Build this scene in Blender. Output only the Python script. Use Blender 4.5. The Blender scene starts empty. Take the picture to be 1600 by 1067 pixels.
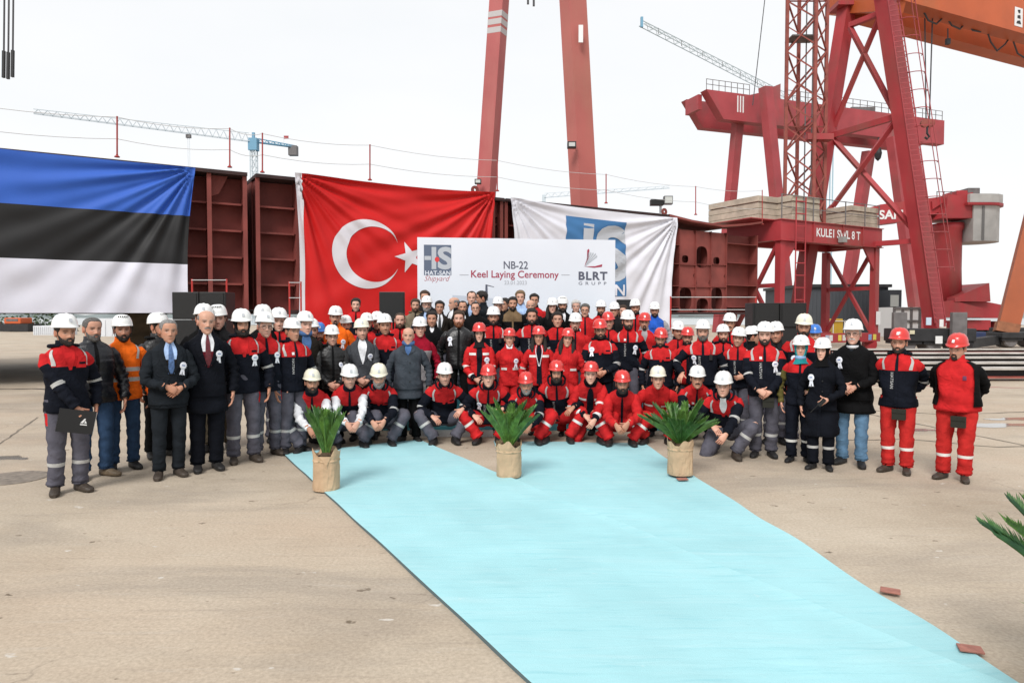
import bpy, math, random
import numpy as np
from mathutils import Vector, Matrix
R = math.radians
scene = bpy.context.scene
COL = scene.collection
# ------------------------------------------------------------------ camera
F_PX, HOR, CAM_H = 1090.0, 494.0, 1.8
PITCH = math.atan((533.5 - HOR) / F_PX)
cam_data = bpy.data.cameras.new('camera')
cam_data.sensor_width = 36.0
cam_data.lens = F_PX / 1600.0 * 36.0
cam_data.clip_start = 0.05
cam_data.clip_end = 6000.0
cam = bpy.data.objects.new('camera', cam_data)
COL.objects.link(cam)
cam.location = (0, 0, CAM_H)
cam.rotation_euler = (R(90) - PITCH, 0, 0)
scene.camera = cam
# ------------------------------------------------------------------ sky: even overcast
SUN_EL, SUN_AZ = R(44), R(200)
world = bpy.data.worlds.new('World')
scene.world = world
world.use_nodes = True
wn, wl = world.node_tree.nodes, world.node_tree.links
wn.clear()
w_out = wn.new('ShaderNodeOutputWorld')
w_bg = wn.new('ShaderNodeBackground')
w_bg.inputs['Strength'].default_value = 0.12
w_sky = wn.new('ShaderNodeTexSky')
w_sky.sky_type = 'NISHITA'
w_sky.sun_disc = False
w_sky.sun_elevation = SUN_EL
w_sky.sun_rotation = SUN_AZ
w_tc = wn.new('ShaderNodeTexCoord')
w_map = wn.new('ShaderNodeMapping')
w_map.inputs['Scale'].default_value = (1.2, 1.2, 3.5)
w_noise = wn.new('ShaderNodeTexNoise')
w_noise.inputs['Scale'].default_value = 1.6
w_noise.inputs['Detail'].default_value = 5
w_ramp = wn.new('ShaderNodeValToRGB')
w_ramp.color_ramp.elements[0].position = 0.3
w_ramp.color_ramp.elements[0].color = (0.94, 0.955, 0.965, 1)
w_ramp.color_ramp.elements[1].position = 0.62
w_ramp.color_ramp.elements[1].color = (1, 1, 1, 1)
w_scale = wn.new('ShaderNodeVectorMath'); w_scale.operation = 'SCALE'
w_scale.inputs['Scale'].default_value = 4.25
w_mix = wn.new('ShaderNodeMix'); w_mix.data_type = 'RGBA'
w_mix.inputs[0].default_value = 0.95
wl.new(w_tc.outputs['Generated'], w_map.inputs['Vector'])
wl.new(w_map.outputs['Vector'], w_noise.inputs['Vector'])
wl.new(w_noise.outputs['Fac'], w_ramp.inputs['Fac'])
wl.new(w_ramp.outputs['Color'], w_scale.inputs[0])
wl.new(w_sky.outputs['Color'], w_mix.inputs[6])
wl.new(w_scale.outputs['Vector'], w_mix.inputs[7])
wl.new(w_mix.outputs[2], w_bg.inputs['Color'])
wl.new(w_bg.outputs['Background'], w_out.inputs['Surface'])
sun_data = bpy.data.lights.new('sun', 'SUN')
sun_data.energy = 1.5
sun_data.angle = R(22)
sun_data.color = (1.0, 0.97, 0.93)
sun = bpy.data.objects.new('sun', sun_data)
COL.objects.link(sun)
sun.location = (-20, -30, 60)
_sd = Vector((math.sin(SUN_AZ) * math.cos(SUN_EL), math.cos(SUN_AZ) * math.cos(SUN_EL), math.sin(SUN_EL)))
sun.rotation_euler = (-_sd).to_track_quat('-Z', 'Y').to_euler()
vs = scene.view_settings
vs.view_transform = 'Standard'
vs.look = 'None'
vs.exposure = 1.0
vs.gamma = 1.0
vs.use_curve_mapping = False
try:
    scene.cycles.max_bounces = 6
    scene.cycles.diffuse_bounces = 3
    scene.cycles.glossy_bounces = 3
    scene.cycles.use_denoising = True
except Exception:
    pass

# ------------------------------------------------------------------ pixel <-> place
_cp, _sp = math.cos(PITCH), math.sin(PITCH)
def ray(px, py):
    u, v = (px - 800.0) / F_PX, (533.5 - py) / F_PX
    return Vector((u, _cp + v * _sp, -_sp + v * _cp))
def at_depth(px, py, Y):
    d = ray(px, py); k = Y / d.y
    return Vector((d.x * k, Y, CAM_H + d.z * k))
def on_ground(px, py, z=0.0):
    d = ray(px, py); k = (z - CAM_H) / d.z
    return Vector((d.x * k, d.y * k, z))

# ------------------------------------------------------------------ materials
MATS = {}
def mat(key, color, rough=0.7, noise=0.0, nscale=8.0, bump=0.0, bscale=40.0, metal=0.0, spec=0.4, coat=0.0, dirt=None, dirt_amt=0.0, sheen=0.0, ridged=False):
    if key in MATS: return MATS[key]
    m = bpy.data.materials.new(key); m.use_nodes = True
    n, l = m.node_tree.nodes, m.node_tree.links
    b = n['Principled BSDF']
    b.inputs['Base Color'].default_value = (*color, 1)
    b.inputs['Roughness'].default_value = rough
    b.inputs['Metallic'].default_value = metal
    b.inputs['Specular IOR Level'].default_value = spec
    if coat: b.inputs['Coat Weight'].default_value = coat
    if sheen: b.inputs['Sheen Weight'].default_value = sheen
    tc = n.new('ShaderNodeTexCoord')
    last = None
    if noise or dirt:
        nt = n.new('ShaderNodeTexNoise'); nt.inputs['Scale'].default_value = nscale; nt.inputs['Detail'].default_value = 6
        l.new(tc.outputs['Object'], nt.inputs['Vector'])
        rp = n.new('ShaderNodeValToRGB')
        rp.color_ramp.elements[0].position = 0.32; rp.color_ramp.elements[1].position = 0.68
        lo = [max(0, c * (1 - noise)) for c in color]; hi = [min(1, c * (1 + noise)) for c in color]
        rp.color_ramp.elements[0].color = (*lo, 1); rp.color_ramp.elements[1].color = (*hi, 1)
        l.new(nt.outputs['Fac'], rp.inputs['Fac'])
        last = rp.outputs['Color']
        if dirt:
            n2 = n.new('ShaderNodeTexNoise'); n2.inputs['Scale'].default_value = nscale * 0.37; n2.inputs['Detail'].default_value = 8
            n2.inputs['Roughness'].default_value = 0.65
            mp = n.new('ShaderNodeMapping'); mp.inputs['Scale'].default_value = (1.6, 1.6, 0.45); mp.inputs['Location'].default_value = (3.1, 1.7, 9.2)
            l.new(tc.outputs['Object'], mp.inputs['Vector']); l.new(mp.outputs['Vector'], n2.inputs['Vector'])
            r2 = n.new('ShaderNodeValToRGB'); r2.color_ramp.elements[0].position = 0.5; r2.color_ramp.elements[1].position = 0.72
            r2.color_ramp.elements[0].color = (0, 0, 0, 1); r2.color_ramp.elements[1].color = (dirt_amt,) * 3 + (1,)
            l.new(n2.outputs['Fac'], r2.inputs['Fac'])
            mx = n.new('ShaderNodeMix'); mx.data_type = 'RGBA'
            l.new(r2.outputs['Color'], mx.inputs[0]); l.new(last, mx.inputs[6]); mx.inputs[7].default_value = (*dirt, 1)
            last = mx.outputs[2]
        l.new(last, b.inputs['Base Color'])
    if bump:
        nb = n.new('ShaderNodeTexNoise'); nb.inputs['Scale'].default_value = bscale; nb.inputs['Detail'].default_value = 4
        if ridged:
            nb.noise_type = 'RIDGED_MULTIFRACTAL'; nb.inputs['Detail'].default_value = 2; nb.inputs['Distortion'].default_value = 1.2
        l.new(tc.outputs['Object'], nb.inputs['Vector'])
        bp = n.new('ShaderNodeBump'); bp.inputs['Strength'].default_value = bump; bp.inputs['Distance'].default_value = 0.02
        l.new(nb.outputs['Fac'], bp.inputs['Height']); l.new(bp.outputs['Normal'], b.inputs['Normal'])
    MATS[key] = m
    return m
def srgb(r, g, b):
    f = lambda c: (c / 255 / 12.92) if c <= 10 else ((c / 255 + 0.055) / 1.055) ** 2.4
    return (f(r), f(g), f(b))
def cloth(key, color, rough=0.85, noise=0.22, bump=0.5, bscale=13.0, sheen=0.0):
    return mat('cloth_' + key, color, rough, noise, 9.0, bump, bscale, 0, 0.10, ridged=True)

# ------------------------------------------------------------------ mesh builder
ORIG = {}
def tag(o, label=None, cat=None, group=None, kind=None):
    if label: o['label'] = label
    if cat: o['category'] = cat
    if group: o['group'] = group
    if kind: o['kind'] = kind
    return o
def thing(name, label, cat, loc=(0, 0, 0), group=None, kind=None):
    o = bpy.data.objects.new(name, None); COL.objects.link(o)
    o.location = loc; o.empty_display_size = 0.2
    ORIG[o.name] = Vector(loc)
    return tag(o, label, cat, group, kind)
class MB:
    def __init__(s): s.v, s.f, s.m = [], [], []
    def add(s, vs_, fs, mi=0):
        k = len(s.v); s.v.extend([tuple(p) for p in vs_])
        for f in fs: s.f.append(tuple(i + k for i in f)); s.m.append(mi)
        return s
    def box(s, a, b, mi=0):
        x0, y0, z0 = a; x1, y1, z1 = b
        return s.add([(x0,y0,z0),(x1,y0,z0),(x1,y1,z0),(x0,y1,z0),(x0,y0,z1),(x1,y0,z1),(x1,y1,z1),(x0,y1,z1)],
                     [(0,3,2,1),(4,5,6,7),(0,1,5,4),(1,2,6,5),(2,3,7,6),(3,0,4,7)], mi)
    def hexa(s, low, high, mi=0):
        return s.add(list(low) + list(high), [(3,2,1,0),(4,5,6,7),(0,1,5,4),(1,2,6,5),(2,3,7,6),(3,0,4,7)], mi)
    def bar(s, p, q, w, h=None, up=(0, 0, 1), mi=0, w2=None, h2=None):
        h = h or w; w2 = w2 or w; h2 = h2 or h
        p, q = Vector(p), Vector(q); d = (q - p).normalized(); up = Vector(up)
        if abs(d.dot(up)) > 0.98: up = Vector((0, 1, 0))
        sx = d.cross(up).normalized(); sz = sx.cross(d)
        c = [(-1,-1),(1,-1),(1,1),(-1,1)]
        lo = [p + sx * (a * w / 2) + sz * (b * h / 2) for a, b in c]
        hi = [q + sx * (a * w2 / 2) + sz * (b * h2 / 2) for a, b in c]
        return s.hexa(lo, hi, mi)
    def tube(s, pts, r, n=8, mi=0, caps=True):
        pts = [Vector(p) for p in pts]
        rr = r if isinstance(r, (list, tuple)) else [r] * len(pts)
        k = len(s.v); ref = Vector((0, 0, 1))
        for i, p in enumerate(pts):
            d = (pts[min(i + 1, len(pts) - 1)] - pts[max(i - 1, 0)]).normalized()
            u = ref if abs(d.dot(ref)) < 0.95 else Vector((0, 1, 0))
            a = d.cross(u).normalized(); b = a.cross(d)
            for j in range(n):
                t = 2 * math.pi * j / n
                s.v.append(tuple(p + (a * math.cos(t) + b * math.sin(t)) * rr[i]))
        for i in range(len(pts) - 1):
            for j in range(n):
                s.f.append((k+i*n+j, k+i*n+(j+1)%n, k+(i+1)*n+(j+1)%n, k+(i+1)*n+j)); s.m.append(mi)
        if caps:
            s.f.append(tuple(k + j for j in reversed(range(n)))); s.m.append(mi)
            e = k + (len(pts) - 1) * n
            s.f.append(tuple(e + j for j in range(n))); s.m.append(mi)
        return s
    def lathe(s, prof, c=(0, 0, 0), n=20, mi=0, axis='z'):
        k = len(s.v)
        for r, z in prof:
            for j in range(n):
                t = 2 * math.pi * j / n
                x, y = r * math.cos(t), r * math.sin(t)
                p = (x, y, z) if axis == 'z' else ((x, z, y) if axis == 'y' else (z, x, y))
                s.v.append((c[0]+p[0], c[1]+p[1], c[2]+p[2]))
        for i in range(len(prof) - 1):
            for j in range(n):
                s.f.append((k+i*n+j, k+i*n+(j+1)%n, k+(i+1)*n+(j+1)%n, k+(i+1)*n+j)); s.m.append(mi)
        s.f.append(tuple(k + j for j in reversed(range(n)))); s.m.append(mi)
        e = k + (len(prof) - 1) * n
        s.f.append(tuple(e + j for j in range(n))); s.m.append(mi)
        return s
    def prism(s, poly, z0, z1, mi=0):
        n = len(poly)
        vs_ = [(x, y, z0) for x, y in poly] + [(x, y, z1) for x, y in poly]
        fs = [tuple(reversed(range(n))), tuple(range(n, 2 * n))] + [(i, (i+1) % n, n+(i+1) % n, n+i) for i in range(n)]
        return s.add(vs_, fs, mi)
    def sheet(s, fn, nu, nv, mi=None, u0=0, u1=1, v0=0, v1=1):
        k = len(s.v)
        for j in range(nv + 1):
            for i in range(nu + 1):
                s.v.append(tuple(fn(u0 + (u1-u0) * i / nu, v0 + (v1-v0) * j / nv)))
        for j in range(nv):
            for i in range(nu):
                a = k + j * (nu + 1) + i
                s.f.append((a, a + 1, a + nu + 2, a + nu + 1))
                s.m.append(mi((i + .5) / nu, (j + .5) / nv) if callable(mi) else (mi or 0))
        return s
    def xform(s, M):
        s.v = [tuple(M @ Vector(p)) for p in s.v]; return s
    def build(s, name, mats, parent=None, smooth=False, bevel=0.0, local=False):
        me = bpy.data.meshes.new(name)
        o0 = Vector((0, 0, 0)) if (parent is None or local) else ORIG[parent.name]
        if o0.length > 0: vv = [(a - o0.x, b - o0.y, c - o0.z) for a, b, c in s.v]
        else: vv = s.v
        me.from_pydata(vv, [], s.f)
        if not isinstance(mats, (list, tuple)): mats = [mats]
        for m in mats: me.materials.append(m)
        if len(mats) > 1: me.polygons.foreach_set('material_index', s.m)
        if smooth: me.polygons.foreach_set('use_smooth', [True] * len(s.f))
        me.update()
        o = bpy.data.objects.new(name, me); COL.objects.link(o)
        if parent is not None:
            o.parent = parent; ORIG[o.name] = Vector((0, 0, 0)) if local else ORIG[parent.name]
        else: ORIG[o.name] = Vector((0, 0, 0))
        if bevel:
            b = o.modifiers.new('edge', 'BEVEL'); b.width = bevel; b.segments = 2; b.limit_method = 'ANGLE'
        return o
def part_bar(name, p, q, w, m, parent, h=None, **k):
    return MB().bar(p, q, w, h, **k).build(name, m, parent)
_text_cache = {}
def text_mesh(s, size=1.0, spacing=1.0, shear=0.0, bold=0.0, align='LEFT'):
    key = (s, size, spacing, shear, bold, align)
    if key in _text_cache: return _text_cache[key]
    cu = bpy.data.curves.new('lettering', 'FONT')
    cu.body = s; cu.size = size; cu.space_character = spacing; cu.shear = shear; cu.offset = bold; cu.align_x = align
    cu.resolution_u = 4
    ob = bpy.data.objects.new('lettering_tmp', cu); COL.objects.link(ob)
    dg = bpy.context.evaluated_depsgraph_get(); dg.update()
    me = ob.evaluated_get(dg).to_mesh()
    V = [tuple(v.co) for v in me.vertices]; Fc = [tuple(p.vertices) for p in me.polygons]
    ob.evaluated_get(dg).to_mesh_clear()
    bpy.data.objects.remove(ob); bpy.data.curves.remove(cu)
    _text_cache[key] = (V, Fc)
    return V, Fc
# ------------------------------------------------------------------ ground
def ground_material():
    m = bpy.data.materials.new('yard_concrete'); m.use_nodes = True
    n, l = m.node_tree.nodes, m.node_tree.links
    b = n['Principled BSDF']
    geo = n.new('ShaderNodeNewGeometry')
    def mapped(sc, loc=(0, 0, 0), rot=0.0):
        mp = n.new('ShaderNodeMapping'); mp.inputs['Scale'].default_value = sc
        mp.inputs['Location'].default_value = loc; mp.inputs['Rotation'].default_value = (0, 0, rot)
        l.new(geo.outputs['Position'], mp.inputs['Vector']); return mp.outputs['Vector']
    def noise(vec, scale, det=6, ro=0.55, dist=0.0):
        t = n.new('ShaderNodeTexNoise'); t.inputs['Scale'].default_value = scale; t.inputs['Detail'].default_value = det
        t.inputs['Roughness'].default_value = ro; t.inputs['Distortion'].default_value = dist
        l.new(vec, t.inputs['Vector']); return t.outputs['Fac']
    def ramp(fac, stops):
        r = n.new('ShaderNodeValToRGB'); e = r.color_ramp.elements
        while len(e) < len(stops): e.new(0.5)
        for k, (p, c) in enumerate(stops): e[k].position = p; e[k].color = (*c, 1)
        l.new(fac, r.inputs['Fac']); return r.outputs['Color']
    def mix(fac, a, c, mode='MIX'):
        x = n.new('ShaderNodeMix'); x.data_type = 'RGBA'; x.blend_type = mode
        for sock, val in ((x.inputs[0], fac), (x.inputs[6], a), (x.inputs[7], c)):
            if isinstance(val, (tuple, float)): sock.default_value = val if isinstance(val, float) else (*val, 1)
            else: l.new(val, sock)
        return x.outputs[2]
    W = (0, 0, 0); V = (1, 1, 1)
    p0 = mapped((1, 1, 1))
    base = ramp(noise(p0, 0.55, 8, 0.6), [(0.28, (0.30, 0.245, 0.185)), (0.5, (0.385, 0.325, 0.255)), (0.75, (0.45, 0.39, 0.315))])
    pink = ramp(noise(mapped((0.6, 1.3, 1), (7, 2, 0), 0.3), 0.35, 5), [(0.45, W), (0.7, V)])
    c = mix(pink, base, mix(0.5, base, (0.42, 0.32, 0.24)))
    grey = ramp(noise(mapped((0.35, 1.2, 1), (1, 9, 0), -0.12), 0.8, 7, 0.65, 0.6), [(0.5, W), (0.64, (0.5, 0.5, 0.5))])
    c = mix(grey, c, (0.25, 0.215, 0.18))
    # scuffs dragged across the slab
    drag = ramp(noise(mapped((0.45, 5.0, 1), (4, 1, 0), 0.22), 2.4, 6, 0.7), [(0.56, W), (0.74, (0.5, 0.5, 0.5))])
    c = mix(drag, c, (0.23, 0.19, 0.155))
    drag2 = ramp(noise(mapped((0.6, 6.0, 1), (14, 3, 0), -0.35), 1.9, 6, 0.7), [(0.57, W), (0.74, (0.5, 0.5, 0.5))])
    c = mix(drag2, c, (0.42, 0.38, 0.33))
    # small chips and droppings
    chip = ramp(noise(mapped((1, 1.6, 1), (3, 3, 0)), 5.2, 3, 0.6), [(0.665, W), (0.70, V)])
    sparse = ramp(noise(mapped((1, 1, 1), (31, 4, 0)), 0.9, 3), [(0.46, W), (0.58, V)])
    c = mix(mix(1.0, chip, sparse, 'MULTIPLY'), c, (0.13, 0.10, 0.07))
    chipw = ramp(noise(mapped((1, 1.8, 1), (13, 5, 0)), 4.1, 3, 0.6), [(0.69, W), (0.72, (0.85, 0.85, 0.85))])
    c = mix(chipw, c, (0.5, 0.47, 0.43))
    fine = ramp(noise(p0, 42, 4, 0.7), [(0.3, (0.86, 0.85, 0.83)), (0.7, (1.24, 1.24, 1.23))])
    c = mix(1.0, c, fine, 'MULTIPLY')
    # hairline cracks
    vo = n.new('ShaderNodeTexVoronoi'); vo.feature = 'DISTANCE_TO_EDGE'; vo.inputs['Scale'].default_value = 0.36
    wv = n.new('ShaderNodeVectorMath'); wv.operation = 'ADD'
    nz = n.new('ShaderNodeTexNoise'); nz.inputs['Scale'].default_value = 1.4; nz.inputs['Detail'].default_value = 6
    l.new(geo.outputs['Position'], nz.inputs['Vector'])
    l.new(geo.outputs['Position'], wv.inputs[0]); l.new(nz.outputs['Color'], wv.inputs[1])
    l.new(wv.outputs[0], vo.inputs['Vector'])
    crack = ramp(vo.outputs['Distance'], [(0.0, (0.4, 0.4, 0.4)), (0.005, W)])
    gate = ramp(noise(mapped((1, 1, 1), (21, 8, 0)), 0.5, 3), [(0.56, W), (0.63, V)])
    c = mix(mix(1.0, crack, gate, 'MULTIPLY'), c, (0.085, 0.07, 0.055))
    l.new(c, b.inputs['Base Color'])
    wet = ramp(noise(mapped((0.5, 1.4, 1), (2, 5, 0)), 0.5, 5), [(0.55, (0.82, 0.82, 0.82)), (0.8, (0.45, 0.45, 0.45))])
    l.new(wet, b.inputs['Roughness'])
    b.inputs['Specular IOR Level'].default_value = 0.35
    bp = n.new('ShaderNodeBump'); bp.inputs['Strength'].default_value = 0.35; bp.inputs['Distance'].default_value = 0.02
    l.new(noise(p0, 9, 8, 0.65), bp.inputs['Height']); l.new(bp.outputs['Normal'], b.inputs['Normal'])
    return m
M_GROUND = ground_material()
g = MB()
xs = [-900, -120, -40, -16, -8, 0, 8, 16, 40, 120, 900]; ys = [-60, -8, 0, 6, 12, 20, 36, 70, 135]
for i in range(len(xs) - 1):
    for j in range(len(ys) - 1):
        k = len(g.v)
        g.v += [(xs[i], ys[j], 0), (xs[i+1], ys[j], 0), (xs[i+1], ys[j+1], 0), (xs[i], ys[j+1], 0)]
        g.f.append((k, k+1, k+2, k+3)); g.m.append(0)
tag(g.build('ground', M_GROUND), 'tan stained concrete yard the people stand on', kind='structure')
M_WATER = mat('sea_water', (0.16, 0.20, 0.22), 0.12, 0.1, 0.05, 0.25, 0.6)
tag(MB().box((-3000, 135, -1.5), (3000, 5500, -1.2)).build('sea', M_WATER), 'grey sea beyond the yard', kind='structure')
tag(MB().box((-900, 134.6, -3), (900, 135.0, 0.12)).build('quay_edge', mat('quay', (0.3, 0.29, 0.27), 0.9, 0.2, 1.0)), 'concrete quay edge by the water', kind='structure')
# far wooded shore
rnd = random.Random(5)
hl = MB(); N = 150
for i in range(N):
    x0, x1 = -1900 + 3800 * i / N, -1900 + 3800 * (i + 1) / N
    def hh(x): return 9 + 5 * math.sin(x * .011) + 3 * math.sin(x * .037 + 1) + 1.6 * math.sin(x * .13)
    k = len(hl.v)
    hl.v += [(x0, 1100, -1.3), (x1, 1100, -1.3), (x1, 1190, max(3, hh(x1))), (x0, 1190, max(3, hh(x0))), (x0, 1400, -1.3), (x1, 1400, -1.3)]
    hl.f += [(k, k+1, k+2, k+3), (k+3, k+2, k+5, k+4)]; hl.m += [0, 0]
tag(hl.build('shore_hills', mat('shore', (0.17, 0.2, 0.2), 0.95, 0.3, 0.02)), 'low wooded shore across the water', kind='structure')
# joints between slabs, and two puddles
M_JOINT = mat('joint_dirt', (0.17, 0.145, 0.115), 0.95, 0.3, 3.0)
def strip_on_ground(name, pts, w, m, z=0.004, seed=0):
    r_ = random.Random(seed); s = MB(); P = [on_ground(*p) for p in pts]; Q = []
    for a, b_ in zip(P[:-1], P[1:]):
        k = max(2, int((b_ - a).length / 0.25))
        for t in range(k): Q.append(a.lerp(b_, t / k))
    Q.append(P[-1])
    for i, p in enumerate(Q):
        d = (Q[min(i+1, len(Q)-1)] - Q[max(0, i-1)]).normalized(); nrm = Vector((-d.y, d.x, 0))
        ww = w * r_.uniform(0.45, 1.2); off = nrm * r_.uniform(-w, w) * 0.6
        s.v += [tuple(p + off + nrm * ww / 2 + Vector((0, 0, z))), tuple(p + off - nrm * ww / 2 + Vector((0, 0, z)))]
        if i: k = len(s.v); s.f.append((k-4, k-3, k-1, k-2)); s.m.append(0)
    return tag(s.build(name, m), kind='structure')
strip_on_ground('slab_joint', [(-160, 800), (60, 652)], 0.03, M_JOINT, seed=1)
strip_on_ground('slab_joint', [(1180, 612), (1760, 728)], 0.05, M_JOINT, seed=2)
strip_on_ground('slab_joint', [(1310, 688), (1420, 686), (1560, 699), (1700, 694)], 0.05, M_JOINT, seed=3)
strip_on_ground('slab_joint', [(1340, 640), (1480, 648), (1700, 640)], 0.06, M_JOINT, seed=6)
strip_on_ground('slab_joint', [(-60, 715), (30, 712)], 0.10, M_JOINT, seed=7)
M_PUDDLE = mat('puddle_water', (0.25, 0.23, 0.21), 0.04, spec=0.6)
def puddle(cx, cy, rx, ry, seed):
    r_ = random.Random(seed); c = on_ground(cx, cy); pts = []
    for k in range(26):
        t = k / 26 * 2 * math.pi; q = 1 + .3 * math.sin(3 * t + seed) + .18 * math.sin(7 * t)
        pts.append((c.x + rx * q * math.cos(t), c.y + ry * q * math.sin(t)))
    tag(MB().prism(pts, 0.002, 0.006).build('puddle', M_PUDDLE), kind='structure')
puddle(1545, 664, 0.75, 0.22, 1); puddle(1592, 655, 0.5, 0.16, 4); puddle(1440, 672, 0.3, 0.12, 2)
puddle(8, 716, 0.28, 0.10, 3)
# manhole lid
c = on_ground(18, 747)
mh = tag(MB().lathe([(0.36, 0.0), (0.36, 0.006), (0.33, 0.008), (0.31, 0.005), (0.0, 0.005)], c, 28).build('manhole_cover', mat('lid_iron', (0.2, 0.17, 0.14), 0.8, 0.3, 12)), 'round flush manhole cover in concrete beside the binder man', 'manhole cover')

# ------------------------------------------------------------------ carpet rolls
def carpet_material():
    m = mat('turquoise_carpet', (0.315, 0.575, 0.615), 0.92, 0.08, 0.9, 0.25, 220, dirt=(0.36, 0.60, 0.64), dirt_amt=0.4)
    n, l = m.node_tree.nodes, m.node_tree.links; b = n['Principled BSDF']; src = b.inputs['Base Color'].links[0].from_socket
    geo = n.new('ShaderNodeNewGeometry')
    for sc_, ro_, lo_, hi_, amt, colr, loc_ in (((0.7, 9.0, 1), 1.07, .52, .72, .4, (.42, .63, .66), (3, 1, 0)), ((0.9, 7.0, 1), 0.35, .53, .73, .25, (.42, .62, .66), (8, 2, 0)), ((1.2, 14.0, 1), -0.25, .54, .72, .5, (.19, .46, .52), (1, 6, 0)), ((5, 6, 1), 0.1, .66, .74, .5, (.52, .64, .65), (9, 9, 0))):
        mp = n.new('ShaderNodeMapping'); mp.inputs['Scale'].default_value = sc_; mp.inputs['Rotation'].default_value = (0, 0, ro_); mp.inputs['Location'].default_value = loc_
        t = n.new('ShaderNodeTexNoise'); t.inputs['Scale'].default_value = 1.4; t.inputs['Detail'].default_value = 7; t.inputs['Roughness'].default_value = .65
        r = n.new('ShaderNodeValToRGB'); r.color_ramp.elements[0].position = lo_; r.color_ramp.elements[1].position = hi_; r.color_ramp.elements[0].color = (0, 0, 0, 1); r.color_ramp.elements[1].color = (amt,) * 3 + (1,)
        x = n.new('ShaderNodeMix'); x.data_type = 'RGBA'; x.inputs[7].default_value = (*colr, 1)
        l.new(geo.outputs['Position'], mp.inputs['Vector']); l.new(mp.outputs['Vector'], t.inputs['Vector']); l.new(t.outputs['Fac'], r.inputs['Fac']); l.new(r.outputs['Color'], x.inputs[0]); l.new(src, x.inputs[6]); src = x.outputs[2]
    l.new(src, b.inputs['Base Color'])
    mp = n.new('ShaderNodeMapping'); mp.inputs['Scale'].default_value = (1.0, 6.0, 1); mp.inputs['Rotation'].default_value = (0, 0, .5)
    t = n.new('ShaderNodeTexNoise'); t.inputs['Scale'].default_value = 2.0; t.inputs['Detail'].default_value = 5; t.inputs['Distortion'].default_value = .8
    bp = n.new('ShaderNodeBump'); bp.inputs['Strength'].default_value = .14; bp.inputs['Distance'].default_value = .03
    l.new(geo.outputs['Position'], mp.inputs['Vector']); l.new(mp.outputs['Vector'], t.inputs['Vector']); l.new(t.outputs['Fac'], bp.inputs['Height'])
    old = b.inputs['Normal'].links[0].from_socket; l.new(old, bp.inputs['Normal']); l.new(bp.outputs['Normal'], b.inputs['Normal'])
    return m
M_CARPET = carpet_material()
def carpet(name, a, b_, c_, d_, z, label, seed):
    A, B, C, D = [on_ground(*p) for p in (a, b_, c_, d_)]
    def fn(u, v):
        p = (A.lerp(B, u)).lerp(D.lerp(C, u), v)
        edge = min(u, 1 - u)
        wav = (0.012 if u > .5 else .003) * (math.sin(v * 31 + seed) + .5 * math.sin(v * 13)) * math.exp(-edge * 26)
        nrm = (B - A).normalized()
        zz = z + 0.0035 * (1 + math.sin(p.x * 5.1 + seed) * math.sin(p.y * 3.7)) + 0.002 * math.sin(p.x * 17 + p.y * 9)
        zz += .006 * math.exp(-(1 - u) * 45) * (1 + .6 * math.sin(v * 23))
        return p + nrm * wav + Vector((0, 0, zz))
    s = MB().sheet(fn, 28, 70)
    n_u, n_v = 28, 70
    loop = [j * (n_u + 1) for j in range(n_v + 1)], [j * (n_u + 1) + n_u for j in range(n_v + 1)]
    for side in loop:
        for i in range(n_v):
            p, q = s.v[side[i]], s.v[side[i+1]]
            s.add([p, q, (q[0], q[1], 0.0), (p[0], p[1], 0.0)], [(0, 1, 2, 3)], 1)
    i0 = [i for i in range(n_u + 1)]
    for i in range(n_u):
        p, q = s.v[i0[i]], s.v[i0[i+1]]
        s.add([p, q, (q[0], q[1], 0.0), (p[0], p[1], 0.0)], [(0, 1, 2, 3)], 1)
    o = s.build(name, [M_CARPET, mat('carpet_backing', (0.09, 0.13, 0.14), 0.9)], smooth=True)
    return tag(o, label, 'carpet', 'turquoise carpet runners')
carpet('carpet', (771, 689), (1004, 693), (1745, 1165), (905, 1165), 0.004, 'turquoise carpet runner coming straight forward, right-hand plants beside it', 1)
carpet('carpet', (444, 712), (654, 689), (1700, 1130), (930, 1165), 0.020, 'turquoise carpet runner lying diagonally over the other, bare ground to its left', 2)
M_TILE = mat('terracotta_tile', (0.30, 0.125, 0.095), 0.75, 0.2, 20, 0.2, 60)
for (px, py, ang, lab) in ((1391, 929, -0.5, 'small brown tile on the carpet edge, farther from the camera'), (1516, 1021, -0.35, 'small brown tile on the carpet edge near the frame corner'), (1066, 752, 0.1, 'brown tile under the paper wrapped pot at carpet corner')):
    c = on_ground(px, py)
    s = MB().box((-0.058, -0.042, 0), (0.058, 0.042, 0.012)).xform(Matrix.Translation((c.x, c.y, 0.022)) @ Matrix.Rotation(ang, 4, 'Z'))
    tag(s.build('floor_tile', M_TILE, bevel=0.004), lab, 'tile', 'tiles weighing down the carpet')

# ------------------------------------------------------------------ stage
M_STAGE = mat('stage_carpet', (0.11, 0.36, 0.42), 0.95, 0.12, 4, 0.3, 150)
M_ALU = mat('aluminium', (0.55, 0.56, 0.57), 0.4, 0.1, 8, metal=0.7)
st = thing('stage', 'low stage covered in teal carpet behind the crouching row', 'stage', (0, 12, 0))
MB().box((-3.1, 10.95, 0.0), (3.0, 12.0, 0.17)).build('lower_deck', M_STAGE, st)
MB().box((-3.3, 12.003, 0.0), (3.2, 16.5, 0.50)).build('upper_deck', M_STAGE, st)
MB().box((at_depth(652, 600, 10.4).x, 10.42, 0.06), (at_depth(768, 600, 10.4).x, 10.947, 0.15)).build('step', M_STAGE, st)
MB().box((at_depth(650, 600, 10.4).x, 10.37, 0.0), (at_depth(770, 600, 10.4).x, 10.417, 0.10)).build('step_edge', M_ALU, st)

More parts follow.
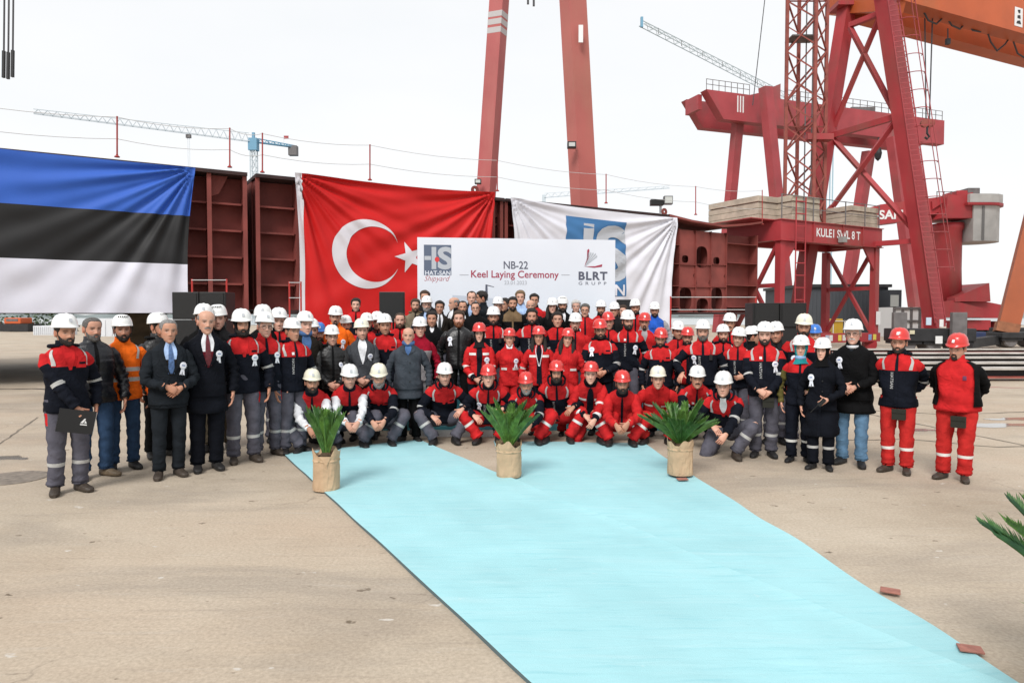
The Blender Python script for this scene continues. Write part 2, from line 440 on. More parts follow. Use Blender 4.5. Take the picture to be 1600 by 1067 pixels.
# ------------------------------------------------------------------ hull blocks on the slip
T_HULL = CAM_H + at_depth(800, 310, 25.0).z - CAM_H
def on_level(px, py, z):
    return on_ground(px, py, z)
HA, HB = on_level(0, 232, T_HULL), on_level(1190, 350, T_HULL)
HD = (HB - HA); HD.z = 0; HLEN = HD.length; HD.normalize()
HN = Vector((HD.y, -HD.x, 0))            # towards the camera
if HN.y > 0: HN = -HN
def hull_pt(px, py, off=0.0):
    d = ray(px, py); o = HA + HN * off
    k = (o.x * HN.x + o.y * HN.y) / (d.x * HN.x + d.y * HN.y)
    return Vector((d.x * k, d.y * k, CAM_H + d.z * k))
def hull_s(px, py=300, off=0.0):
    return (hull_pt(px, py, off) - HA).dot(HD)
def hp(s, z, off=0.0):
    p = HA + HD * s + HN * off
    return Vector((p.x, p.y, z))
Z_BOT = hull_pt(150, 489).z
M_HULL = mat('red_oxide_primer', (0.20, 0.046, 0.038), 0.75, 0.22, 1.2, 0.15, 12, dirt=(0.10, 0.03, 0.025), dirt_amt=0.6)
M_DECK = mat('dark_deck_edge', (0.035, 0.017, 0.017), 0.8, 0.3, 2)
M_HOLE = mat('unlit_hold', (0.010, 0.008, 0.008), 0.95)
def hbox(s, s0, s1, z0, z1, o0, o1, mi=0):
    lo = [hp(s0, z0, o1), hp(s1, z0, o1), hp(s1, z0, o0), hp(s0, z0, o0)]
    hi = [hp(s0, z1, o1), hp(s1, z1, o1), hp(s1, z1, o0), hp(s0, z1, o0)]
    return s.hexa(lo, hi, mi)
def hull_block(label, s0, s1, frames, depth=11.0, full_open=None, zt=None):
    zt = zt or T_HULL
    base = hp((s0 + s1) / 2, 0, -depth / 2)
    t = thing('hull_block', label, 'hull block', base, 'ship hull blocks on the slipway')
    hbox(MB(), s0, s1, Z_BOT, Z_BOT + 0.10, -depth, 0.0).build('bottom_plate', M_DECK, t)
    hbox(MB(), s0, s1, zt - 0.10, zt, -depth, 0.06).build('deck_plate', M_DECK, t)
    hbox(MB(), s0 + .01, s1 - .01, Z_BOT + 0.103, zt - 0.103, -0.75, -0.72).build('shell_plate', M_HULL, t)
    hbox(MB(), s0 + .01, s0 + 0.03, Z_BOT + .103, zt - .103, -depth, -0.753).build('bulkhead', M_HULL, t)
    hbox(MB(), s1 - .03, s1 - 0.01, Z_BOT + .103, zt - .103, -depth, -0.753).build('bulkhead', M_HULL, t)
    nst = 5
    zz = [Z_BOT + 0.1 + (zt - Z_BOT - 0.2) * k / nst for k in range(1, nst)]
    for fs in frames:
        hbox(MB(), fs - 0.012, fs + 0.012, Z_BOT + .103, zt - .103, -0.717, -0.06).build('web_frame', M_HULL, t)
        hbox(MB(), fs - 0.06, fs + 0.06, Z_BOT + .103, zt - .103, -0.057, -0.035).build('flange', M_HULL, t)
    fr = sorted(frames)
    for a, b_ in zip(fr[:-1], fr[1:]):
        for z in zz:
            hbox(MB(), a + .014, b_ - .014, z - .010, z + .010, -0.717, -0.32).build('stringer', M_HULL, t)
            hbox(MB(), a + .062, b_ - .062, z - .05, z + .008, -0.317, -0.30).build('stringer_lip', M_HULL, t)
    # knee brackets under the deck
    for fs in fr[1:-1]:
        pa = [hp(fs + 0.014, zt - .106, -0.34), hp(fs + .55, zt - .106, -0.34), hp(fs + .3, zt - .62, -0.34), hp(fs + 0.014, zt - .75, -0.34)]
        pb = [p + HN * 0.02 for p in pa]
        MB().add(pa + pb, [(0,1,2,3),(7,6,5,4),(0,4,5,1),(1,5,6,2),(2,6,7,3),(3,7,4,0)]).build('knee_bracket', M_HULL, t)
    # keel blocks below
    for q in range(max(1, int((s1 - s0) / 5))):
        sc = s0 + (q + .5) * (s1 - s0) / max(1, int((s1 - s0) / 5))
        hbox(MB(), sc - .5, sc + .5, 0, Z_BOT - 0.003, -7.5, -6.3).build('keel_block', mat('keel_timber', (0.2, 0.15, 0.1), 0.9, 0.3, 3), t)
    return t
s_gap0, s_gap1 = hull_s(386, 268), hull_s(399, 268)
s_end = hull_s(1192, 350)
s_b3 = hull_s(1046, 335)
blk1 = hull_block('red primed hull block behind the blue black white flag', hull_s(0) - 9.5, s_gap0, [hull_s(0) - 9, hull_s(0) - 4, hull_s(60), hull_s(180), hull_s(327), s_gap0 - 0.06])
blk2 = hull_block('long red primed hull block behind the red crescent flag', s_gap1, hull_s(787, 305), [s_gap1 + 0.06, hull_s(466), hull_s(560), hull_s(680), hull_s(772), hull_s(787, 305) - .06])
blk3 = hull_block('red primed hull block behind the white logo flag', hull_s(790, 306), s_b3 - 0.05, [hull_s(792), hull_s(840), hull_s(930), hull_s(1000), s_b3 - 0.12])
# open end block with lightening holes
zt3 = hull_pt(1120, 356).z
t3 = thing('hull_block', 'open ended hull block with oval holes at the far end', 'hull block', hp((s_b3 + s_end) / 2, 0, -4), 'ship hull blocks on the slipway')
def hole_plate(s0, s1, z0, z1, holes, off, th=0.02, nseg=8):
    """plate with oval openings stacked in z; holes = [(cs, cz, rs, rz)]"""
    mb = MB(); holes = sorted(holes, key=lambda h: h[1]); cuts = [z0]
    for a, b_ in zip(holes[:-1], holes[1:]): cuts.append((a[1] + a[3] + b_[1] - b_[3]) / 2)
    cuts.append(z1)
    if not holes: return hbox(mb, s0, s1, z0, z1, off - th, off)
    for (cs, cz, rs, rz), a, b_ in zip(holes, cuts[:-1], cuts[1:]):
        n_ = nseg * 4; inner, outer = [], []
        for k in range(n_):
            t_ = 2 * math.pi * (k + .5) / n_; cx, sx = math.cos(t_), math.sin(t_)
            sup = 2 / 2.8
            inner.append((cs + rs * math.copysign(abs(cx) ** sup, cx), cz + rz * math.copysign(abs(sx) ** sup, sx)))
            q = 1 / max(abs(cx), abs(sx)); ux, uz = cx * q, sx * q
            outer.append((cs + (s1 - cs if ux > 0 else cs - s0) * ux, cz + (b_ - cz if uz > 0 else cz - a) * uz))
        for o_ in (off, off - th):
            k0 = len(mb.v)
            mb.v += [tuple(hp(s_, z_, o_)) for s_, z_ in inner] + [tuple(hp(s_, z_, o_)) for s_, z_ in outer]
            for k in range(n_):
                mb.f.append((k0+k, k0+(k+1) % n_, k0+n_+(k+1) % n_, k0+n_+k)); mb.m.append(0)
        k0 = len(mb.v) - 4 * n_
        for k in range(n_):
            mb.f.append((k0+k, k0+(k+1) % n_, k0+2*n_+(k+1) % n_, k0+2*n_+k)); mb.m.append(0)
    return mb
def sz(px, py): 
    p = hull_pt(px, py); return ((p - HA).dot(HD), p.z)
def hole(px, py, rx, ry):
    s_, z_ = sz(px, py); s2, _ = sz(px + rx, py); _, z2 = sz(px, py - ry); return (s_, z_, s2 - s_, z2 - z_)
z3b = Z_BOT
hbox(MB(), s_b3, s_end, z3b, z3b + .08, -8, 0.0).build('bottom_plate', M_DECK, t3)
def deck3(px): return hull_pt(px, 0).x
for a, b_ in zip((1046, 1082, 1130, 1170), (1082, 1130, 1170, 1192)):
    ya = {1046: 338, 1082: 347, 1130: 355, 1170: 352, 1192: 349}
    p, q = hull_pt(a, ya[a]), hull_pt(b_, ya[b_])
    lo = [p, q, q - HN * 7, p - HN * 7]; up_ = Vector((0, 0, 0.09))
    MB().hexa(lo, [x + up_ for x in lo]).build('deck_plate', M_HULL, t3)
hbox(MB(), s_b3 + .01, s_end - .01, z3b + .083, zt3 - 0.15, -2.2, -2.17).build('shell_plate', M_HULL, t3)
cols = [(1047, 1069), (1070, 1095), (1097, 1119), (1121, 1143), (1145, 1191)]
choles = [[], [hole(1080, 404, 5, 6), hole(1080, 467, 10, 18)], [hole(1106, 401, 9, 17), hole(1107, 478, 9, 12)], [hole(1129, 407, 5, 6), hole(1129, 467, 9, 18)], []]
for (a, b_), hs in zip(cols, choles):
    s0_, s1_ = sz(a, 400)[0], sz(b_, 400)[0]
    if hs:
        hole_plate(s0_, s1_, z3b + .083, zt3 - .15, hs, -0.35).build('web_plate', M_HULL, t3)
    else:
        hbox(MB(), s0_, s1_, z3b + .083, zt3 - .15, -0.80, -0.78).build('web_plate', M_HULL, t3)
    hbox(MB(), s1_, s1_ + .022, z3b + .083, zt3 - .13, -0.9, -0.27).build('web_frame', M_HULL, t3)
    for py in (381, 411, 446, 480) if not hs else (413, 448, 494):
        z_ = sz((a + b_) / 2, py)[1]
        hbox(MB(), s0_ + .002, s1_ - .002, z_ - .012, z_ + .012, -0.345 if hs else -0.775, -0.275).build('stringer', M_HULL, t3)
hbox(MB(), s_end - 2.5, s_end - 2.0, 0, Z_BOT - .003, -5, -4).build('keel_block', mat('keel_timber', (0.2, 0.15, 0.1)), t3)

# railing posts and wire ropes along the hull tops, lifting eyes
M_POST = mat('post_red', (0.30, 0.035, 0.03), 0.6, 0.15, 6)
M_ROPE = mat('rope_grey', (0.5, 0.5, 0.5), 0.8)
posts = [(-120, 225, 150), (183, 246, 182), (359, 262, 200), (410, 270, 208), (578, 282, 226), (777, 299, 250), (947, 318, 272), (1087, 336, 291), (1191, 351, 297)]
labs = ['hull top rail post above the flag, nearest the camera', 'red rail post above the blue stripe of the flag', 'red rail post at the end of the first hull block', 'red rail post beside the blue tower crane mast', 'red rail post above the crescent flag', 'red rail post beside the leaning crane leg', 'red rail post above the white logo flag', 'red rail post near the floodlight', 'red rail post at the timber stack corner']
tops = []
for (px, yb, yt), lb in zip(posts, labs):
    b_ = hull_pt(px, yb, -0.05); t_ = hull_pt(px, yt, -0.05)
    b_.z = max(b_.z, T_HULL - .02) if px < 1080 else b_.z
    r_ = thing('rail_post', lb, 'rail post', b_, 'rail posts on the hull')
    MB().tube([b_, t_], 0.022, 8).build('post', M_POST, r_)
    MB().lathe([(0.07, 0), (0.07, 0.02), (0.03, 0.05), (0.03, 0.07)], b_, 10).build('socket', M_POST, r_)
    tops.append((b_, t_))
wl_ = thing('wire_rope', 'two thin sagging guard ropes along the hull top', 'rope', tops[0][0])
for fr_ in (0.98, 0.45):
    pts = []
    for (b0, t0), (b1, t1) in zip(tops[:-1], tops[1:]):
        p, q = b0.lerp(t0, fr_), b1.lerp(t1, fr_)
        for k in range(6):
            u = k / 6; pts.append(p.lerp(q, u) - Vector((0, 0, 0.10 * 4 * u * (1 - u))))
    pts.append(tops[-1][0].lerp(tops[-1][1], fr_))
    MB().tube(pts, 0.009, 5).build('rope', M_ROPE, wl_)
for (px, py, lb) in ((742, 297, 'round lifting eye on the hull beside the leaning crane leg'), (1038, 331, 'round lifting eye on the hull below the floodlight')):
    c = hull_pt(px, py, -0.3); t = thing('lifting_eye', lb, 'lifting eye', c, 'lifting eyes on the hull')
    ring = MB(); n_ = 20
    for o_ in (-0.02, 0.02):
        for rr in (0.15, 0.045):
            for k in range(n_):
                a_ = 2 * math.pi * k / n_; ring.v.append(tuple(c + HD * (rr * math.cos(a_)) + Vector((0, 0, rr * math.sin(a_))) + HN * o_))
    for k in range(n_):
        j = (k + 1) % n_
        ring.f += [(k, j, n_+j, n_+k), (2*n_+k, 3*n_+k, 3*n_+j, 2*n_+j), (k, 2*n_+k, 2*n_+j, j), (n_+k, n_+j, 3*n_+j, 3*n_+k)]; ring.m += [0]*4
    ring.build('eye_plate', M_HULL, t)
# floodlight on the hull
M_BLACK = mat('black_plastic', (0.0055, 0.0055, 0.006), 0.5, 0.2, 10)
M_GLASS = mat('lamp_glass', (0.5, 0.52, 0.5), 0.15)
fl_b = hull_pt(1032, 333, -0.6)
fl = thing('floodlight', 'black floodlight with square lamp on a short post on the hull', 'floodlight', fl_b)
MB().tube([fl_b, fl_b + Vector((0, 0, 0.35))], 0.05, 8).build('post', mat('lamp_post_grey', (0.25, 0.26, 0.27), 0.6), fl)
h0 = fl_b + Vector((0, 0, .45))
MB().box((h0.x - .42, h0.y - .1, h0.z - .13), (h0.x + .12, h0.y + .2, h0.z + .11)).build('housing', M_BLACK, fl)
MB().box((h0.x + .123, h0.y - .18, h0.z - .10), (h0.x + .48, h0.y + .1, h0.z + .24)).build('lamp_box', mat('lamp_frame', (0.12, 0.12, 0.12), 0.5), fl)
MB().box((h0.x + .15, h0.y - .19, h0.z - .06), (h0.x + .45, h0.y - .182, h0.z + .2)).build('lens', M_GLASS, fl)

# ------------------------------------------------------------------ flags hung on the hull
def quad_map(c00, c10, c11, c01):
    """bilinear map, v=0 bottom"""
    return lambda u, v: (c00.lerp(c10, u)).lerp(c01.lerp(c11, u), v)
def flag_surface(corners, off, pins, seed, amp=1.0, sag=0.12):
    c00, c10, c11, c01 = [hull_pt(*p, off) for p in corners]
    f0 = quad_map(c00, c10, c11, c01); r_ = random.Random(seed)
    ph = [r_.uniform(0, 6.28) for _ in range(12)]
    Wd, Hd = (c11 - c01).length, (c01 - c00).length
    def fn(u, v, extra=0.0):
        p = f0(u, v)
        d = 0.0
        for (pu, pv, a_) in pins:          # creases fanning out from the tied corners
            dx, dy = (u - pu) * Wd, (v - pv) * Hd
            r = math.hypot(dx, dy) + 1e-6; an = math.atan2(dy, dx)
            w = math.exp(-r / (0.5 * Wd)) * min(1, r / 0.35)
            fan = math.sin(an * 22 + ph[0] + 1.5 * math.sin(an * 5 + ph[1])) + .5 * math.sin(an * 41 + ph[2])
            d += a_ * amp * 0.036 * w * fan
        d += amp * 0.05 * math.sin(u * 5.3 + v * 2.1 + ph[3]) + amp * 0.022 * math.sin(u * 14 - v * 6 + ph[4]) * (1 - v * .6)
        d += amp * 0.010 * math.sin(v * 31 + 4 * math.sin(u * 7 + ph[5])) * math.sin(u * 9 + ph[6])
        top_sag = sag * (4 * u * (1 - u)) * v ** 3
        side = 0.10 * math.sin(math.pi * v) * (1 if u < .5 else -1) * (abs(u - .5) * 2) ** 6
        return p + HN * (d + extra + 0.10) + Vector((0, 0, -top_sag * 0.5)) + HD * side
    return fn
def fabric(key, col_, noise=0.04):
    m = mat('flag_' + key, col_, 0.6, noise, 1.5, 0.12, 30, spec=0.3)
    return m
# blue-black-white
pins = [(1, 1, 2.2), (0, 1, 1.2)]
fe = flag_surface([(-330, 489), (294, 489), (305, 263), (-330, 196)], 0.12, pins, 3, 0.9)
M_FB, M_FK, M_FW = fabric('blue', (0.030, 0.105, 0.45)), fabric('black', (0.012, 0.012, 0.013)), fabric('white', (0.60, 0.60, 0.68))
root_pt = fe(0.5, 0)
fl1 = thing('flag', 'large flag of blue, black and white stripes hung on hull', 'flag', root_pt, 'flags hung on the hull')
for nm, m_, v0, v1 in (('white_stripe', M_FW, 0, 1/3), ('black_stripe', M_FK, 1/3, 2/3), ('blue_stripe', M_FB, 2/3, 1)):
    MB().sheet(lambda u, v: fe(u, v), 170, 32, 0, 0, 1, v0, v1).build(nm, m_, fl1, smooth=True)
# red crescent flag
ft = flag_surface([(466, 517), (772, 517), (772, 301), (459, 271)], 0.12, [(0, 1, 2.2), (1, 1, 2.2)], 8, 1.2, 0.2)
M_FR, M_FWH = fabric('red', (0.50, 0.008, 0.008)), fabric('offwhite', (0.60, 0.58, 0.62))
fl2 = thing('flag', 'large red flag with white crescent and star on hull', 'flag', ft(0.5, 0), 'flags hung on the hull')
MB().sheet(lambda u, v: ft(u, v), 170, 90, 0, 0.0275, 1, 0, 1).build('red_field', M_FR, fl2, smooth=True)
MB().sheet(lambda u, v: ft(u, v), 4, 60, 0, 0, 0.027, 0, 1).build('hoist_strip', M_FWH, fl2, smooth=True)
_c00, _c10, _c11, _c01 = [hull_pt(*p, 0.12) for p in [(466, 517), (772, 517), (772, 301), (459, 271)]]
TW, TH = (_c11 - _c01).length, (_c01 - _c00).length
def invert(fn, px, py):
    """uv of a flag seen at a pixel"""
    u, v = 0.5, 0.5
    tgt = Vector((px, py))
    def proj(p):
        q = p - Vector((0, 0, CAM_H)); y_ = q.y * _cp - q.z * _sp; z_ = q.y * _sp + q.z * _cp
        return Vector((800 + F_PX * q.x / y_, 533.5 - F_PX * z_ / y_))
    for _ in range(14):
        p0 = proj(fn(u, v)); e = tgt - p0; h_ = 0.01
        du = (proj(fn(u + h_, v)) - p0) / h_; dv = (proj(fn(u, v + h_)) - p0) / h_
        det = du.x * dv.y - du.y * dv.x
        u += 0.7 * (e.x * dv.y - e.y * dv.x) / det; v += 0.7 * (du.x * e.y - du.y * e.x) / det
        u = min(1.3, max(-.3, u)); v = min(1.3, max(-.3, v))
    return u, v
def crescent():
    mb = MB()
    # outer and inner circle in pixel space of the hanging cloth, turned into cloth coordinates
    co, ro, ci, ri = (573, 397), 54, (584.5, 397), 43.5
    uo = invert(ft, *co); ui = invert(ft, *ci)
    ex = [invert(ft, co[0] + ro, co[1]), invert(ft, co[0], co[1] - ro)]
    rx, ry = abs(ex[0][0] - uo[0]), abs(ex[1][1] - uo[1])
    kx, ky = rx / ro, ry / ro
    d = (ui[0] - uo[0]) / kx
    a0 = math.acos((ro * ro + d * d - ri * ri) / (2 * ro * d)); b0 = math.pi - math.acos((ri * ri + d * d - ro * ro) / (2 * ri * d))
    n_, m_ = 72, 8
    for i in range(n_ + 1):
        t = i / n_; A_ = a0 + (2 * math.pi - 2 * a0) * t; B_ = b0 + (2 * math.pi - 2 * b0) * t
        for j in range(m_ + 1):
            w = j / m_
            x = (1 - w) * ro * math.cos(A_) + w * (d + ri * math.cos(B_)); y = (1 - w) * ro * math.sin(A_) + w * ri * math.sin(B_)
            mb.v.append(tuple(ft(uo[0] + x * kx, uo[1] + y * ky, 0.012)))
    for i in range(n_):
        for j in range(m_):
            a = i * (m_ + 1) + j; mb.f.append((a, a+1, a+m_+2, a+m_+1)); mb.m.append(0)
    mb.build('crescent', M_FWH, fl2, smooth=True)
    st_ = MB(); cs = invert(ft, 641, 402); R1, r1 = 26, 10.2; pts = []
    for k in range(10):
        t = math.pi + k * math.pi / 5; rr = R1 if k % 2 == 0 else r1
        pts.append((rr * math.cos(t), rr * math.sin(t)))
    for k in range(10):
        a, b_ = pts[k], pts[(k + 1) % 10]; S_ = 6; k0 = len(st_.v)
        for i in range(S_ + 1):
            for j in range(S_ + 1):
                w = i / S_; q = j / S_
                x, y = ((a[0] * (1-q) + b_[0] * q) * w, (a[1] * (1-q) + b_[1] * q) * w)
                st_.v.append(tuple(ft(cs[0] + x * kx, cs[1] + y * ky, 0.012)))
        for i in range(S_):
            for j in range(S_):
                e_ = k0 + i * (S_+1) + j; st_.f.append((e_, e_+1, e_+S_+2, e_+S_+1)); st_.m.append(0)
    st_.build('star', M_FWH, fl2, smooth=True)
crescent()
# white logo flag
fh = flag_surface([(800, 524), (1044, 524), (1054, 341), (795, 309)], 0.12, [(0, 1, 2.0), (1, 1, 2.4)], 12, 0.95, 0.12)
M_FW2, M_LB, M_LG = fabric('white_logo', (0.64, 0.64, 0.70)), fabric('logo_blue', (0.045, 0.15, 0.33)), fabric('logo_grey', (0.42, 0.44, 0.48))
fl3 = thing('flag', 'large white flag with blue lettered logo square on hull', 'flag', fh(0.5, 0), 'flags hung on the hull')
MB().sheet(lambda u, v: fh(u, v), 140, 90).build('white_field', M_FW2, fl3, smooth=True)
ql = [invert(fh, *p) for p in ((881, 463), (978, 463), (979, 348), (884, 337))]
def logo_map(x, y, e):
    (a, b_), (c_, d_), (e2, f2), (g2, h2) = ql
    u = (a*(1-x) + c_*x)*(1-y) + (g2*(1-x) + e2*x)*y; v = (b_*(1-x) + d_*x)*(1-y) + (h2*(1-x) + f2*x)*y
    return fh(u, v, e)
MB().sheet(lambda u, v: logo_map(u, v, 0.012), 30, 34).build('logo_square', M_LB, fl3, smooth=True)
def mesh_subdiv(V, Fc, n=2):
    """split every polygon into small triangles so that it can follow cloth"""
    T = []
    for f in Fc:
        for i in range(1, len(f) - 1): T.append((V[f[0]], V[f[i]], V[f[i+1]]))
    for _ in range(n):
        Q = []
        for t in T:
            L = [math.dist(t[i], t[(i+1) % 3]) for i in range(3)]; k = L.index(max(L))
            a, b_, c_ = t[k], t[(k+1) % 3], t[(k+2) % 3]; mid = tuple((a[i]+b_[i])/2 for i in range(3))
            Q += [(a, mid, c_), (mid, b_, c_)]
        T = Q
    V2 = []; F2 = []
    for t in T: F2.append((len(V2), len(V2)+1, len(V2)+2)); V2 += list(t)
    return V2, F2
def logo_letters(mapper, parent, mg, mr, bar_e):
    # H as bars plus S from the font, clipped by the square's right edge
    for (x0, x1, y0, y1) in ((0.02, 0.26, 0.50, 0.63), (0.28, 0.45, 0.20, 0.93)):
        MB().sheet(lambda u, v: mapper(x0 + (x1-x0)*u, y0 + (y1-y0)*v, bar_e), 6, 8).build('letter', mg, parent, smooth=True)
    V, Fc = text_mesh('S', 1.0, bold=0.035); V, Fc = mesh_subdiv(V, Fc, 4)
    x0 = min(p[0] for p in V); x1 = max(p[0] for p in V); y0 = min(p[1] for p in V); y1 = max(p[1] for p in V)
    VV = [tuple(mapper(min(0.995, .50 + .56*(p[0]-x0)/(x1-x0)), .19 + .75*(p[1]-y0)/(y1-y0), bar_e)) for p in V]
    MB().add(VV, Fc).build('letter', mg, parent)
    dot = MB(); k0 = 0
    dot.v = [tuple(mapper(.48, .52, bar_e * 1.6))] + [tuple(mapper(.48 + .085*math.cos(t*math.pi/8), .52 + .085*math.sin(t*math.pi/8), bar_e * 1.6)) for t in range(16)]
    dot.f = [(0, 1+k, 1+(k+1) % 16) for k in range(16)]; dot.m = [0]*16
    dot.build('red_dot', mr, parent)
    V, Fc = text_mesh('HAT-SAN', 1.0, bold=0.02); V, Fc = mesh_subdiv(V, Fc, 3)
    x1 = max(p[0] for p in V)
    return V, Fc, x1
V, Fc, x1 = logo_letters(logo_map, fl3, M_LG, fabric('logo_red', (0.5, 0.05, 0.04)), 0.03)
MB().add([tuple(logo_map(.03 + .94*p[0]/x1, .012 + .15*p[1]/.73, 0.03)) for p in V], Fc).build('lettering', M_FW2, fl3)

# ------------------------------------------------------------------ ceremony board on the stage
BY = 15.2
bl, br_ = at_depth(652, 371, BY), at_depth(961, 379, BY + 0.55)
M_BOARD = mat('board_print', (0.66, 0.68, 0.74), 0.5, 0.03, 0.8)
bb = thing('ceremony_board', 'white printed ceremony board with two logos behind the crowd', 'board', (bl.x, BY, 0.5))
bx_ = (br_ - bl); bx_.z = 0; bw = bx_.length; bx_.normalize(); bn = Vector((bx_.y, -bx_.x, 0))
b_top = bl.z; b_bot = 0.55
def brd(x, z, off=0.0):
    p = bl + bx_ * x + bn * off; return Vector((p.x, p.y, z))
MB().hexa([brd(0, b_bot, .02), brd(bw, b_bot, .02), brd(bw, b_bot, -.02), brd(0, b_bot, -.02)], [brd(0, b_top, .02), brd(bw, b_top, .02), brd(bw, b_top, -.02), brd(0, b_top, -.02)]).build('panel', M_BOARD, bb)
for x in (0.2, bw / 2, bw - .2):
    MB().bar(brd(x, 0.5, -.06), brd(x, b_top - .1, -.06), .05).build('rear_strut', M_ALU, bb)
    MB().bar(brd(x, 0.52, -.06), brd(x, 0.52, -.9), .05).build('foot', M_ALU, bb)
def bpx(px, py):
    """board coordinates of a pixel"""
    d = ray(px, py); o = bl + bn * .022; k = o.dot(bn) / d.dot(bn)
    p = d * k; q = Vector((p.x, p.y, 0)) - Vector((bl.x, bl.y, 0))
    return q.dot(bx_), CAM_H + d.z * k
M_PG, M_PR, M_PGR = mat('print_grey', (0.085, 0.09, 0.125), 0.6), mat('print_red', (0.33, 0.035, 0.07), 0.6), mat('print_light', (0.38, 0.39, 0.42), 0.6)
def board_text(s, px0, px1, pyb, pyt, m, name='lettering', **k):
    V, Fc = text_mesh(s, 1.0, **k)
    x0 = min(p[0] for p in V); x1 = max(p[0] for p in V); y1 = 0.73
    (ax, az), (cx, cz) = bpx(px0, pyb), bpx(px1, pyt)
    MB().add([tuple(brd(ax + (cx-ax)*(p[0]-x0)/(x1-x0), az + (cz-az)*p[1]/y1, .024)) for p in V], Fc).build(name, m, bb)
board_text('NB-22', 787, 825, 420, 408, M_PG, bold=0.01)
board_text('Keel Laying Ceremony', 736, 873, 433.5, 423, M_PR, bold=0.012)
board_text('23.01.2023', 788, 823, 444.5, 438.5, M_PGR)
board_text('BLRT', 904, 949, 437, 424.5, M_PG, bold=0.035, spacing=1.15)
board_text('GRUPP', 904, 947.5, 445, 440.3, M_PG, spacing=1.9)
board_text('Shipyard', 663, 703, 439, 430.5, mat('print_script', (0.40, 0.05, 0.07), 0.6), shear=0.4, bold=-0.012)
for a, b_ in ((718, 732), (877, 890)):
    (ax, az), (cx, cz) = bpx(a, 429.5), bpx(b_, 430)
    MB().hexa([brd(ax, az-.006, .023), brd(cx, az-.006, .023), brd(cx, az-.006, .0245), brd(ax, az-.006, .0245)], [brd(ax, az+.006, .023), brd(cx, az+.006, .023), brd(cx, az+.006, .0245), brd(ax, az+.006, .0245)]).build('rule', M_PGR, bb)
lq = [bpx(662.5, 430), bpx(705, 383)]
def blogo(x, y, e): 
    return brd(lq[0][0] + (lq[1][0]-lq[0][0])*x, lq[0][1] + (lq[1][1]-lq[0][1])*y, .0225 + e)
M_LSQ = mat('print_slate', (0.095, 0.12, 0.18), 0.6)
MB().sheet(lambda u, v: blogo(u, v, .001), 2, 2).build('logo_square', M_LSQ, bb)
V, Fc, x1 = logo_letters(blogo, bb, mat('print_silver', (0.42, 0.44, 0.48), 0.6), mat('print_bright_red', (0.6, 0.04, 0.04), 0.6), 0.002)
MB().add([tuple(blogo(.03 + .94*p[0]/x1, .012 + .14*p[1]/.73, .002)) for p in V], Fc).build('lettering', M_BOARD, bb)
# feather emblem over BLRT
def emblem(pts, m, nm):
    q = [bpx(*p) for p in pts]
    MB().add([tuple(brd(x, z, .0245)) for x, z in q], [tuple(range(len(q)))]).build(nm, m, bb)
for k in range(5):
    a = R(38 + k * 9); L_ = (27 - k * 1.2 - (2 if k == 0 else 0)); a2 = a + R(5.5)
    o = (913.5 + .3 * k, 417)
    emblem([o, (o[0] + L_*math.cos(a), o[1] - L_*math.sin(a)), (o[0] + (L_+1.5)*math.cos(a2), o[1] - (L_+1.5)*math.sin(a2))], mat('print_silver', (0.42,)*3), 'emblem_feather')
emblem([(913, 417), (917, 404), (917.5, 391), (920, 389), (921, 391), (919.5, 404)], M_PR, 'emblem_neck')
emblem([(913, 416.5), (930, 416), (941, 413), (940.5, 417), (928, 418.5)], M_PR, 'emblem_keel')
# faint ship drawing printed on the board
M_SHIP = mat('print_ship', (0.48, 0.51, 0.58), 0.6)
emblem([(707, 461), (735, 463), (770, 466), (772, 500), (707, 500)], M_SHIP, 'printed_ship')
emblem([(758.5, 445), (761.5, 445), (762.5, 470), (758, 470)], mat('print_grey', (0.09,)*3), 'printed_crane')
emblem([(759, 444.4), (772, 448), (772, 448.8), (759, 446)], mat('print_grey', (0.09,)*3), 'printed_crane')

# ------------------------------------------------------------------ loudspeakers
def line_array(name, label, x0, x1, yt, Y, zb, rows, cols=2):
    a, b_ = at_depth(x0, yt, Y), at_depth(x1, yt, Y); h = (a.z - zb) / rows; w = (b_.x - a.x) / cols
    t = thing(name, label, 'loudspeaker', ((a.x + b_.x) / 2, Y, zb), 'black loudspeakers around the crowd')
    for r_ in range(rows):
        for c_ in range(cols):
            x, z = a.x + c_ * w, zb + r_ * h
            cb = MB().box((x + .006, Y, z + .004), (x + w - .006, Y + .5, z + h - .004)).build('cabinet', M_BLACK, t, bevel=0.012)
            MB().box((x + .05, Y - .012, z + .03), (x + w - .05, Y - .002, z + h - .03)).build('grille', mat('speaker_grille', (0.0075, 0.0075, 0.008), 0.6, 0.2, 60, 0.4, 300), cb)
    return t
line_array('speaker_stack', 'wide black speaker stack below the striped flag', 268, 353, 456, 14.5, 0.0, 4)
line_array('speaker_stack', 'wide black speaker stack in front of the crane portal', 1176, 1261, 473, 14.5, 0.0, 4)
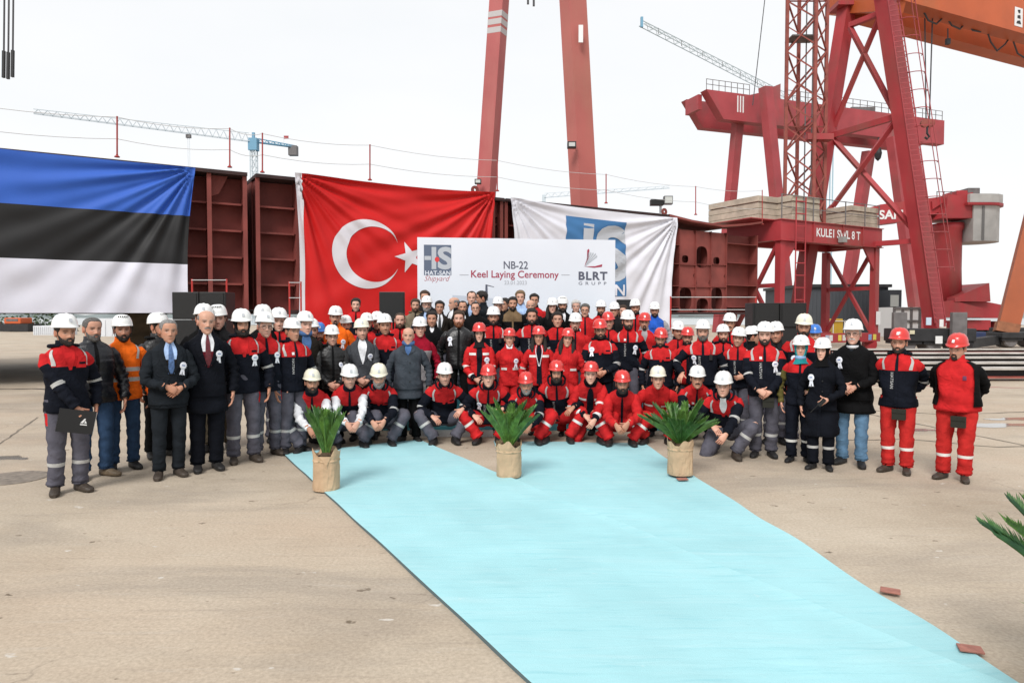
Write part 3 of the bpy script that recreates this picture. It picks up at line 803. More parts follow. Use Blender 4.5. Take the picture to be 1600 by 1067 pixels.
def pa_speaker(label, x0, x1, yt, yb, Y, zb):
    a, b_ = at_depth(x0, yt, Y), at_depth(x1, yb, Y)
    t = thing('speaker', label, 'loudspeaker', ((a.x + b_.x)/2, Y, zb), 'black loudspeakers around the crowd')
    w = b_.x - a.x
    poly = [(a.x, Y), (b_.x, Y), (b_.x - w*.2, Y + .35), (a.x + w*.2, Y + .35)]
    cb = MB().prism(poly, b_.z, a.z).build('cabinet', M_BLACK, t, bevel=0.012)
    MB().box((a.x + .03, Y - .012, b_.z + .04), (b_.x - .03, Y - .002, a.z - .04)).build('grille', mat('speaker_grille', (0.02,)*3), cb)
    MB().tube([((a.x + b_.x)/2, Y + .15, zb), ((a.x + b_.x)/2, Y + .15, b_.z)], .02).build('pole', M_BLACK, t)
    for k in range(3):
        an = k * 2.094 + .5
        MB().tube([((a.x + b_.x)/2, Y + .15, zb + .5), ((a.x + b_.x)/2 + .4*math.cos(an), Y + .15 + .4*math.sin(an), zb + .015)], .012).build('tripod_leg', M_BLACK, t)
pa_speaker('black speaker box on a pole before the crescent flag', 592, 633, 456, 503, 14.3, 0.5)
pa_speaker('black speaker box half hidden beside the board, right end', 963, 986, 468, 515, 14.8, 0.5)
# red rail stands behind the people
def hand_rail(label, pxs, yt, yb, Y):
    a = at_depth(pxs[0], yb, Y); t = thing('guard_rail', label, 'guard rail', (a.x, Y, 0), 'thin red guard rails by the hull')
    for px in pxs:
        p = at_depth(px, yt, Y); MB().tube([(p.x, Y, 0), (p.x, Y, p.z)], .022, 8).build('post', M_POSTR, t)
    p, q = at_depth(pxs[0], yt, Y), at_depth(pxs[-1], yt, Y)
    for f_ in (0.99, 0.85):
        MB().tube([(p.x, Y - .024, p.z * f_), (q.x, Y - .024, q.z * f_)], .010, 6).build('rail', M_ROPE, t)
M_POSTR = mat('rail_bright_red', (0.42, 0.03, 0.025), 0.5)
hand_rail('thin guard rail with red posts beside the left speaker stack', (300, 354), 436, 520, 16.2)
hand_rail('thin guard rail with red post at the crescent flag edge', (452, 470), 440, 520, 17.0)
hand_rail('thin guard rail with red posts before the holed hull block', (1048, 1181), 463, 540, 18.0)
# ================================================================== cranes and yard behind
M_RED = mat('crane_red', (0.33, 0.032, 0.038), 0.5, 0.14, 0.6, 0.05, 6, dirt=(0.20, 0.075, 0.06), dirt_amt=0.9)
M_RED2 = mat('crane_red_dull', (0.31, 0.048, 0.055), 0.6, 0.14, 0.5, dirt=(0.19, 0.09, 0.08), dirt_amt=0.9)
M_FADE = mat('crane_faded_red', (0.36, 0.085, 0.085), 0.65, 0.10, 0.35, dirt=(0.40, 0.15, 0.13), dirt_amt=0.8)
M_FADE2 = mat('crane_faded_rose', (0.40, 0.115, 0.10), 0.65, 0.10, 0.3, dirt=(0.36, 0.17, 0.12), dirt_amt=0.9)
M_ORANGE = mat('crane_orange', (0.44, 0.088, 0.022), 0.5, 0.10, 0.5, dirt=(0.34, 0.10, 0.03), dirt_amt=0.6)
M_RUST = mat('mast_rusty_red', (0.23, 0.058, 0.045), 0.7, 0.25, 2.0)
M_DARKST = mat('dark_steel', (0.022, 0.022, 0.024), 0.6, 0.25, 3)
M_GREYST = mat('grey_steel', (0.13, 0.12, 0.12), 0.6, 0.2, 3)
M_WIRE = mat('wire_dark', (0.05, 0.05, 0.055), 0.6)
M_PALE = mat('pale_steel', (0.50, 0.55, 0.58), 0.6)
M_BLUEC = mat('crane_blue', (0.14, 0.30, 0.42), 0.6)
M_WHITE = mat('white_paint', (0.7, 0.7, 0.7), 0.5)
M_CONC = mat('ballast_concrete', (0.40, 0.35, 0.28), 0.9, 0.18, 2.5, 0.2, 20, dirt=(0.26, 0.23, 0.19), dirt_amt=0.5)
M_CONC2 = mat('counterweight_concrete', (0.42, 0.42, 0.41), 0.85, 0.10, 1.2, 0.1, 20, dirt=(0.28, 0.28, 0.27), dirt_amt=0.5)
D = at_depth
def px_bar(nm, a, b_, w, m, parent, h=None, up=(0, 1, 0), **k):
    return part_bar(nm, D(*a), D(*b_), w, m, parent, h=h, up=up, **k)
def rot_up(deg): return (math.sin(R(deg)), math.cos(R(deg)), 0)

# --- tall faded gantry legs rising behind the hull
gl = thing('gantry_crane', 'tall faded red gantry crane legs rising behind the flags', 'crane', (D(745, 530, 55).x, 55, 0))
legL0, legL1 = (744, 528.5, 55), (800, -290, 55)
px_bar('leg', legL0, legL1, 1.20, M_FADE, gl, h=1.0, up=rot_up(28))
legR0, legR1 = (925, 540, 42), (874, -380, 42)
px_bar('leg', legR0, legR1, 1.22, M_FADE2, gl, h=1.05, up=rot_up(-28))
c0, c1 = D(*legL1), D(*legR1)
part_bar('crosshead', c0 + Vector((-1, 2, 0)), c1 + Vector((1, -2, 0)), 1.6, M_FADE, gl, h=1.6)
def lerp3(a, b_, t): return tuple(a[i] + (b_[i] - a[i]) * t for i in range(3))
def leg_t(a, b_, y): return (y - a[1]) / (b_[1] - a[1])
for y in (26, 38, 51):
    t = leg_t(legL0, legL1, y); dt = 4.4 / 818
    px_bar('grey_band', lerp3(legL0, legL1, t - dt), lerp3(legL0, legL1, t + dt), 1.215, mat('band_grey', (0.42, 0.40, 0.40), 0.6), gl, h=1.015, up=rot_up(28))
for px, py, Y in ((747, 284, 54), (893, 227, 41)):
    p = D(px, py, Y)
    fo = MB().box((p.x - .25, p.y - .3, p.z - .2), (p.x + .25, p.y + .1, p.z + .15)).build('lamp', M_DARKST, gl)
    MB().box((p.x - .18, p.y - .32, p.z - .14), (p.x + .18, p.y - .305, p.z + .08)).build('lens', M_GLASS, fo)
for py in (140, 65):
    t = leg_t(legL0, legL1, py); 
p = D(909.5, 53, 41.1); MB().box((p.x - .2, p.y, p.z - .5), (p.x + .06, p.y + .06, p.z + .5)).build('sign_plate', M_WHITE, gl)

# --- tower cranes far off
def lattice_boom(parent, p, q, w, h, n, m, bw, nm='boom'):
    p, q = Vector(p), Vector(q); d = (q - p).normalized(); sx = d.cross(Vector((0, 0, 1))).normalized(); up = Vector((0, 0, 1))
    A, B, C = (lambda t: p.lerp(q, t) + sx * w/2), (lambda t: p.lerp(q, t) - sx * w/2), (lambda t: p.lerp(q, t) + up * h * (1 - .55*t))
    for f_ in (A, B, C): part_bar(nm + '_chord', f_(0), f_(1), bw, m, parent)
    for k in range(n):
        a, b_, c_ = k/n, (k+.5)/n, (k+1)/n
        for f_ in (A, B):
            part_bar('brace', f_(a), C(b_), bw*.6, m, parent); part_bar('brace', C(b_), f_(c_), bw*.6, m, parent)
        part_bar('tie', A(a), B(a), bw*.6, m, parent)
tc1 = thing('tower_crane', 'distant blue tower crane with pale jib above the striped flag', 'crane', (-95.4, 260, -1))
mz = 66.0
part_bar('mast', (-95.4, 260, -1), (-95.4, 260, mz - 3), 2.1, M_BLUEC, tc1) if False else None
for dx in (-1, 1):
    for dy in (-1, 1): part_bar('mast_chord', (-95.4 + dx, 260 + dy, -1), (-95.4 + dx, 260 + dy, mz), .35, M_PALE, tc1)
for k in range(16):
    z = mz - 2 - k * 4
    if z < 40: break
    for dy in (-1, 1):
        part_bar('brace', (-96.4, 260 + dy, z), (-94.4, 260 + dy, z - 4), .2, M_PALE, tc1); part_bar('brace', (-94.4, 260 + dy, z), (-96.4, 260 + dy, z - 4), .2, M_PALE, tc1)
dv = Vector((-56.1, -36.3, 0)).normalized()
base = Vector((-95.4, 260, mz))
lattice_boom(tc1, base + dv * 1.5, base + dv * 67, 1.4, 3.0, 26, M_PALE, .19, 'jib')
lattice_boom(tc1, base - dv * 1.5, base - dv * 15, 1.4, 1.4, 6, M_BLUEC, .32, 'counter_jib')
MB().box((-97.0, 258.6, mz - 3.2), (-93.8, 261.4, mz + 1.2)).build('slewing_cab', M_BLUEC, tc1)
part_bar('apex', base, base + Vector((0, 0, 3.4)), .9, M_BLUEC, tc1)
cwp = base - dv * 14.5
MB().box((cwp.x - 1.6, cwp.y - 1.2, cwp.z - 3.2), (cwp.x + 1.6, cwp.y + 1.2, cwp.z + .4)).build('counterweight', M_GREYST, tc1)
fp = base - dv * 11 + Vector((0, 0, 1.4)); part_bar('flag_staff', fp, fp + Vector((0, 0, 2.4)), .12, M_PALE, tc1)
MB().box((fp.x, fp.y, fp.z + 1.2), (fp.x + 1.8, fp.y + .05, fp.z + 2.4)).build('pennant', M_RED, tc1)
tr = base + dv * 22
for k in (-.3, .3): part_bar('hoist_rope', tr + Vector((k, 0, -1)), tr + Vector((k, 0, -12)), .09, M_PALE, tc1)
MB().box((tr.x - .8, tr.y - .5, tr.z - 1.6), (tr.x + .8, tr.y + .5, tr.z - .4)).build('trolley', M_GREYST, tc1)
tc2 = thing('tower_crane', 'distant pale tower crane jib above the red gantry beam', 'crane', (95.4, 212, -1))
b2 = Vector((95.4, 212, 60.0)); t2 = Vector((26.0, 142, 60.0)); dv2 = (t2 - b2).normalized()
lattice_boom(tc2, b2, t2, 1.3, 2.2, 30, mat('pale_green_steel', (0.42, 0.48, 0.49), 0.6), .12, 'jib')
for dx in (-.9, .9):
    for dy in (-.9, .9): part_bar('mast_chord', (95.4 + dx, 212 + dy, -1), (95.4 + dx, 212 + dy, 61), .28, mat('crane_paleblue', (0.33, 0.46, 0.52), 0.6), tc2)
part_bar('jib_tip', t2 + Vector((0, 0, -.4)), t2 + Vector((0, 0, 1.6)), .5, M_BLUEC, tc2)
for k in range(6):
    q = t2 - dv2 * (6 + 9 * k); part_bar('walkway_stay', q, q + Vector((0, 0, 1.2)), .12, M_GREYST, tc2)
tc3 = thing('tower_crane', 'faint distant crane jib low beside the floodlight', 'crane', (-2, 330, -1))
lattice_boom(tc3, D(850, 309, 330), D(1046, 294, 300), 1.3, 2.0, 16, M_PALE, .16, 'jib')
part_bar('mast', (D(850, 309, 330).x, 330, -1), D(850, 305, 330), 1.6, M_PALE, tc3)

# --- middle red gantry crane with long beam
K = 75.0
Lb = D(1085, 190, K); zb_, zt_ = CAM_H + 304 * K / 1090, CAM_H + 346 * K / 1090
Rb = D(1462, 232, K * 1.16)
gm = thing('gantry_crane', 'red gantry crane with long box beam behind the lattice mast', 'crane', (Lb.x, K, 0))
ge = (Rb - Lb); ge.z = 0; gL = ge.length; ge.normalize(); gn = Vector((ge.y, -ge.x, 0)); 
if gn.y > 0: gn = -gn
def gp(s, z, o): 
    p = Lb + ge * s + gn * o; return Vector((p.x, p.y, z))
def gbox(s0, s1, z0, z1, o0, o1, m, nm, slope0=0.0):
    return MB().hexa([gp(s0 + slope0, z0, o1), gp(s1, z0, o1), gp(s1, z0, o0), gp(s0 + slope0, z0, o0)], [gp(s0, z1, o1), gp(s1, z1, o1), gp(s1, z1, o0), gp(s0, z1, o0)]).build(nm, m, gm)
gbox(.7, gL, zb_, zt_, 0.0, 1.1, M_RED2, 'main_beam', 2.2)
gbox(.7, gL, zb_, zt_, -3.6, -2.5, M_RED2, 'main_beam', 2.2)
gbox(.5, .95, zb_ + 1.1, zt_ - .2, -2.45, -.05, M_RED2, 'end_tie')
gbox(gL - .5, gL, zb_ + .6, zt_ - .2, -2.45, -.05, M_RED2, 'end_tie')
for k in range(3):
    gbox(4.6 + k * .35, 4.75 + k * .35, zb_ + .9, zt_ - .25, 1.103, 1.12, M_WHITE, 'white_stripe')
MB().hexa([gp(6.2, zt_ + .003, 1.0), gp(10.4, zt_ + .003, 1.0), gp(10.4, zt_ + .003, .2), gp(6.2, zt_ + .003, .2)], [gp(7.4, zt_ + .35, 1.0), gp(10.4, zt_ + 1.7, 1.0), gp(10.4, zt_ + 1.7, .2), gp(7.4, zt_ + .35, .2)]).build('gusset', M_RED2, gm)
legs = [((1153, 190, K * 1.03), (1122, 519.5, K * 1.03), 1.35), ((1196, 137, K * .99), (1234, 519.5, K * .99), 1.5), ((1357, 238, K * 1.12), (1314, 516.5, K * 1.12), 1.6), ((1394, 215, K * 1.08), (1434, 517, K * 1.08), 1.5)]
for a, b_, w in legs: px_bar('leg', a, b_, w * .78, M_RED2, gm, h=w * .6, up=rot_up(-30))
def gantry_rail(s0, s1, n_):
    for k in range(n_ + 1):
        s_ = s0 + (s1 - s0) * k / n_; part_bar('railing_post', gp(s_, zt_, .95), gp(s_, zt_ + 1.15, .95), .06, M_GREYST, gm)
    for z in (.6, 1.13): part_bar('railing', gp(s0, zt_ + z, .95), gp(s1, zt_ + z, .95), .05, M_GREYST, gm)
gantry_rail(0.8, 6.3, 7); gantry_rail(11.0, gL - .2, 22)
for k in range(9):
    s_ = 11 + k * 2; MB().box((0, 0, 0), (0, 0, 0)) 
tro = gp(gL * .68, 0, -1.2)
MB().box((tro.x - 1.4, tro.y - 1.2, zt_ + .003), (tro.x + 1.4, tro.y + 1.2, zt_ + .8)).build('trolley', M_GREYST, gm)
hz_ = D(1372, 240, K * 1.1).z
MB().lathe([(.02, -.9), (.3, -.6), (.42, 0), (.3, .6), (.05, .8)], (D(1372, 240, K * 1.1).x, K * 1.1, hz_), 12).build('hook_block', M_DARKST, gm)
part_bar('hoist_rope', (D(1372, 240, K * 1.1).x, K * 1.1, hz_), (D(1372, 240, K * 1.1).x, K * 1.1, zt_), .1, M_WIRE, gm)
px_bar('hoist_rope', (1195, 0, K * .95), (1176, 165, K * .95), .07, M_WIRE, gm)

# --- near gantry crane: red A-frame, orange double girder
ga = thing('gantry_crane', 'big gantry crane with orange girders on a red braced leg frame', 'crane', (D(1455, 552, 35).x, 35, 0))
Yl, Yr = 39.0, 35.5
px_bar('leg', (1323, 14, Yl), (1243, 520, Yl), .78, M_RED, ga, h=.62, up=rot_up(-32))
px_bar('leg', (1381, -14, Yr), (1461, 512, Yr), .80, M_RED, ga, h=.66, up=rot_up(-28))
def br(a, b_, w=.22):
    fa = lambda x: Yl + (Yr - Yl) * max(0, min(1, (x - 1300) / 110))
    px_bar('brace', (a[0], a[1], fa(a[0])), (b_[0], b_[1], fa(b_[0])), w, M_RED, ga)
br((1328, 40), (1374, 22), .26); br((1328, 43), (1398, 175)); br((1375, 26), (1303, 198)); br((1298, 213), (1400, 183), .3)
br((1299, 214), (1441, 374)); br((1399, 190), (1302, 322)); br((1441, 376), (1300, 386), .26); br((1300, 322), (1262, 372))
# girders: level, receding to the right
zg0 = D(1400, 4, 36.5).z
def girder(pa, pb, z0, z1, w, nm):
    return MB().hexa([(pa[0], pa[1], z0), (pb[0], pb[1], z0), (pb[0] - .5*w, pb[1] + .87*w, z0), (pa[0] - .5*w, pa[1] + .87*w, z0)], [(pa[0], pa[1], z1), (pb[0], pb[1], z1), (pb[0] - .5*w, pb[1] + .87*w, z1), (pa[0] - .5*w, pa[1] + .87*w, z1)]).build(nm, M_ORANGE, ga)
g0 = on_ground(1416, 2, zg0); g1 = on_ground(1600, 53, zg0)
gd = (g1 - g0).normalized()
girder(g0 - gd * .8, g0 + gd * 30, zg0, zg0 + 2.3, 1.0, 'girder')
r0 = on_ground(1402, 40, zg0); r1 = on_ground(1600, 93, zg0); rd = (r1 - r0).normalized()
r0b = on_ground(1322, 17, zg0 + .0)
girder(r0 - rd * 2.2, r0 + rd * 34, zg0 + .05, zg0 + 2.0, 1.0, 'girder')
part_bar('end_carriage', D(1310, 3, 40.5), D(1402, -6, 36.2), 1.2, M_ORANGE, ga, h=1.5, up=(0, 0, 1))
for px in (1322, 1386): 
    p = D(px, 12 if px < 1350 else -12, Yl if px < 1350 else Yr); MB().box((p.x - .7, p.y - .6, p.z - .1), (p.x + .7, p.y + .6, p.z + .12)).build('flange', M_RED, ga)
fe_pts = [(1438, 8), (1450, 32), (1463, 38), (1477, 25), (1487, 40), (1500, 46), (1510, 34), (1520, 48), (1532, 50), (1540, 42), (1548, 66), (1558, 80), (1570, 70), (1580, 56), (1590, 84), (1603, 92)]
MB().tube([D(x, y, 37.6 + (x - 1438) * .028) for x, y in fe_pts], .05, 6).build('festoon_cable', M_WIRE, ga)
px_bar('hoist_rope', (1445, 25, 38.5), (1447, 190, 38.5), .05, M_WIRE, ga); px_bar('hoist_rope', (1457, 28, 38.5), (1452, 190, 38.5), .05, M_WIRE, ga)
hb = D(1449, 193, 38.5)
for sx in (-.16, .16):
    MB().lathe([(.02, -.1), (.22, -.08), (.22, .08), (.02, .1)], (hb.x + sx, hb.y, hb.z), 14, axis='y').build('sheave', M_RUST, ga)
MB().tube([hb + Vector((0, 0, -.2)), hb + Vector((0, 0, -.55)), hb + Vector((.12, 0, -.72)), hb + Vector((0, 0, -.85)), hb + Vector((-.12, 0, -.75))], .06, 6).build('hook', M_DARKST, ga)
px_bar('hoist_rope', (1481, 45, 39), (1481, 62, 39), .05, M_WIRE, ga)
hb = D(1481, 64, 39); MB().box((hb.x - .1, hb.y - .1, hb.z - .2), (hb.x + .1, hb.y + .1, hb.z + .1)).build('hook', M_DARKST, ga)
sg = on_ground(1578, 26, zg0 + .9)
MB().add([g0 + gd * s_ + Vector((gd.y * .015, -gd.x * .015, z_)) for s_, z_ in ((0, .3), (.75, .3), (.75, 1.35), (0, 1.35))], [(0, 1, 2, 3)]).xform(Matrix.Translation(gd * ((sg - g0).dot(gd)))).build('sign_plate', M_WHITE, ga)
for k in range(3):
    MB().add([g0 + gd * s_ + Vector((gd.y * .03, -gd.x * .03, z_)) for s_, z_ in ((.15 + .1*k, .45 + .3*k), (.6 - .05*k, .45 + .3*k), (.5, .65 + .3*k), (.25, .6 + .3*k))], [(0, 1, 2, 3)]).xform(Matrix.Translation(gd * ((sg - g0).dot(gd)))).build('sign_mark', M_DARKST, ga)
# ladder with safety cage up the right leg
la, lb_ = (1401, -8, Yr - .6), (1476, 505, Yr - .6)
off = Vector((.42, 0, 0))
pa, pb = D(*la), D(*lb_)
for o_ in (Vector((-.42, .1, 0)), Vector((0, -.1, 0))): part_bar('ladder_rail', pa + o_, pb + o_, .05, M_RED2, ga)
rg = MB()
for k in range(64):
    p = pa.lerp(pb, k / 64); rg.bar(p + Vector((-.42, .1, 0)), p + Vector((0, -.1, 0)), .035)
rgo = rg.build('ladder_rung', M_RED2, ga); rgo['kind'] = 'stuff'
for k in range(18):
    p = pa.lerp(pb, (k + .4) / 18.6)
    if k > 15: break
    pts = [p + Vector((-.05 + .42 * (1 - math.cos(t)) , -.25 * math.sin(t) * 1.3, 0)) for t in [i * math.pi / 8 for i in range(9)]]
    MB().tube(pts, .022, 5).build('cage_hoop', M_RED2, ga)
for dx in (.79, .6): part_bar('cage_strap', pa + Vector((dx, -.12, 0)), pa.lerp(pb, .84) + Vector((dx, -.12, 0)), .03, M_RED2, ga)
# travelling gear of the near gantry
def bogie(parent, x0, x1, Y, yt, m=M_DARKST, wheels=2, depth=1.4):
    a, b_ = D(x0, yt, Y), D(x1, yt, Y)
    bg = MB().box((a.x, Y - depth/2, .55), (b_.x, Y + depth/2, a.z)).build('bogie', m, parent, bevel=.04)
    for k in range(wheels):
        cx = a.x + (b_.x - a.x) * (k + .5) / wheels
        MB().lathe([(.02, -depth*.35), (.36, -depth*.35), (.42, -depth*.30), (.42, depth*.3), (.02, depth*.3)], (cx, Y, .44), 18, axis='y').build('wheel', M_GREYST, bg)
        MB().prism([(cx - .6, Y - depth*.42), (cx + .6, Y - depth*.42), (cx + .6, Y + depth*.42), (cx - .6, Y + depth*.42)], .42, .60).build('wheel_guard', m, bg)
bogie(ga, 1392, 1512, 35.2, 513, wheels=3)
bogie(ga, 1205, 1275, 39.5, 516, wheels=2)
for px, w_ in ((1494, 22), (1402, 20)):
    a, b_ = D(px - w_/2, 488, 34.3), D(px + w_/2, 530, 34.3)
    MB().box((a.x, 34.0, b_.z), (b_.x, 34.25, a.z)).build('buffer_plate', M_GREYST, ga, bevel=.03)
for (px, py, w_, h_, m_) in ((1467, 531, 11, 12, M_WHITE), (1425, 519, 8, 6, mat('sign_cream', (.55, .5, .35))), (1451, 502, 8, 12, mat('sign_blue', (.45, .55, .65))), (1471, 505, 6, 12, M_WHITE)):
    p = D(px, py, 34.42); MB().box((p.x - w_*.0155, 34.40, p.z - h_*.0155), (p.x + w_*.0155, 34.44, p.z + h_*.0155)).build('notice_plate', m_, ga)

# --- orange gantry leg at the frame edge
go = thing('gantry_crane', 'slanting orange gantry leg on black wheels at the right edge', 'crane', (D(1568, 545, 40).x, 40, 0))
px_bar('leg', (1573, 517, 40), (1688, 60, 40), 1.0, mat('crane_dull_orange', (.34, .085, .03), .6, .15, .5, dirt=(.2, .07, .04), dirt_amt=.7), go, h=.8, up=rot_up(25))
px_bar('leg_foot', (1571, 520, 40.05), (1575, 505, 40.05), 1.1, mat('rusted_orange', (.25, .10, .05), .8, .3, 3), go, h=.9, up=rot_up(25))
bogie(go, 1553, 1625, 40, 519, wheels=2)
px_bar('sill_beam', (1512, 537, 38), (1556, 531, 40), .5, M_DARKST, go, h=.5, up=(0, 0, 1))

# --- portal with the lattice mast
PA, PB = Vector((12.85, 33.5, 0)), Vector((19.75, 37.4, 0))
pe = (PB - PA).normalized(); pn = Vector((-pe.y, pe.x, 0)); PW = (PB - PA).length; PD_ = 3.4
def pp(s, d, z): return PA + pe * s + pn * d + Vector((0, 0, z))
ZT = D(1215, 343, 33.5).z; ZB = ZT - 0.95
po = thing('crane_portal', 'red crane portal lettered KULE1 SWL 8 T carrying the lattice mast', 'crane', pp(PW/2, PD_/2, 0))
def pbox(nm, s0, s1, d0, d1, z0, z1, m, parent=None):
    return MB().hexa([pp(s0, d0, z0), pp(s1, d0, z0), pp(s1, d1, z0), pp(s0, d1, z0)], [pp(s0, d0, z1), pp(s1, d0, z1), pp(s1, d1, z1), pp(s0, d1, z1)]).build(nm, m, parent or po)
pbox('top_beam', 0, PW, 0, .35, ZB, ZT, M_RED); pbox('top_beam', 0, PW, PD_ - .35, PD_, ZB, ZT, M_RED)
for z in (ZB - .04, ZT): pbox('beam_flange', -.04, PW + .04, -.08, .43, z + .002, z + .038, M_RED)
pbox('end_beam', 0.0, .35, .353, PD_ - .353, ZB, ZT, M_RED); pbox('end_beam', PW - .35, PW, .353, PD_ - .353, ZB, ZT, M_RED)
for s_ in (2.3, 4.6, 6.2): pbox('stiffener', s_, s_ + .03, -.07, -.003, ZB + .04, ZT - .002, M_RED)
posts_ = []
for s_ in (.02, PW - .47):
    for d_ in (.0, PD_ - .45):
        pbox('post', s_ + .05, s_ + .38, d_ + .06, d_ + .39, .92, ZB - .042, M_RED)
def pbrace(a, b_, w=.2): part_bar('brace', pp(*a), pp(*b_), w, M_RED, po)
zl = .95
for s_ in (PW - .25, .25):
    pbrace((s_, .35, ZB - .1), (s_, PD_ - .35, zl), .17); pbrace((s_ - .03, PD_ - .35, ZB - .1), (s_ - .03, .35, zl), .17)
    pbrace((s_, .3, 3.3), (s_, PD_ - .3, 3.3), .2)
for s_, sg_ in ((.47, 1), (PW - .47, -1)):
    a = [pp(s_, .12, ZB - .044), pp(s_ + sg_ * .9, .12, ZB - .044), pp(s_, .12, ZB - 1.2)]
    MB().add(a + [p + pn * .1 for p in a], [(0, 1, 2), (5, 4, 3), (0, 3, 4, 1), (1, 4, 5, 2), (2, 5, 3, 0)]).build('gusset', M_RED, po)
pbox('sill_beam', 0, PW, 0.0, .45, .45, .915, M_RED); pbox('sill_beam', 0, PW, PD_ - .45, PD_, .45, .915, M_RED)
for s_ in (.6, PW - .6):
    for d_ in (.22, PD_ - .22):
        c_ = pp(s_, d_, .3)
        MB().lathe([(.02, -.16), (.34, -.16), (.34, .16), (.02, .16)], c_, 18, axis='y').build('wheel', M_RED, po)
V, Fc = text_mesh('KULE1 SWL 8 T', 1.0, bold=.02); x1 = max(p[0] for p in V)
MB().add([tuple(pp(2.55 + 3.5 * p[0]/x1, -.012, ZB + .30 + .42 * p[1]/.73)) for p in V], Fc).build('lettering', M_WHITE, po)
sc = [((0.40, 0.45, 0.55),), ((.6, .6, .6),), ((.65, .5, .08),), ((.6, .58, .55),), ((.5, .08, .06),), ((.2, .35, .6),), ((.7, .6, .1),)]
for k, s_ in enumerate((3.4, 3.7, 4.4, 4.75, 5.1, 6.9, 7.3)):
    pbox('notice', s_, s_ + .26, -.012, -.003, .54, .84, mat('notice_%d' % k, sc[k][0], .5))
pbox('meter_box', PW - .40, PW - .1, -.06, -.003, 1.35, 2.05, M_WHITE)
pbox('lamp_box', 4.15, 4.5, -.35, -.09, ZB + .06, ZB + .34, mat('lamp_frame2', (.25, .25, .24), .5))
# access ladder on the left post
lr = [pp(.75, -.25, ZT + 1.1), pp(1.35, -.32, ZT + 1.1)]
for p in lr: part_bar('ladder_rail', p, Vector((p.x, p.y, 1.9)), .05, M_RED, po)
for k in range(10):
    z = 2.0 + k * (ZT + .9 - 2.0) / 9; part_bar('ladder_rung', Vector((lr[0].x, lr[0].y, z)), Vector((lr[1].x, lr[1].y, z)), .045, M_RED, po)
# deck railing
for s_ in (0.1, 1.7, 2.4, 4.9, 6.5, 7.7): part_bar('railing_post', pp(s_, .05, ZT + .04), pp(s_, .05, ZT + 1.25), .045, M_GREYST, po)
for z in (.65, 1.22): part_bar('railing', pp(0.1, .05, ZT + z), pp(7.7, .05, ZT + z), .035, M_GREYST, po)
# ballast slabs on the portal deck
def ballast(label, c0, layers, L_, W_, h_):
    c_ = Vector(c0)
    for k in range(layers):
        j = ((k * 37) % 5 - 2) * .02
        lo = [c_ + pe * (sx * L_/2 + j) + pn * (sy * W_/2 + j) + Vector((0, 0, k * h_)) for sx, sy in ((-1, -1), (1, -1), (1, 1), (-1, 1))]
        o = MB().hexa(lo, [p + Vector((0, 0, h_ - .02)) for p in lo]).build('ballast_slab', M_CONC, bevel=.02)
        tag(o, '%s concrete ballast slab in the %s' % (['bottom', 'second', 'third', 'top', 'fifth'][k], label), 'ballast slab', 'concrete ballast slabs on the portal')
cl = D(1168, 331, 36.2); cl2 = D(1232, 326, 35.2); cr = D(1322, 340, 38.3)
ballast('stack overhanging the hull end', (cl.x, cl.y, ZT + .05), 4, 2.2, 3.3, .31)
ballast('stack at the mast foot', (cl2.x, cl2.y + .5, ZT + .05), 4, 2.0, 2.6, .31)
ballast('stack right of the lattice mast', (cr.x, cr.y, ZT + .05), 4, 2.3, 2.2, .29)
pbox('deck', -1.6, PW - .4, .4, PD_ + .6, ZT + .002, ZT + .046, M_RED)
# lattice mast
mc = D(1257, 310, 36.3)
ms = thing('lattice_mast', 'rust red lattice tower mast standing on the crane portal', 'tower', (mc.x, mc.y, ZT))
HW = 1.02
crn = [Vector((mc.x - HW, mc.y, 0)), Vector((mc.x + .02, mc.y - HW, 0)), Vector((mc.x + HW, mc.y, 0)), Vector((mc.x, mc.y + HW, 0))]
ztop = 26.0; PH = 1.27; z0_ = ZT + .05
for c_ in crn: part_bar('chord', c_ + Vector((0, 0, z0_)), c_ + Vector((0, 0, ztop)), .15, M_RUST, ms)
nP = int((ztop - z0_) / PH)
for k in range(nP):
    za, zb2 = z0_ + k * PH, z0_ + (k + 1) * PH
    for i in range(4):
        a, b_ = crn[i], crn[(i + 1) % 4]
        up_ = (k + i) % 2
        p, q = (a, b_) if up_ else (b_, a)
        part_bar('brace', p + Vector((0, 0, za)), q + Vector((0, 0, zb2)), .075, M_RUST, ms)
        if i in (0, 1): part_bar('brace', q + Vector((0, 0, za)), p + Vector((0, 0, zb2)), .055, M_RUST, ms)
    if k % 5 == 4:
        part_bar('tie', crn[0] + Vector((0, 0, za)), crn[2] + Vector((0, 0, za)), .06, M_RUST, ms); part_bar('tie', crn[1] + Vector((0, 0, za)), crn[3] + Vector((0, 0, za)), .06, M_RUST, ms)
part_bar('inner_ladder', Vector((mc.x + .1, mc.y + .3, z0_)), Vector((mc.x + .1, mc.y + .3, ztop)), .05, M_GREYST, ms)
part_bar('inner_ladder', Vector((mc.x + .45, mc.y + .3, z0_)), Vector((mc.x + .45, mc.y + .3, ztop)), .05, M_GREYST, ms)
pl = D(1255, 62, 36.3); MB().box((pl.x - .75, pl.y - .5, pl.z), (pl.x + .55, pl.y + .5, pl.z + .06)).build('landing', M_GREYST, ms)
pl = D(1260, 221, 36.2); MB().box((pl.x - .3, pl.y - .9, pl.z - .12), (pl.x + 1.0, pl.y - .3, pl.z + .18)).build('tie_frame', M_RED, ms)

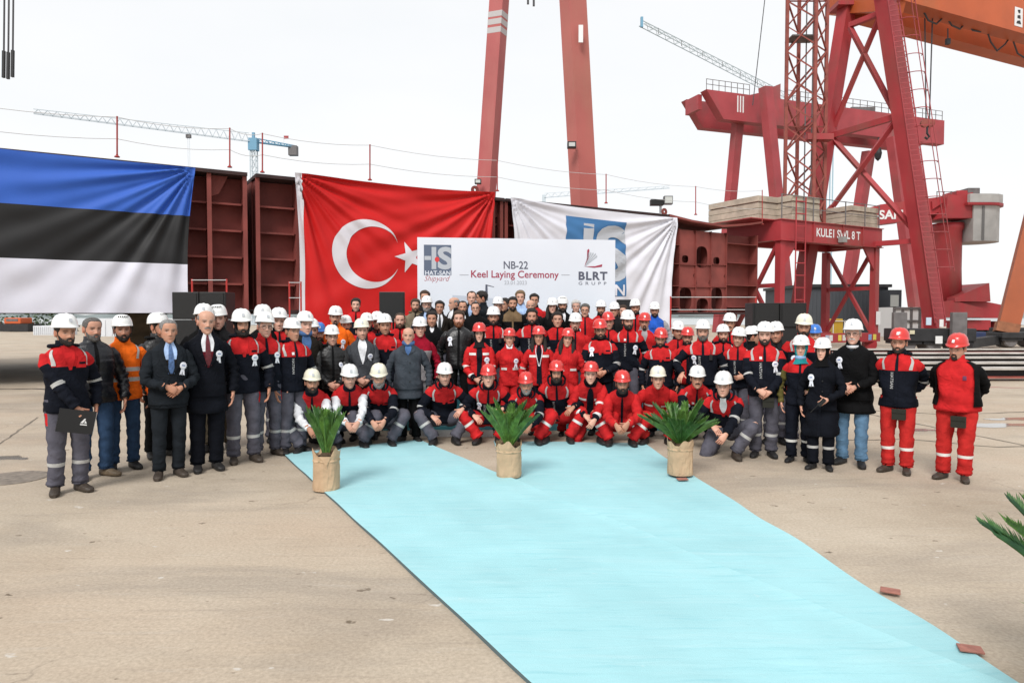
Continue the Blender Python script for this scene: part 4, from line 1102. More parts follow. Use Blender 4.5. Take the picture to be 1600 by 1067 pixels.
# --- harbour crane with concrete counterweight
HY = 58.0
hc = thing('harbour_crane', 'red pedestal harbour crane with big pale concrete counterweight', 'crane', (D(1480, 528, HY).x, HY, 0))
cx_ = D(1480, 400, HY).x; zz_ = lambda py: D(1480, py, HY).z
w_px = HY / 1090
MB().lathe([(21*w_px, zz_(470)), (19.5*w_px, zz_(420)), (19.5*w_px, zz_(362)), (22*w_px, zz_(358)), (22*w_px, zz_(350))], (cx_, HY, 0), 24).build('pedestal', M_RED, hc, smooth=True)
def hpbox(nm, x0, x1, y0, y1, d0, d1, m): 
    a, b_ = D(x0, y1, HY), D(x1, y0, HY); return MB().box((a.x, HY + d0, a.z), (b_.x, HY + d1, b_.z)).build(nm, m, hc, bevel=.05)
def hpoly(nm, pts, d0, d1, m):
    q = [D(x, y, HY) for x, y in pts]; n_ = len(q)
    vs_ = [(p.x, HY + d0, p.z) for p in q] + [(p.x, HY + d1, p.z) for p in q]
    return MB().add(vs_, [tuple(range(n_)), tuple(reversed(range(n_, 2*n_)))] + [(i, n_+i, n_+(i+1) % n_, (i+1) % n_) for i in range(n_)]).build(nm, m, hc)
hpoly('slew_deck', [(1452, 345), (1460, 330), (1462, 312), (1500, 306), (1505, 330), (1512, 345)], -1.6, 1.6, M_RED)
hpoly('jib', [(1340, 330), (1368, 322), (1446, 312), (1470, 309), (1470, 330), (1446, 338), (1405, 348), (1340, 356)], -.8, .8, M_RED)
hpoly('jib_stay', [(1445, 318), (1470, 307), (1500, 309), (1500, 314), (1470, 315), (1446, 330)], -1.0, -.82, M_RED)
V, Fc = text_mesh('HAT-SAN', 1.0, bold=.03); x1 = max(p[0] for p in V)
a, b_ = D(1326, 343, HY - .83), D(1411, 332, HY - .83)
MB().add([(a.x + (b_.x - a.x) * p[0]/x1, HY - .83, a.z + (b_.z - a.z) * p[0]/x1*.12 + .72 * p[1]/.73) for p in V], Fc).build('lettering', M_WHITE, hc)
# counterweight: half round concrete body in vertical ribs with a cap
cwx, cwy = D(1522, 350, HY).x, HY
def half_round(r_, z0, z1, nm, m, x0=1499, kx=1.0):
    xl = D(x0, 350, HY).x; pts = [(xl, cwy - r_), ]
    for k in range(9):
        t = -math.pi/2 + math.pi * k / 8; pts.append((cwx + r_ * kx * math.cos(t), cwy + r_ * math.sin(t)))
    pts.append((xl, cwy + r_))
    return MB().prism(pts, z0, z1).build(nm, m, hc)
half_round(1.75, zz_(380), zz_(324), 'counterweight', M_CONC2)
half_round(1.95, zz_(322), zz_(309), 'counterweight_cap', M_CONC2, 1491)
half_round(2.0, zz_(326), zz_(322.3), 'counterweight_band', M_RED, 1487)
for px in (1536, 1553):
    a = D(px, 352, HY - 1.77); MB().box((a.x - .10, HY - (1.80 if px < 1540 else 1.3), zz_(379)), (a.x + .10, HY - (1.7 if px < 1540 else 1.1), zz_(327))).build('counterweight_joint', mat('joint_shadow', (.16, .16, .16), .9), hc)
hpbox('machine_box', 1500, 1519, 297, 309, -1, 1, M_GREYST); hpbox('winch', 1483, 1500, 301, 308, -1, 1, M_RED)
for px in (1464, 1475, 1486, 1522, 1530): px_bar('railing_post', (px, 309, HY - .9), (px, 299, HY - .9), .05, M_GREYST, hc)
px_bar('railing', (1464, 300, HY - .9), (1530, 300, HY - .9), .05, M_GREYST, hc)
hpoly('base_block', [(1468, 466), (1520, 444), (1522, 472), (1468, 472)], -2, 2, M_RED)
hpoly('outrigger', [(1466, 474), (1522, 472), (1572, 482), (1572, 497), (1514, 497), (1500, 484), (1466, 480)], -1.5, 1.5, M_RED)
hpoly('portal_beam', [(1440, 474), (1466, 470), (1512, 482), (1513, 496), (1440, 496)], -1.9, -1.52, M_RED)
hpoly('underframe', [(1495, 501), (1530, 500), (1530, 515), (1495, 515)], -1.4, 1.4, M_RED); hpoly('underframe', [(1541, 502), (1566, 502), (1566, 515), (1541, 515)], -1.4, 1.4, M_RED)
for px in (1500, 1525, 1545, 1560): px_bar('wheel_leg', (px, 515, HY), (px, 527.5, HY), .8, M_DARKST, hc)
for k in range(4): px_bar('stair_rail', (1522, 458 + k*6, HY - 1), (1536, 457 + k*6, HY - 1), .05, M_GREYST, hc)

# --- workshop, sheds and yard clutter on the right
bd = thing('workshop_building', 'dark grey workshop shed behind the crane portal', 'building', (D(1330, 520, 66).x, 66, 0))
a, b_ = D(1255, 525, 66), D(1388, 449, 66)
M_SHED = mat('dark_cladding', (0.055, 0.062, 0.072), .7, .12, .4)
MB().box((a.x, 66, 0), (b_.x, 76, b_.z)).build('wall', M_SHED, bd)
nrib = 22
for k in range(nrib):
    x = a.x + (b_.x - a.x) * (k + .5)/nrib; MB().box((x - .04, 65.95, 0), (x + .04, 65.998, b_.z - .003)).build('cladding_rib', M_SHED, bd)
MB().box((a.x - .2, 65.7, b_.z + .002), (b_.x + .2, 76.2, b_.z + .28)).build('roof', M_DARKST, bd)
an = thing('site_office', 'pale site office box with grey frame behind the near crane', 'building', (D(1420, 520, 64).x, 64, 0))
a, b_ = D(1389, 526, 64), D(1409, 453, 64)
MB().box((a.x, 64, 0), (b_.x, 68, b_.z)).build('stair_tower', M_SHED, an)
MB().box((D(1391.5, 500, 63.9).x, 63.93, D(1392, 479, 64).z), (D(1404, 500, 63.9).x, 63.997, D(1392, 461, 64).z)).build('window', mat('pale_pane', (.5, .53, .5), .3), an)
a, b_ = D(1396, 526, 60), D(1437, 480, 60)
MB().box((a.x, 60, 0), (b_.x, 63, b_.z)).build('cabin_wall', M_WHITE, an)
for k in range(4):
    x = a.x + (b_.x - a.x) * k/3; MB().box((x - .1, 59.9, 0), (x + .1, 59.998, b_.z)).build('cabin_frame', M_GREYST, an)
for z in (.05, b_.z * .5, b_.z - .2): MB().box((a.x - .1, 59.86, z), (b_.x + .1, 59.896, z + .18)).build('cabin_frame', M_GREYST, an)
M_YEL = mat('machine_yellow', (0.55, 0.34, 0.03), .5, .1, 2)
ym = thing('compressor', 'small yellow machine standing behind the portal bracing', 'machine', (D(1310, 520, 50).x, 50, 0))
a, b_ = D(1303, 520, 50), D(1318, 498, 50)
MB().box((a.x, 50, .5), (b_.x, 51, b_.z)).build('body', M_YEL, ym, bevel=.08)
MB().box((a.x - .3, 50.1, .1), (b_.x + .6, 51, .48)).build('chassis', M_GREYST, ym)
for k in range(4): MB().bar((a.x - .9 + k*.8, 49.9, .1), (a.x - .9 + k*.8, 49.9, 1.5), .05).build('guard_post', M_WHITE, ym)
MB().bar((a.x - .9, 49.9, 1.45), (a.x + 1.5, 49.9, 1.45), .05).build('guard_bar', M_WHITE, ym)
bf = thing('pallet_pile', 'low dark blue covered pile behind the near crane wheels', 'pile', (D(1530, 533, 46).x, 46, 0))
a, b_ = D(1500, 535, 46), D(1556, 519, 46); MB().box((a.x, 46, 0.0), (b_.x, 48, b_.z)).build('cover', mat('tarpaulin_blue', (.02, .035, .10), .6, .2, 2), bf, bevel=.1)
a, b_ = D(1560, 535, 47), D(1640, 512, 47); MB().box((a.x, 46.6, 0.0), (b_.x, 48, b_.z)).build('steel_stack', M_DARKST, bf, bevel=.05)
# steel beams laid along the yard
M_STEELB = mat('weathered_steel', (0.42, 0.40, 0.37), .6, .2, 1.5, dirt=(.22, .18, .15), dirt_amt=.6)
for k, (py, h_, lb) in enumerate(((553, .25, 'farthest long steel beam lying along the rails'), (562, .3, 'long pale steel beam, second from the cranes'), (571, .32, 'long pale steel beam in the middle of the row'), (582, .34, 'long dark edged steel beam, second nearest'), (594, .36, 'nearest long steel beam on timber bearers'))):
    p = on_ground(1500, py); L0, L1 = -6.5 + k * .3, 16
    t = thing('steel_beam', lb, 'steel beam', (p.x, p.y, 0), 'steel beams laid in the yard')
    q = 0.02
    MB().box((p.x + L0, p.y - .32, h_ - .05), (p.x + L1, p.y + .32, h_)).build('top_flange', M_STEELB, t)
    MB().box((p.x + L0, p.y - .04, .13), (p.x + L1, p.y + .04, h_ - .053)).build('web', M_DARKST, t)
    MB().box((p.x + L0, p.y - .3, .08), (p.x + L1, p.y + .3, .127)).build('bottom_flange', M_RUST, t)
    for j in range(5): MB().box((p.x + L0 + 1 + j*4.4, p.y - .34, 0.0), (p.x + L0 + 1.2 + j*4.4, p.y + .34, .077)).build('bearer', mat('keel_timber', (.2, .15, .1)), t)
strip_on_ground('painted_line', [(1180, 601), (1420, 603), (1760, 609)], .10, mat('line_pink', (.40, .09, .12), .8, .3, 3), seed=9)
strip_on_ground('crane_rail', [(-200, 606), (64, 608), (420, 612)], .16, M_DARKST, seed=10)
# --- far left: shore-side yard seen under the hull
def far_container(label, x0, x1, y0, y1, Y, m):
    a, b_ = D(x0, y1, Y), D(x1, y0, Y); t = thing('container', label, 'container', ((a.x+b_.x)/2, Y, 0), 'containers beyond the slipway')
    MB().box((a.x, Y, 0), (b_.x, Y + 2.4, b_.z)).build('body', m, t)
    n_ = 14
    for k in range(n_): 
        x = a.x + (b_.x-a.x)*(k+.5)/n_; MB().box((x-.05, Y-.05, .1), (x+.05, Y-.002, b_.z-.1)).build('rib', m, t)
    return t
far_container('long white container wall under the hull, behind puffer jackets', 148, 300, 498, 522, 62, mat('container_white', (.6, .62, .65), .6, .08, .5))
far_container('low white container beside the orange machine', 52, 96, 509, 522, 66, mat('container_white', (.6, .62, .65)))
ex = thing('excavator', 'small orange machine cab on the far shore under the flag', 'machine', (D(24, 520, 80).x, 80, 0))
a, b_ = D(6, 506, 80), D(32, 496.5, 80)
MB().box((a.x, 80, a.z), (b_.x, 82, b_.z)).build('cab', mat('machine_orange', (.5, .10, .03), .6), ex, bevel=.1)
MB().box((a.x + .3, 79.96, a.z + .3), (b_.x - .3, 79.998, b_.z - .12)).build('cab_window', M_GREYST, ex)
MB().box((a.x - .8, 80, .05), (b_.x + .8, 82.2, a.z - .002)).build('track', M_DARKST, ex)
def bush(label, px, py0, w, Y, seed):
    r_ = random.Random(seed); b0 = D(px, py0, Y); t = thing('shrub', label, 'shrub', (b0.x, Y, 0), 'bushes beyond the slipway')
    mb = MB(); hgt = D(px, 494, Y).z
    for k in range(420):
        x = b0.x + r_.gauss(0, w/2.6); z = abs(r_.gauss(0, .5)) * hgt; y = Y + r_.gauss(0, .8); s_ = r_.uniform(.10, .28)
        a_ = r_.uniform(0, 6.28); v1 = Vector((math.cos(a_), math.sin(a_), r_.uniform(-.4, .6))) * s_; v2 = Vector((-math.sin(a_), math.cos(a_)*.4, r_.uniform(.3, 1))) * s_
        p = Vector((x, y, z)); mb.add([p - v1, p + v2*.6, p + v1, p - v2*.6], [(0, 1, 2, 3)])
    mb.build('foliage', mat('shrub_leaf', (.055, .085, .045), .8, .4, 3), t); MB().tube([(b0.x, Y, 0), (b0.x + .1, Y, hgt*.6)], .08, 6).build('stem', M_RUST, t)
bush('dark bush on the far shore right of the orange machine', 52, 520, 2.6, 84, 1); bush('dark bush on the far shore behind the binder man', 88, 520, 2.8, 84, 2); bush('dark bush on far shore at the frame edge', 0, 520, 2.4, 86, 3)
# chains hanging at the frame top
hr = thing('hoist_ropes', 'dark hoist ropes with weights hanging at upper left corner', 'hoist ropes', D(12, 125, 30))
for px, yb in ((6, 122), (13, 124), (20, 121)):
    part_bar('rope', D(px + 2, -120, 30), D(px, yb - 40, 30), .05, M_WIRE, hr); part_bar('weight', D(px, yb - 42, 30), D(px - .5, yb, 30), .10, M_DARKST, hr)
hk = thing('hoist_ropes', 'short hook ends hanging between the faded gantry legs', 'hoist ropes', D(830, 5, 40))
for px, yb in ((825, 7), (834, 10)): part_bar('rope', D(px, -150, 40), D(px, yb, 40), .12, M_WIRE, hk)
# ================================================================== people
def V3(*a): return np.array(a, float)
def nrm(v): return v / (np.linalg.norm(v) + 1e-9)
def npv(v): return np.array((v.x, v.y, v.z))
class Mesh:
    """numpy mesh collector; one object per clothing part"""
    def __init__(s): s.V, s.F, s.M, s.C, s.n = [], [], [], [], 0
    def add(s, V, F, M=0, C=None):
        V = np.asarray(V, float).reshape(-1, 3); k = s.n; s.V.append(V); s.n += len(V)
        s.F.extend([tuple(i + k for i in f) for f in F])
        s.M.extend(M if isinstance(M, list) else [M] * len(F))
        if C is not None: s.C.append(np.asarray(C, float).reshape(-1, 3))
        return s
    def grid(s, P, M=0, C=None, wrap=True, flip=False):
        """P: rows x cols x 3"""
        r, c = P.shape[:2]; F, MM = [], []
        for i in range(r - 1):
            for j in range(c if wrap else c - 1):
                j2 = (j + 1) % c
                q = (i*c+j, i*c+j2, (i+1)*c+j2, (i+1)*c+j)
                F.append(q[::-1] if flip else q)
                MM.append(M(i, j) if callable(M) else M)
        return s.add(P.reshape(-1, 3), F, MM, None if C is None else C.reshape(-1, 3))
    def cap(s, ring, M=0, C=None):
        c = ring.mean(0); n = len(ring)
        return s.add(np.vstack([ring, c]), [(i, (i+1) % n, n) for i in range(n)], M, None if C is None else np.vstack([C, C[:1]]))
    def build(s, name, mats, parent=None, smooth=True):
        me = bpy.data.meshes.new(name); V = np.vstack(s.V)
        me.from_pydata(V.tolist(), [], s.F)
        if not isinstance(mats, (list, tuple)): mats = [mats]
        for m in mats: me.materials.append(m)
        me.polygons.foreach_set('material_index', s.M)
        if smooth: me.polygons.foreach_set('use_smooth', [True] * len(s.F))
        if s.C:
            C = np.vstack(s.C); at = me.color_attributes.new('Col', 'FLOAT_COLOR', 'POINT')
            at.data.foreach_set('color', np.hstack([C, np.ones((len(C), 1))]).ravel())
        me.update()
        o = bpy.data.objects.new(name, me); COL.objects.link(o)
        if parent is not None: o.parent = parent
        return o
def skin_material():
    m = bpy.data.materials.new('skin'); m.use_nodes = True; n, l = m.node_tree.nodes, m.node_tree.links
    b = n['Principled BSDF']; a = n.new('ShaderNodeAttribute'); a.attribute_name = 'Col'
    tc = n.new('ShaderNodeTexCoord'); nz = n.new('ShaderNodeTexNoise'); nz.inputs['Scale'].default_value = 38; nz.inputs['Detail'].default_value = 3
    l.new(tc.outputs['Object'], nz.inputs['Vector'])
    rp = n.new('ShaderNodeValToRGB'); rp.color_ramp.elements[0].color = (.86, .80, .78, 1); rp.color_ramp.elements[1].color = (1.1, 1.06, 1.04, 1)
    l.new(nz.outputs['Fac'], rp.inputs['Fac'])
    mx = n.new('ShaderNodeMix'); mx.data_type = 'RGBA'; mx.blend_type = 'MULTIPLY'; mx.inputs[0].default_value = 1
    l.new(a.outputs['Color'], mx.inputs[6]); l.new(rp.outputs['Color'], mx.inputs[7]); l.new(mx.outputs[2], b.inputs['Base Color'])
    b.inputs['Roughness'].default_value = .5; b.inputs['Specular IOR Level'].default_value = .35
    b.inputs['Subsurface Weight'].default_value = 0.0
    return m
M_SKIN = skin_material()
SKINS = [V3(.55, .325, .235), V3(.48, .265, .18), V3(.60, .37, .285), V3(.41, .215, .145), V3(.52, .29, .205)]
def rot(yaw=0, pitch=0, roll=0):
    cy, sy, cp, sp, cr, sr = math.cos(yaw), math.sin(yaw), math.cos(pitch), math.sin(pitch), math.cos(roll), math.sin(roll)
    Rz = np.array([[cy, -sy, 0], [sy, cy, 0], [0, 0, 1]]); Rx = np.array([[1, 0, 0], [0, cp, -sp], [0, sp, cp]]); Ry = np.array([[cr, 0, sr], [0, 1, 0], [-sr, 0, cr]])
    return Rz @ Rx @ Ry
# ---- head: rows of (height, half width, front, back)
HT = np.array([(-.118, .012, .066, -.030), (-.112, .026, .078, -.016), (-.100, .040, .087, .0), (-.082, .051, .0895, .030), (-.058, .059, .089, .058), (-.03, .0645, .0885, .076),
               (0, .0695, .0875, .089), (.022, .0725, .089, .095), (.042, .0750, .0935, .099), (.07, .0745, .0895, .098), (.092, .066, .078, .088), (.108, .051, .060, .069), (.118, .031, .036, .044), (.1225, .006, .008, .01)])
_HS = np.concatenate([np.linspace(-.118, -.085, 5)[:-1], np.linspace(-.085, .045, 25), np.linspace(.045, .108, 8)[1:], [.114, .119, .1225]])
_PH = np.concatenate([np.linspace(-68, 68, 33), np.linspace(68, 292, 18)[1:-1]]) * math.pi / 180
def head_points(fem=False, jaw=1.0, off=0.0):
    H, P = np.meshgrid(_HS, _PH, indexing='ij')
    w = np.interp(H, HT[:, 0], HT[:, 1]); f = np.interp(H, HT[:, 0], HT[:, 2]); b = np.interp(H, HT[:, 0], HT[:, 3])
    low = np.clip(-H / .11, 0, 1)
    w = w * (1 + (jaw - 1) * low)
    if fem: w = w * (1 - .07 * low) * .97
    s, c = np.sin(P), np.cos(P); e = 2 / 2.25
    X = np.sign(s) * np.abs(s) ** e * (w + off)
    Yf = np.where(c > 0, np.abs(c) ** e * (f + off), -np.abs(c) ** e * (b + off))
    front = np.clip(c, 0, 1); ax = np.abs(X)
    g = lambda a, m, sd: np.exp(-((a - m) / sd) ** 2)
    nose = np.interp(H, [-.044, -.036, -.027, -.012, .015, .034], [0, .75, 1, .72, .30, 0])
    d = .026 * nose * np.exp(-(X / (.0105 + .006 * g(H, -.033, .009))) ** 2)
    d += -.0105 * g(ax, .031, .0135) * g(H, .006, .0105) + .0055 * g(H, .027, .008) * g(ax, .028, .024)
    d += .0045 * g(H, -.058, .0055) * g(ax, 0, .02) + .0045 * g(H, -.068, .005) * g(ax, 0, .017) - .003 * g(H, -.0625, .003) * g(ax, 0, .022) - .004 * g(H, -.08, .007) * g(ax, 0, .02)
    d += .006 * g(H, -.100, .011) * g(ax, 0, .02) + .003 * g(H, -.018, .014) * g(ax, .043, .013) - .003 * g(H, -.052, .014) * g(ax, .045, .012)
    Yf = Yf + d * front
    return np.stack([X, -Yf, H], -1), H, P, X, front
def head_colors(H, P, X, front, skin, hair, stubble, lips):
    ax = np.abs(X); g = lambda a, m, sd: np.exp(-((a - m) / sd) ** 2)
    C = np.tile(skin, H.shape + (1,)).astype(float)
    def blend(mask, col): 
        nonlocal C
        m = np.clip(mask, 0, 1)[..., None]; C = C * (1 - m) + np.asarray(col) * m
    fr = (front > .25) * 1.0
    blend(.35 * fr * g(H, -.018, .02) * g(ax, .045, .02) + .35 * fr * g(H, -.03, .01) * g(ax, 0, .012), skin * V3(1.05, .72, .68))
    blend(stubble * np.clip((-.034 - H) / .012, 0, 1) * np.clip((1.75 - np.abs(P)) / .3, 0, 1) * (1 - .85 * g(H, -.062, .009) * g(ax, 0, .02)), hair * .6 + skin * .22)
    blend(stubble * .9 * fr * g(H, -.047, .006) * g(ax, .008, .022), hair * .6 + skin * .2)
    blend(.95 * fr * g(H, .0275 - .09 * (ax - .03) ** 2 / .03, .0052) * np.clip((ax - .009) / .006, 0, 1) * np.clip((.056 - ax) / .01, 0, 1), hair * .8)
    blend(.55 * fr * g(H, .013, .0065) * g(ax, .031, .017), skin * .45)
    blend(.55 * fr * g(H, .004, .0050) * g(ax, .032, .0125), V3(.42, .39, .37))
    blend(.97 * fr * g(H, .0055, .0048) * g(ax, .031, .0062), V3(.02, .014, .01))
    blend(.75 * fr * g(H, .0105, .0028) * g(ax, .032, .015), V3(.05, .03, .025))
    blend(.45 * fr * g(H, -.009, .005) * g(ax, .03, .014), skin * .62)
    blend(.7 * fr * g(H, -.0625, .0065) * g(ax, 0, .021), lips)
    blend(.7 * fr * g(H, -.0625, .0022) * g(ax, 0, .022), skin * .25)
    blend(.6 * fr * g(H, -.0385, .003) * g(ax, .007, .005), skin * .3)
    return C
def tube_rings(P, Rad, n=12, ref=None, ell=None):
    """rings along a curve with parallel transported frames; Rad scalar list"""
    P = np.asarray(P); m = len(P); T = np.gradient(P, axis=0); T = T / (np.linalg.norm(T, axis=1, keepdims=True) + 1e-9)
    a = np.asarray(ref if ref is not None else (0, -1, 0), float); a = nrm(a - T[0] * a.dot(T[0]))
    th = np.arange(n) / n * 2 * math.pi; out = np.zeros((m, n, 3)); fr = []
    for i in range(m):
        a = nrm(a - T[i] * a.dot(T[i])); b = np.cross(T[i], a); fr.append((a.copy(), b.copy()))
        ea, eb = (1, 1) if ell is None else ell[i]
        out[i] = P[i] + Rad[i] * (ea * np.cos(th)[:, None] * a + eb * np.sin(th)[:, None] * b)
    return out, fr, T
def bent(S, E, W, us, soft=.16):
    """smooth two-bone curve, u 0..1"""
    out = []
    for u in us:
        if u < .5 - soft: out.append(S + (E - S) * (u / .5))
        elif u > .5 + soft: out.append(E + (W - E) * ((u - .5) / .5))
        else:
            t = (u - .5 + soft) / (2 * soft); p0 = S + (E - S) * ((.5 - soft) / .5); p2 = E + (W - E) * (soft / .5)
            out.append((1-t)**2 * p0 + 2*t*(1-t) * E + t*t * p2)
    return np.array(out)
def ik(A, B, l1, l2, pole):
    d = B - A; L = np.linalg.norm(d)
    if L > (l1 + l2) * .995: B = A + d / L * (l1 + l2) * .995; d = B - A; L = np.linalg.norm(d)
    x = (l1*l1 - l2*l2 + L*L) / (2*L); h = math.sqrt(max(0, l1*l1 - x*x)); dn = d / L
    p = nrm(np.asarray(pole, float) - dn * np.dot(pole, dn))
    return A + dn * x + p * h, B
def add_hand(mb, W, d, nb, side, curl, col, k=1.0, spread=1.0):
    """W wrist, d along the hand, nb back-of-hand normal, side = thumb side vector"""
    d = nrm(d); nb = nrm(nb - d * nb.dot(d)); s = nrm(np.cross(d, nb)); 
    if s.dot(side) < 0: s = -s
    k = k * 1.04
    th = np.arange(10) / 10 * 2 * math.pi
    rows = []
    for t, hw, ht in ((-.05, .026, .024), (0, .028, .020), (.03, .037, .017), (.06, .042, .0155), (.085, .040, .013), (.095, .032, .008)):
        rows.append(W + d * t * k + s * (.004 * (t > .02)) + (np.cos(th)[:, None] * s * hw + np.sin(th)[:, None] * nb * ht) * k)
    P = np.array(rows); mb.grid(P, 0, np.tile(col, P.shape[:2] + (1,))); mb.cap(P[-1], 0, np.tile(col, (10, 1)))
    th6 = np.arange(6) / 6 * 2 * math.pi
    def finger(base, dr, ln, r, cu, side_ax):
        pts = [base - dr * .012 * k]; cur = dr; p = base
        for seg, q in zip((.45, .32, .23), (cu * .7, cu * 1.0, cu * .7)):
            a = q; cur = cur * math.cos(a) - np.cross(side_ax, cur) * math.sin(a) * fs
            cur = nrm(cur); p = p + cur * ln * seg * k; pts.append(p)
        pts.append(p + cur * .004 * k)
        rr = [r*k, r*k*1.02, r*k*.95, r*k*.85, r*k*.45]
        G, _, _ = tube_rings(np.array(pts), rr, 6, nb)
        mb.grid(G, 0, np.tile(col * V3(1.02, .95, .93), G.shape[:2] + (1,))); mb.cap(G[-1], 0, np.tile(col, (6, 1)))
    fs = 1.0 if np.dot(-np.cross(s, d), -nb) > 0 else -1.0
    for i, (o_, ln, r) in enumerate(((.030, .072, .0088), (.010, .081, .0092), (-.010, .076, .0088), (-.029, .060, .0078))):
        finger(W + d * .088 * k + s * o_ * k, nrm(d + s * (o_ * 2.0) * spread), ln, r, curl * (1 + .08 * i), s)
    finger(W + d * .028 * k + s * .036 * k, nrm(d * .75 + s * .6 - nb * .25), .062, .0098, curl * .45, nb if fs > 0 else nb)
# ---- shared pieces
def helmet_mesh(style='std'):
    mb = Mesh(); nc, nr = 30, 11; th = np.arange(nc) / nc * 2 * math.pi; s, c = np.sin(th), np.cos(th)
    rows = []
    h0 = .056
    def ring(v, grow, z):
        r = np.cos(v * math.pi / 2) ** .62 if v < 1 else .0
        x = s * (.098 * r + grow); y = -(np.where(c > 0, .117, .124) * c * r + grow * c)
        return np.stack([x, y, np.full(nc, z)], -1)
    peak = np.clip(c, 0, 1) ** 2.5
    def brim(g0, z, pk):
        P = ring(0, g0, z); P[:, 1] -= peak * pk; P[:, 2] -= peak * .006 - .004 * np.clip(-c, 0, 1); return P
    pk = .020 if style == 'std' else .006; bo = .011 if style == 'std' else .005
    rows += [ring(0, -.012, h0 + .012), brim(-.004, h0 - .002, pk * .6), brim(bo, h0 - .004, pk), brim(bo + .001, h0 + .002, pk), brim(.003, h0 + .010, pk * .15)]
    for i in range(1, nr):
        v = i / nr; P = ring(v, .002 * (1 - v), h0 + .010 + .112 * math.sin(v * math.pi / 2))
        if style == 'std':
            rid = np.exp(-(P[:, 0] / .012) ** 2) * .006 + .004 * np.exp(-((np.abs(P[:, 0]) - .042) / .009) ** 2)
            P[:, 2] += rid * math.sin(v * math.pi / 2)
        rows.append(P)
    P = np.array(rows); dark = 1
    mb.grid(P, lambda i, j: dark if i == 0 else 0)
    mb.cap(P[-1] * V3(1, 1, 1) , 0)
    if style != 'std':
        for k in range(6):
            x = (k - 2.5) * .018; mb.add([(x-.005, -.112 + abs(x)*.3, h0+.085), (x+.005, -.112 + abs(x)*.3, h0+.085), (x+.004, -.094 + abs(x)*.3, h0+.105), (x-.004, -.094 + abs(x)*.3, h0+.105)], [(0, 1, 2, 3)], 1)
    return mb
def rosette_mesh():
    mb = Mesh(); n = 24; th = np.arange(n) / n * 2 * math.pi
    r = .040 + .0025 * np.cos(th * 12); z = .006 + .003 * np.cos(th * 12)
    o = np.stack([np.cos(th) * r, -z, np.sin(th) * r], -1); i_ = np.stack([np.cos(th) * .028, np.full(n, -.010), np.sin(th) * .028], -1)
    mb.grid(np.array([o, i_]), 0); mb.cap(i_, 0)
    for sx in (-1, 1):
        mb.add([(sx*.004 - .011, -.004, -.02), (sx*.004 + .011, -.004, -.02), (sx*.020 + .012, -.007, -.105), (sx*.020, -.006, -.095), (sx*.020 - .012, -.007, -.105)], [(0, 1, 2, 3, 4)], 0)
    mb.add([(-.018, -.0115, -.004), (.018, -.0115, -.004), (.018, -.0115, .008), (-.018, -.0115, .008)], [(0, 1, 2, 3)], 1)
    return mb
M_HELM = {'white': mat('helmet_white', (.78, .79, .78), .3, .02, 20, coat=.3, dirt=(.6, .59, .55), dirt_amt=.3), 'cream': mat('helmet_cream', (.74, .71, .58), .35, .03, 20, coat=.2),
          'red': mat('helmet_red', (.56, .035, .03), .3, .04, 20, coat=.3), 'blue': mat('helmet_blue', (.03, .15, .5), .3, coat=.3)}
M_HDARK = mat('helmet_lining', (.015, .015, .016), .9)
M_ROS, M_ROSB = mat('rosette_satin', (.72, .74, .80), .5), mat('rosette_print', (.15, .22, .42), .6)
M_REFL = mat('reflective_tape', (.40, .40, .39), .45, .08, 30); M_REFLW = mat('reflective_tape_bright', (.62, .62, .60), .45, .06, 30)
M_LETT = mat('jacket_lettering', (.30, .30, .30), .7)
_shared = {}
def shared(key, maker, mats):
    if key not in _shared:
        o = maker().build(key, mats); _shared[key] = o.data; bpy.data.objects.remove(o)
    return _shared[key]
def inst(name, me, mats, parent, M):
    o = bpy.data.objects.new(name, me); COL.objects.link(o); o.parent = parent; o.matrix_local = Matrix(M.tolist()) if not isinstance(M, Matrix) else M
    if mats is not None:
        for i, m in enumerate(mats):
            o.material_slots[i].link = 'OBJECT'; o.material_slots[i].material = m
    return o
def mat4(Rm, t, k=1.0):
    M = np.eye(4); M[:3, :3] = Rm * k; M[:3, 3] = t; return M
NAVY, RED, GREY = (.0058, .0072, .0125), (.45, .017, .019), (.085, .083, .104)
CL = {'navy': NAVY, 'red': RED, 'grey': GREY, 'black': (.0045, .0045, .005), 'jeans': (.03, .06, .12), 'jeanslight': (.10, .19, .30), 'white': (.66, .67, .70), 'orange': (.80, .14, .012), 'slate': (.012, .015, .019), 'suitgrey': (.052, .056, .064),
      'darknavy': (.0045, .0055, .009), 'coatgrey': (.040, .047, .058), 'brown': (.017, .014, .011), 'tan': (.15, .10, .055), 'olive': (.10, .085, .025), 'maroon': (.25, .006, .02), 'blue': (.02, .09, .42), 'charcoal': (.012, .012, .013),
      'khaki': (.16, .13, .09), 'lightgrey': (.30, .29, .30), 'lightblue': (.35, .48, .72), 'teal': (.02, .24, .26), 'burgundy': (.09, .008, .014), 'reddull': (.42, .022, .02), 'scarfblue': (.06, .12, .26), 'plaid': (.16, .02, .025), 'bootbrown': (.045, .034, .026), 'bootblack': (.014, .013, .013), 'boottan': (.13, .095, .06)}
def cm(k_): return cloth(k_, CL[k_], rough=.45 if k_ == 'leather' else .85)
CL['leather'] = (.008, .008, .009)
HAIRC = {'dark': V3(.014, .010, .008), 'brown': V3(.05, .028, .016), 'grey': V3(.20, .195, .19), 'white': V3(.48, .47, .45), 'blond': V3(.17, .11, .06), 'ginger': V3(.15, .05, .018), 'salt': V3(.10, .095, .09)}
HAIRM = {k: mat('hair_' + k, tuple(v), .6, .35, 60, .6, 180) for k, v in HAIRC.items()}
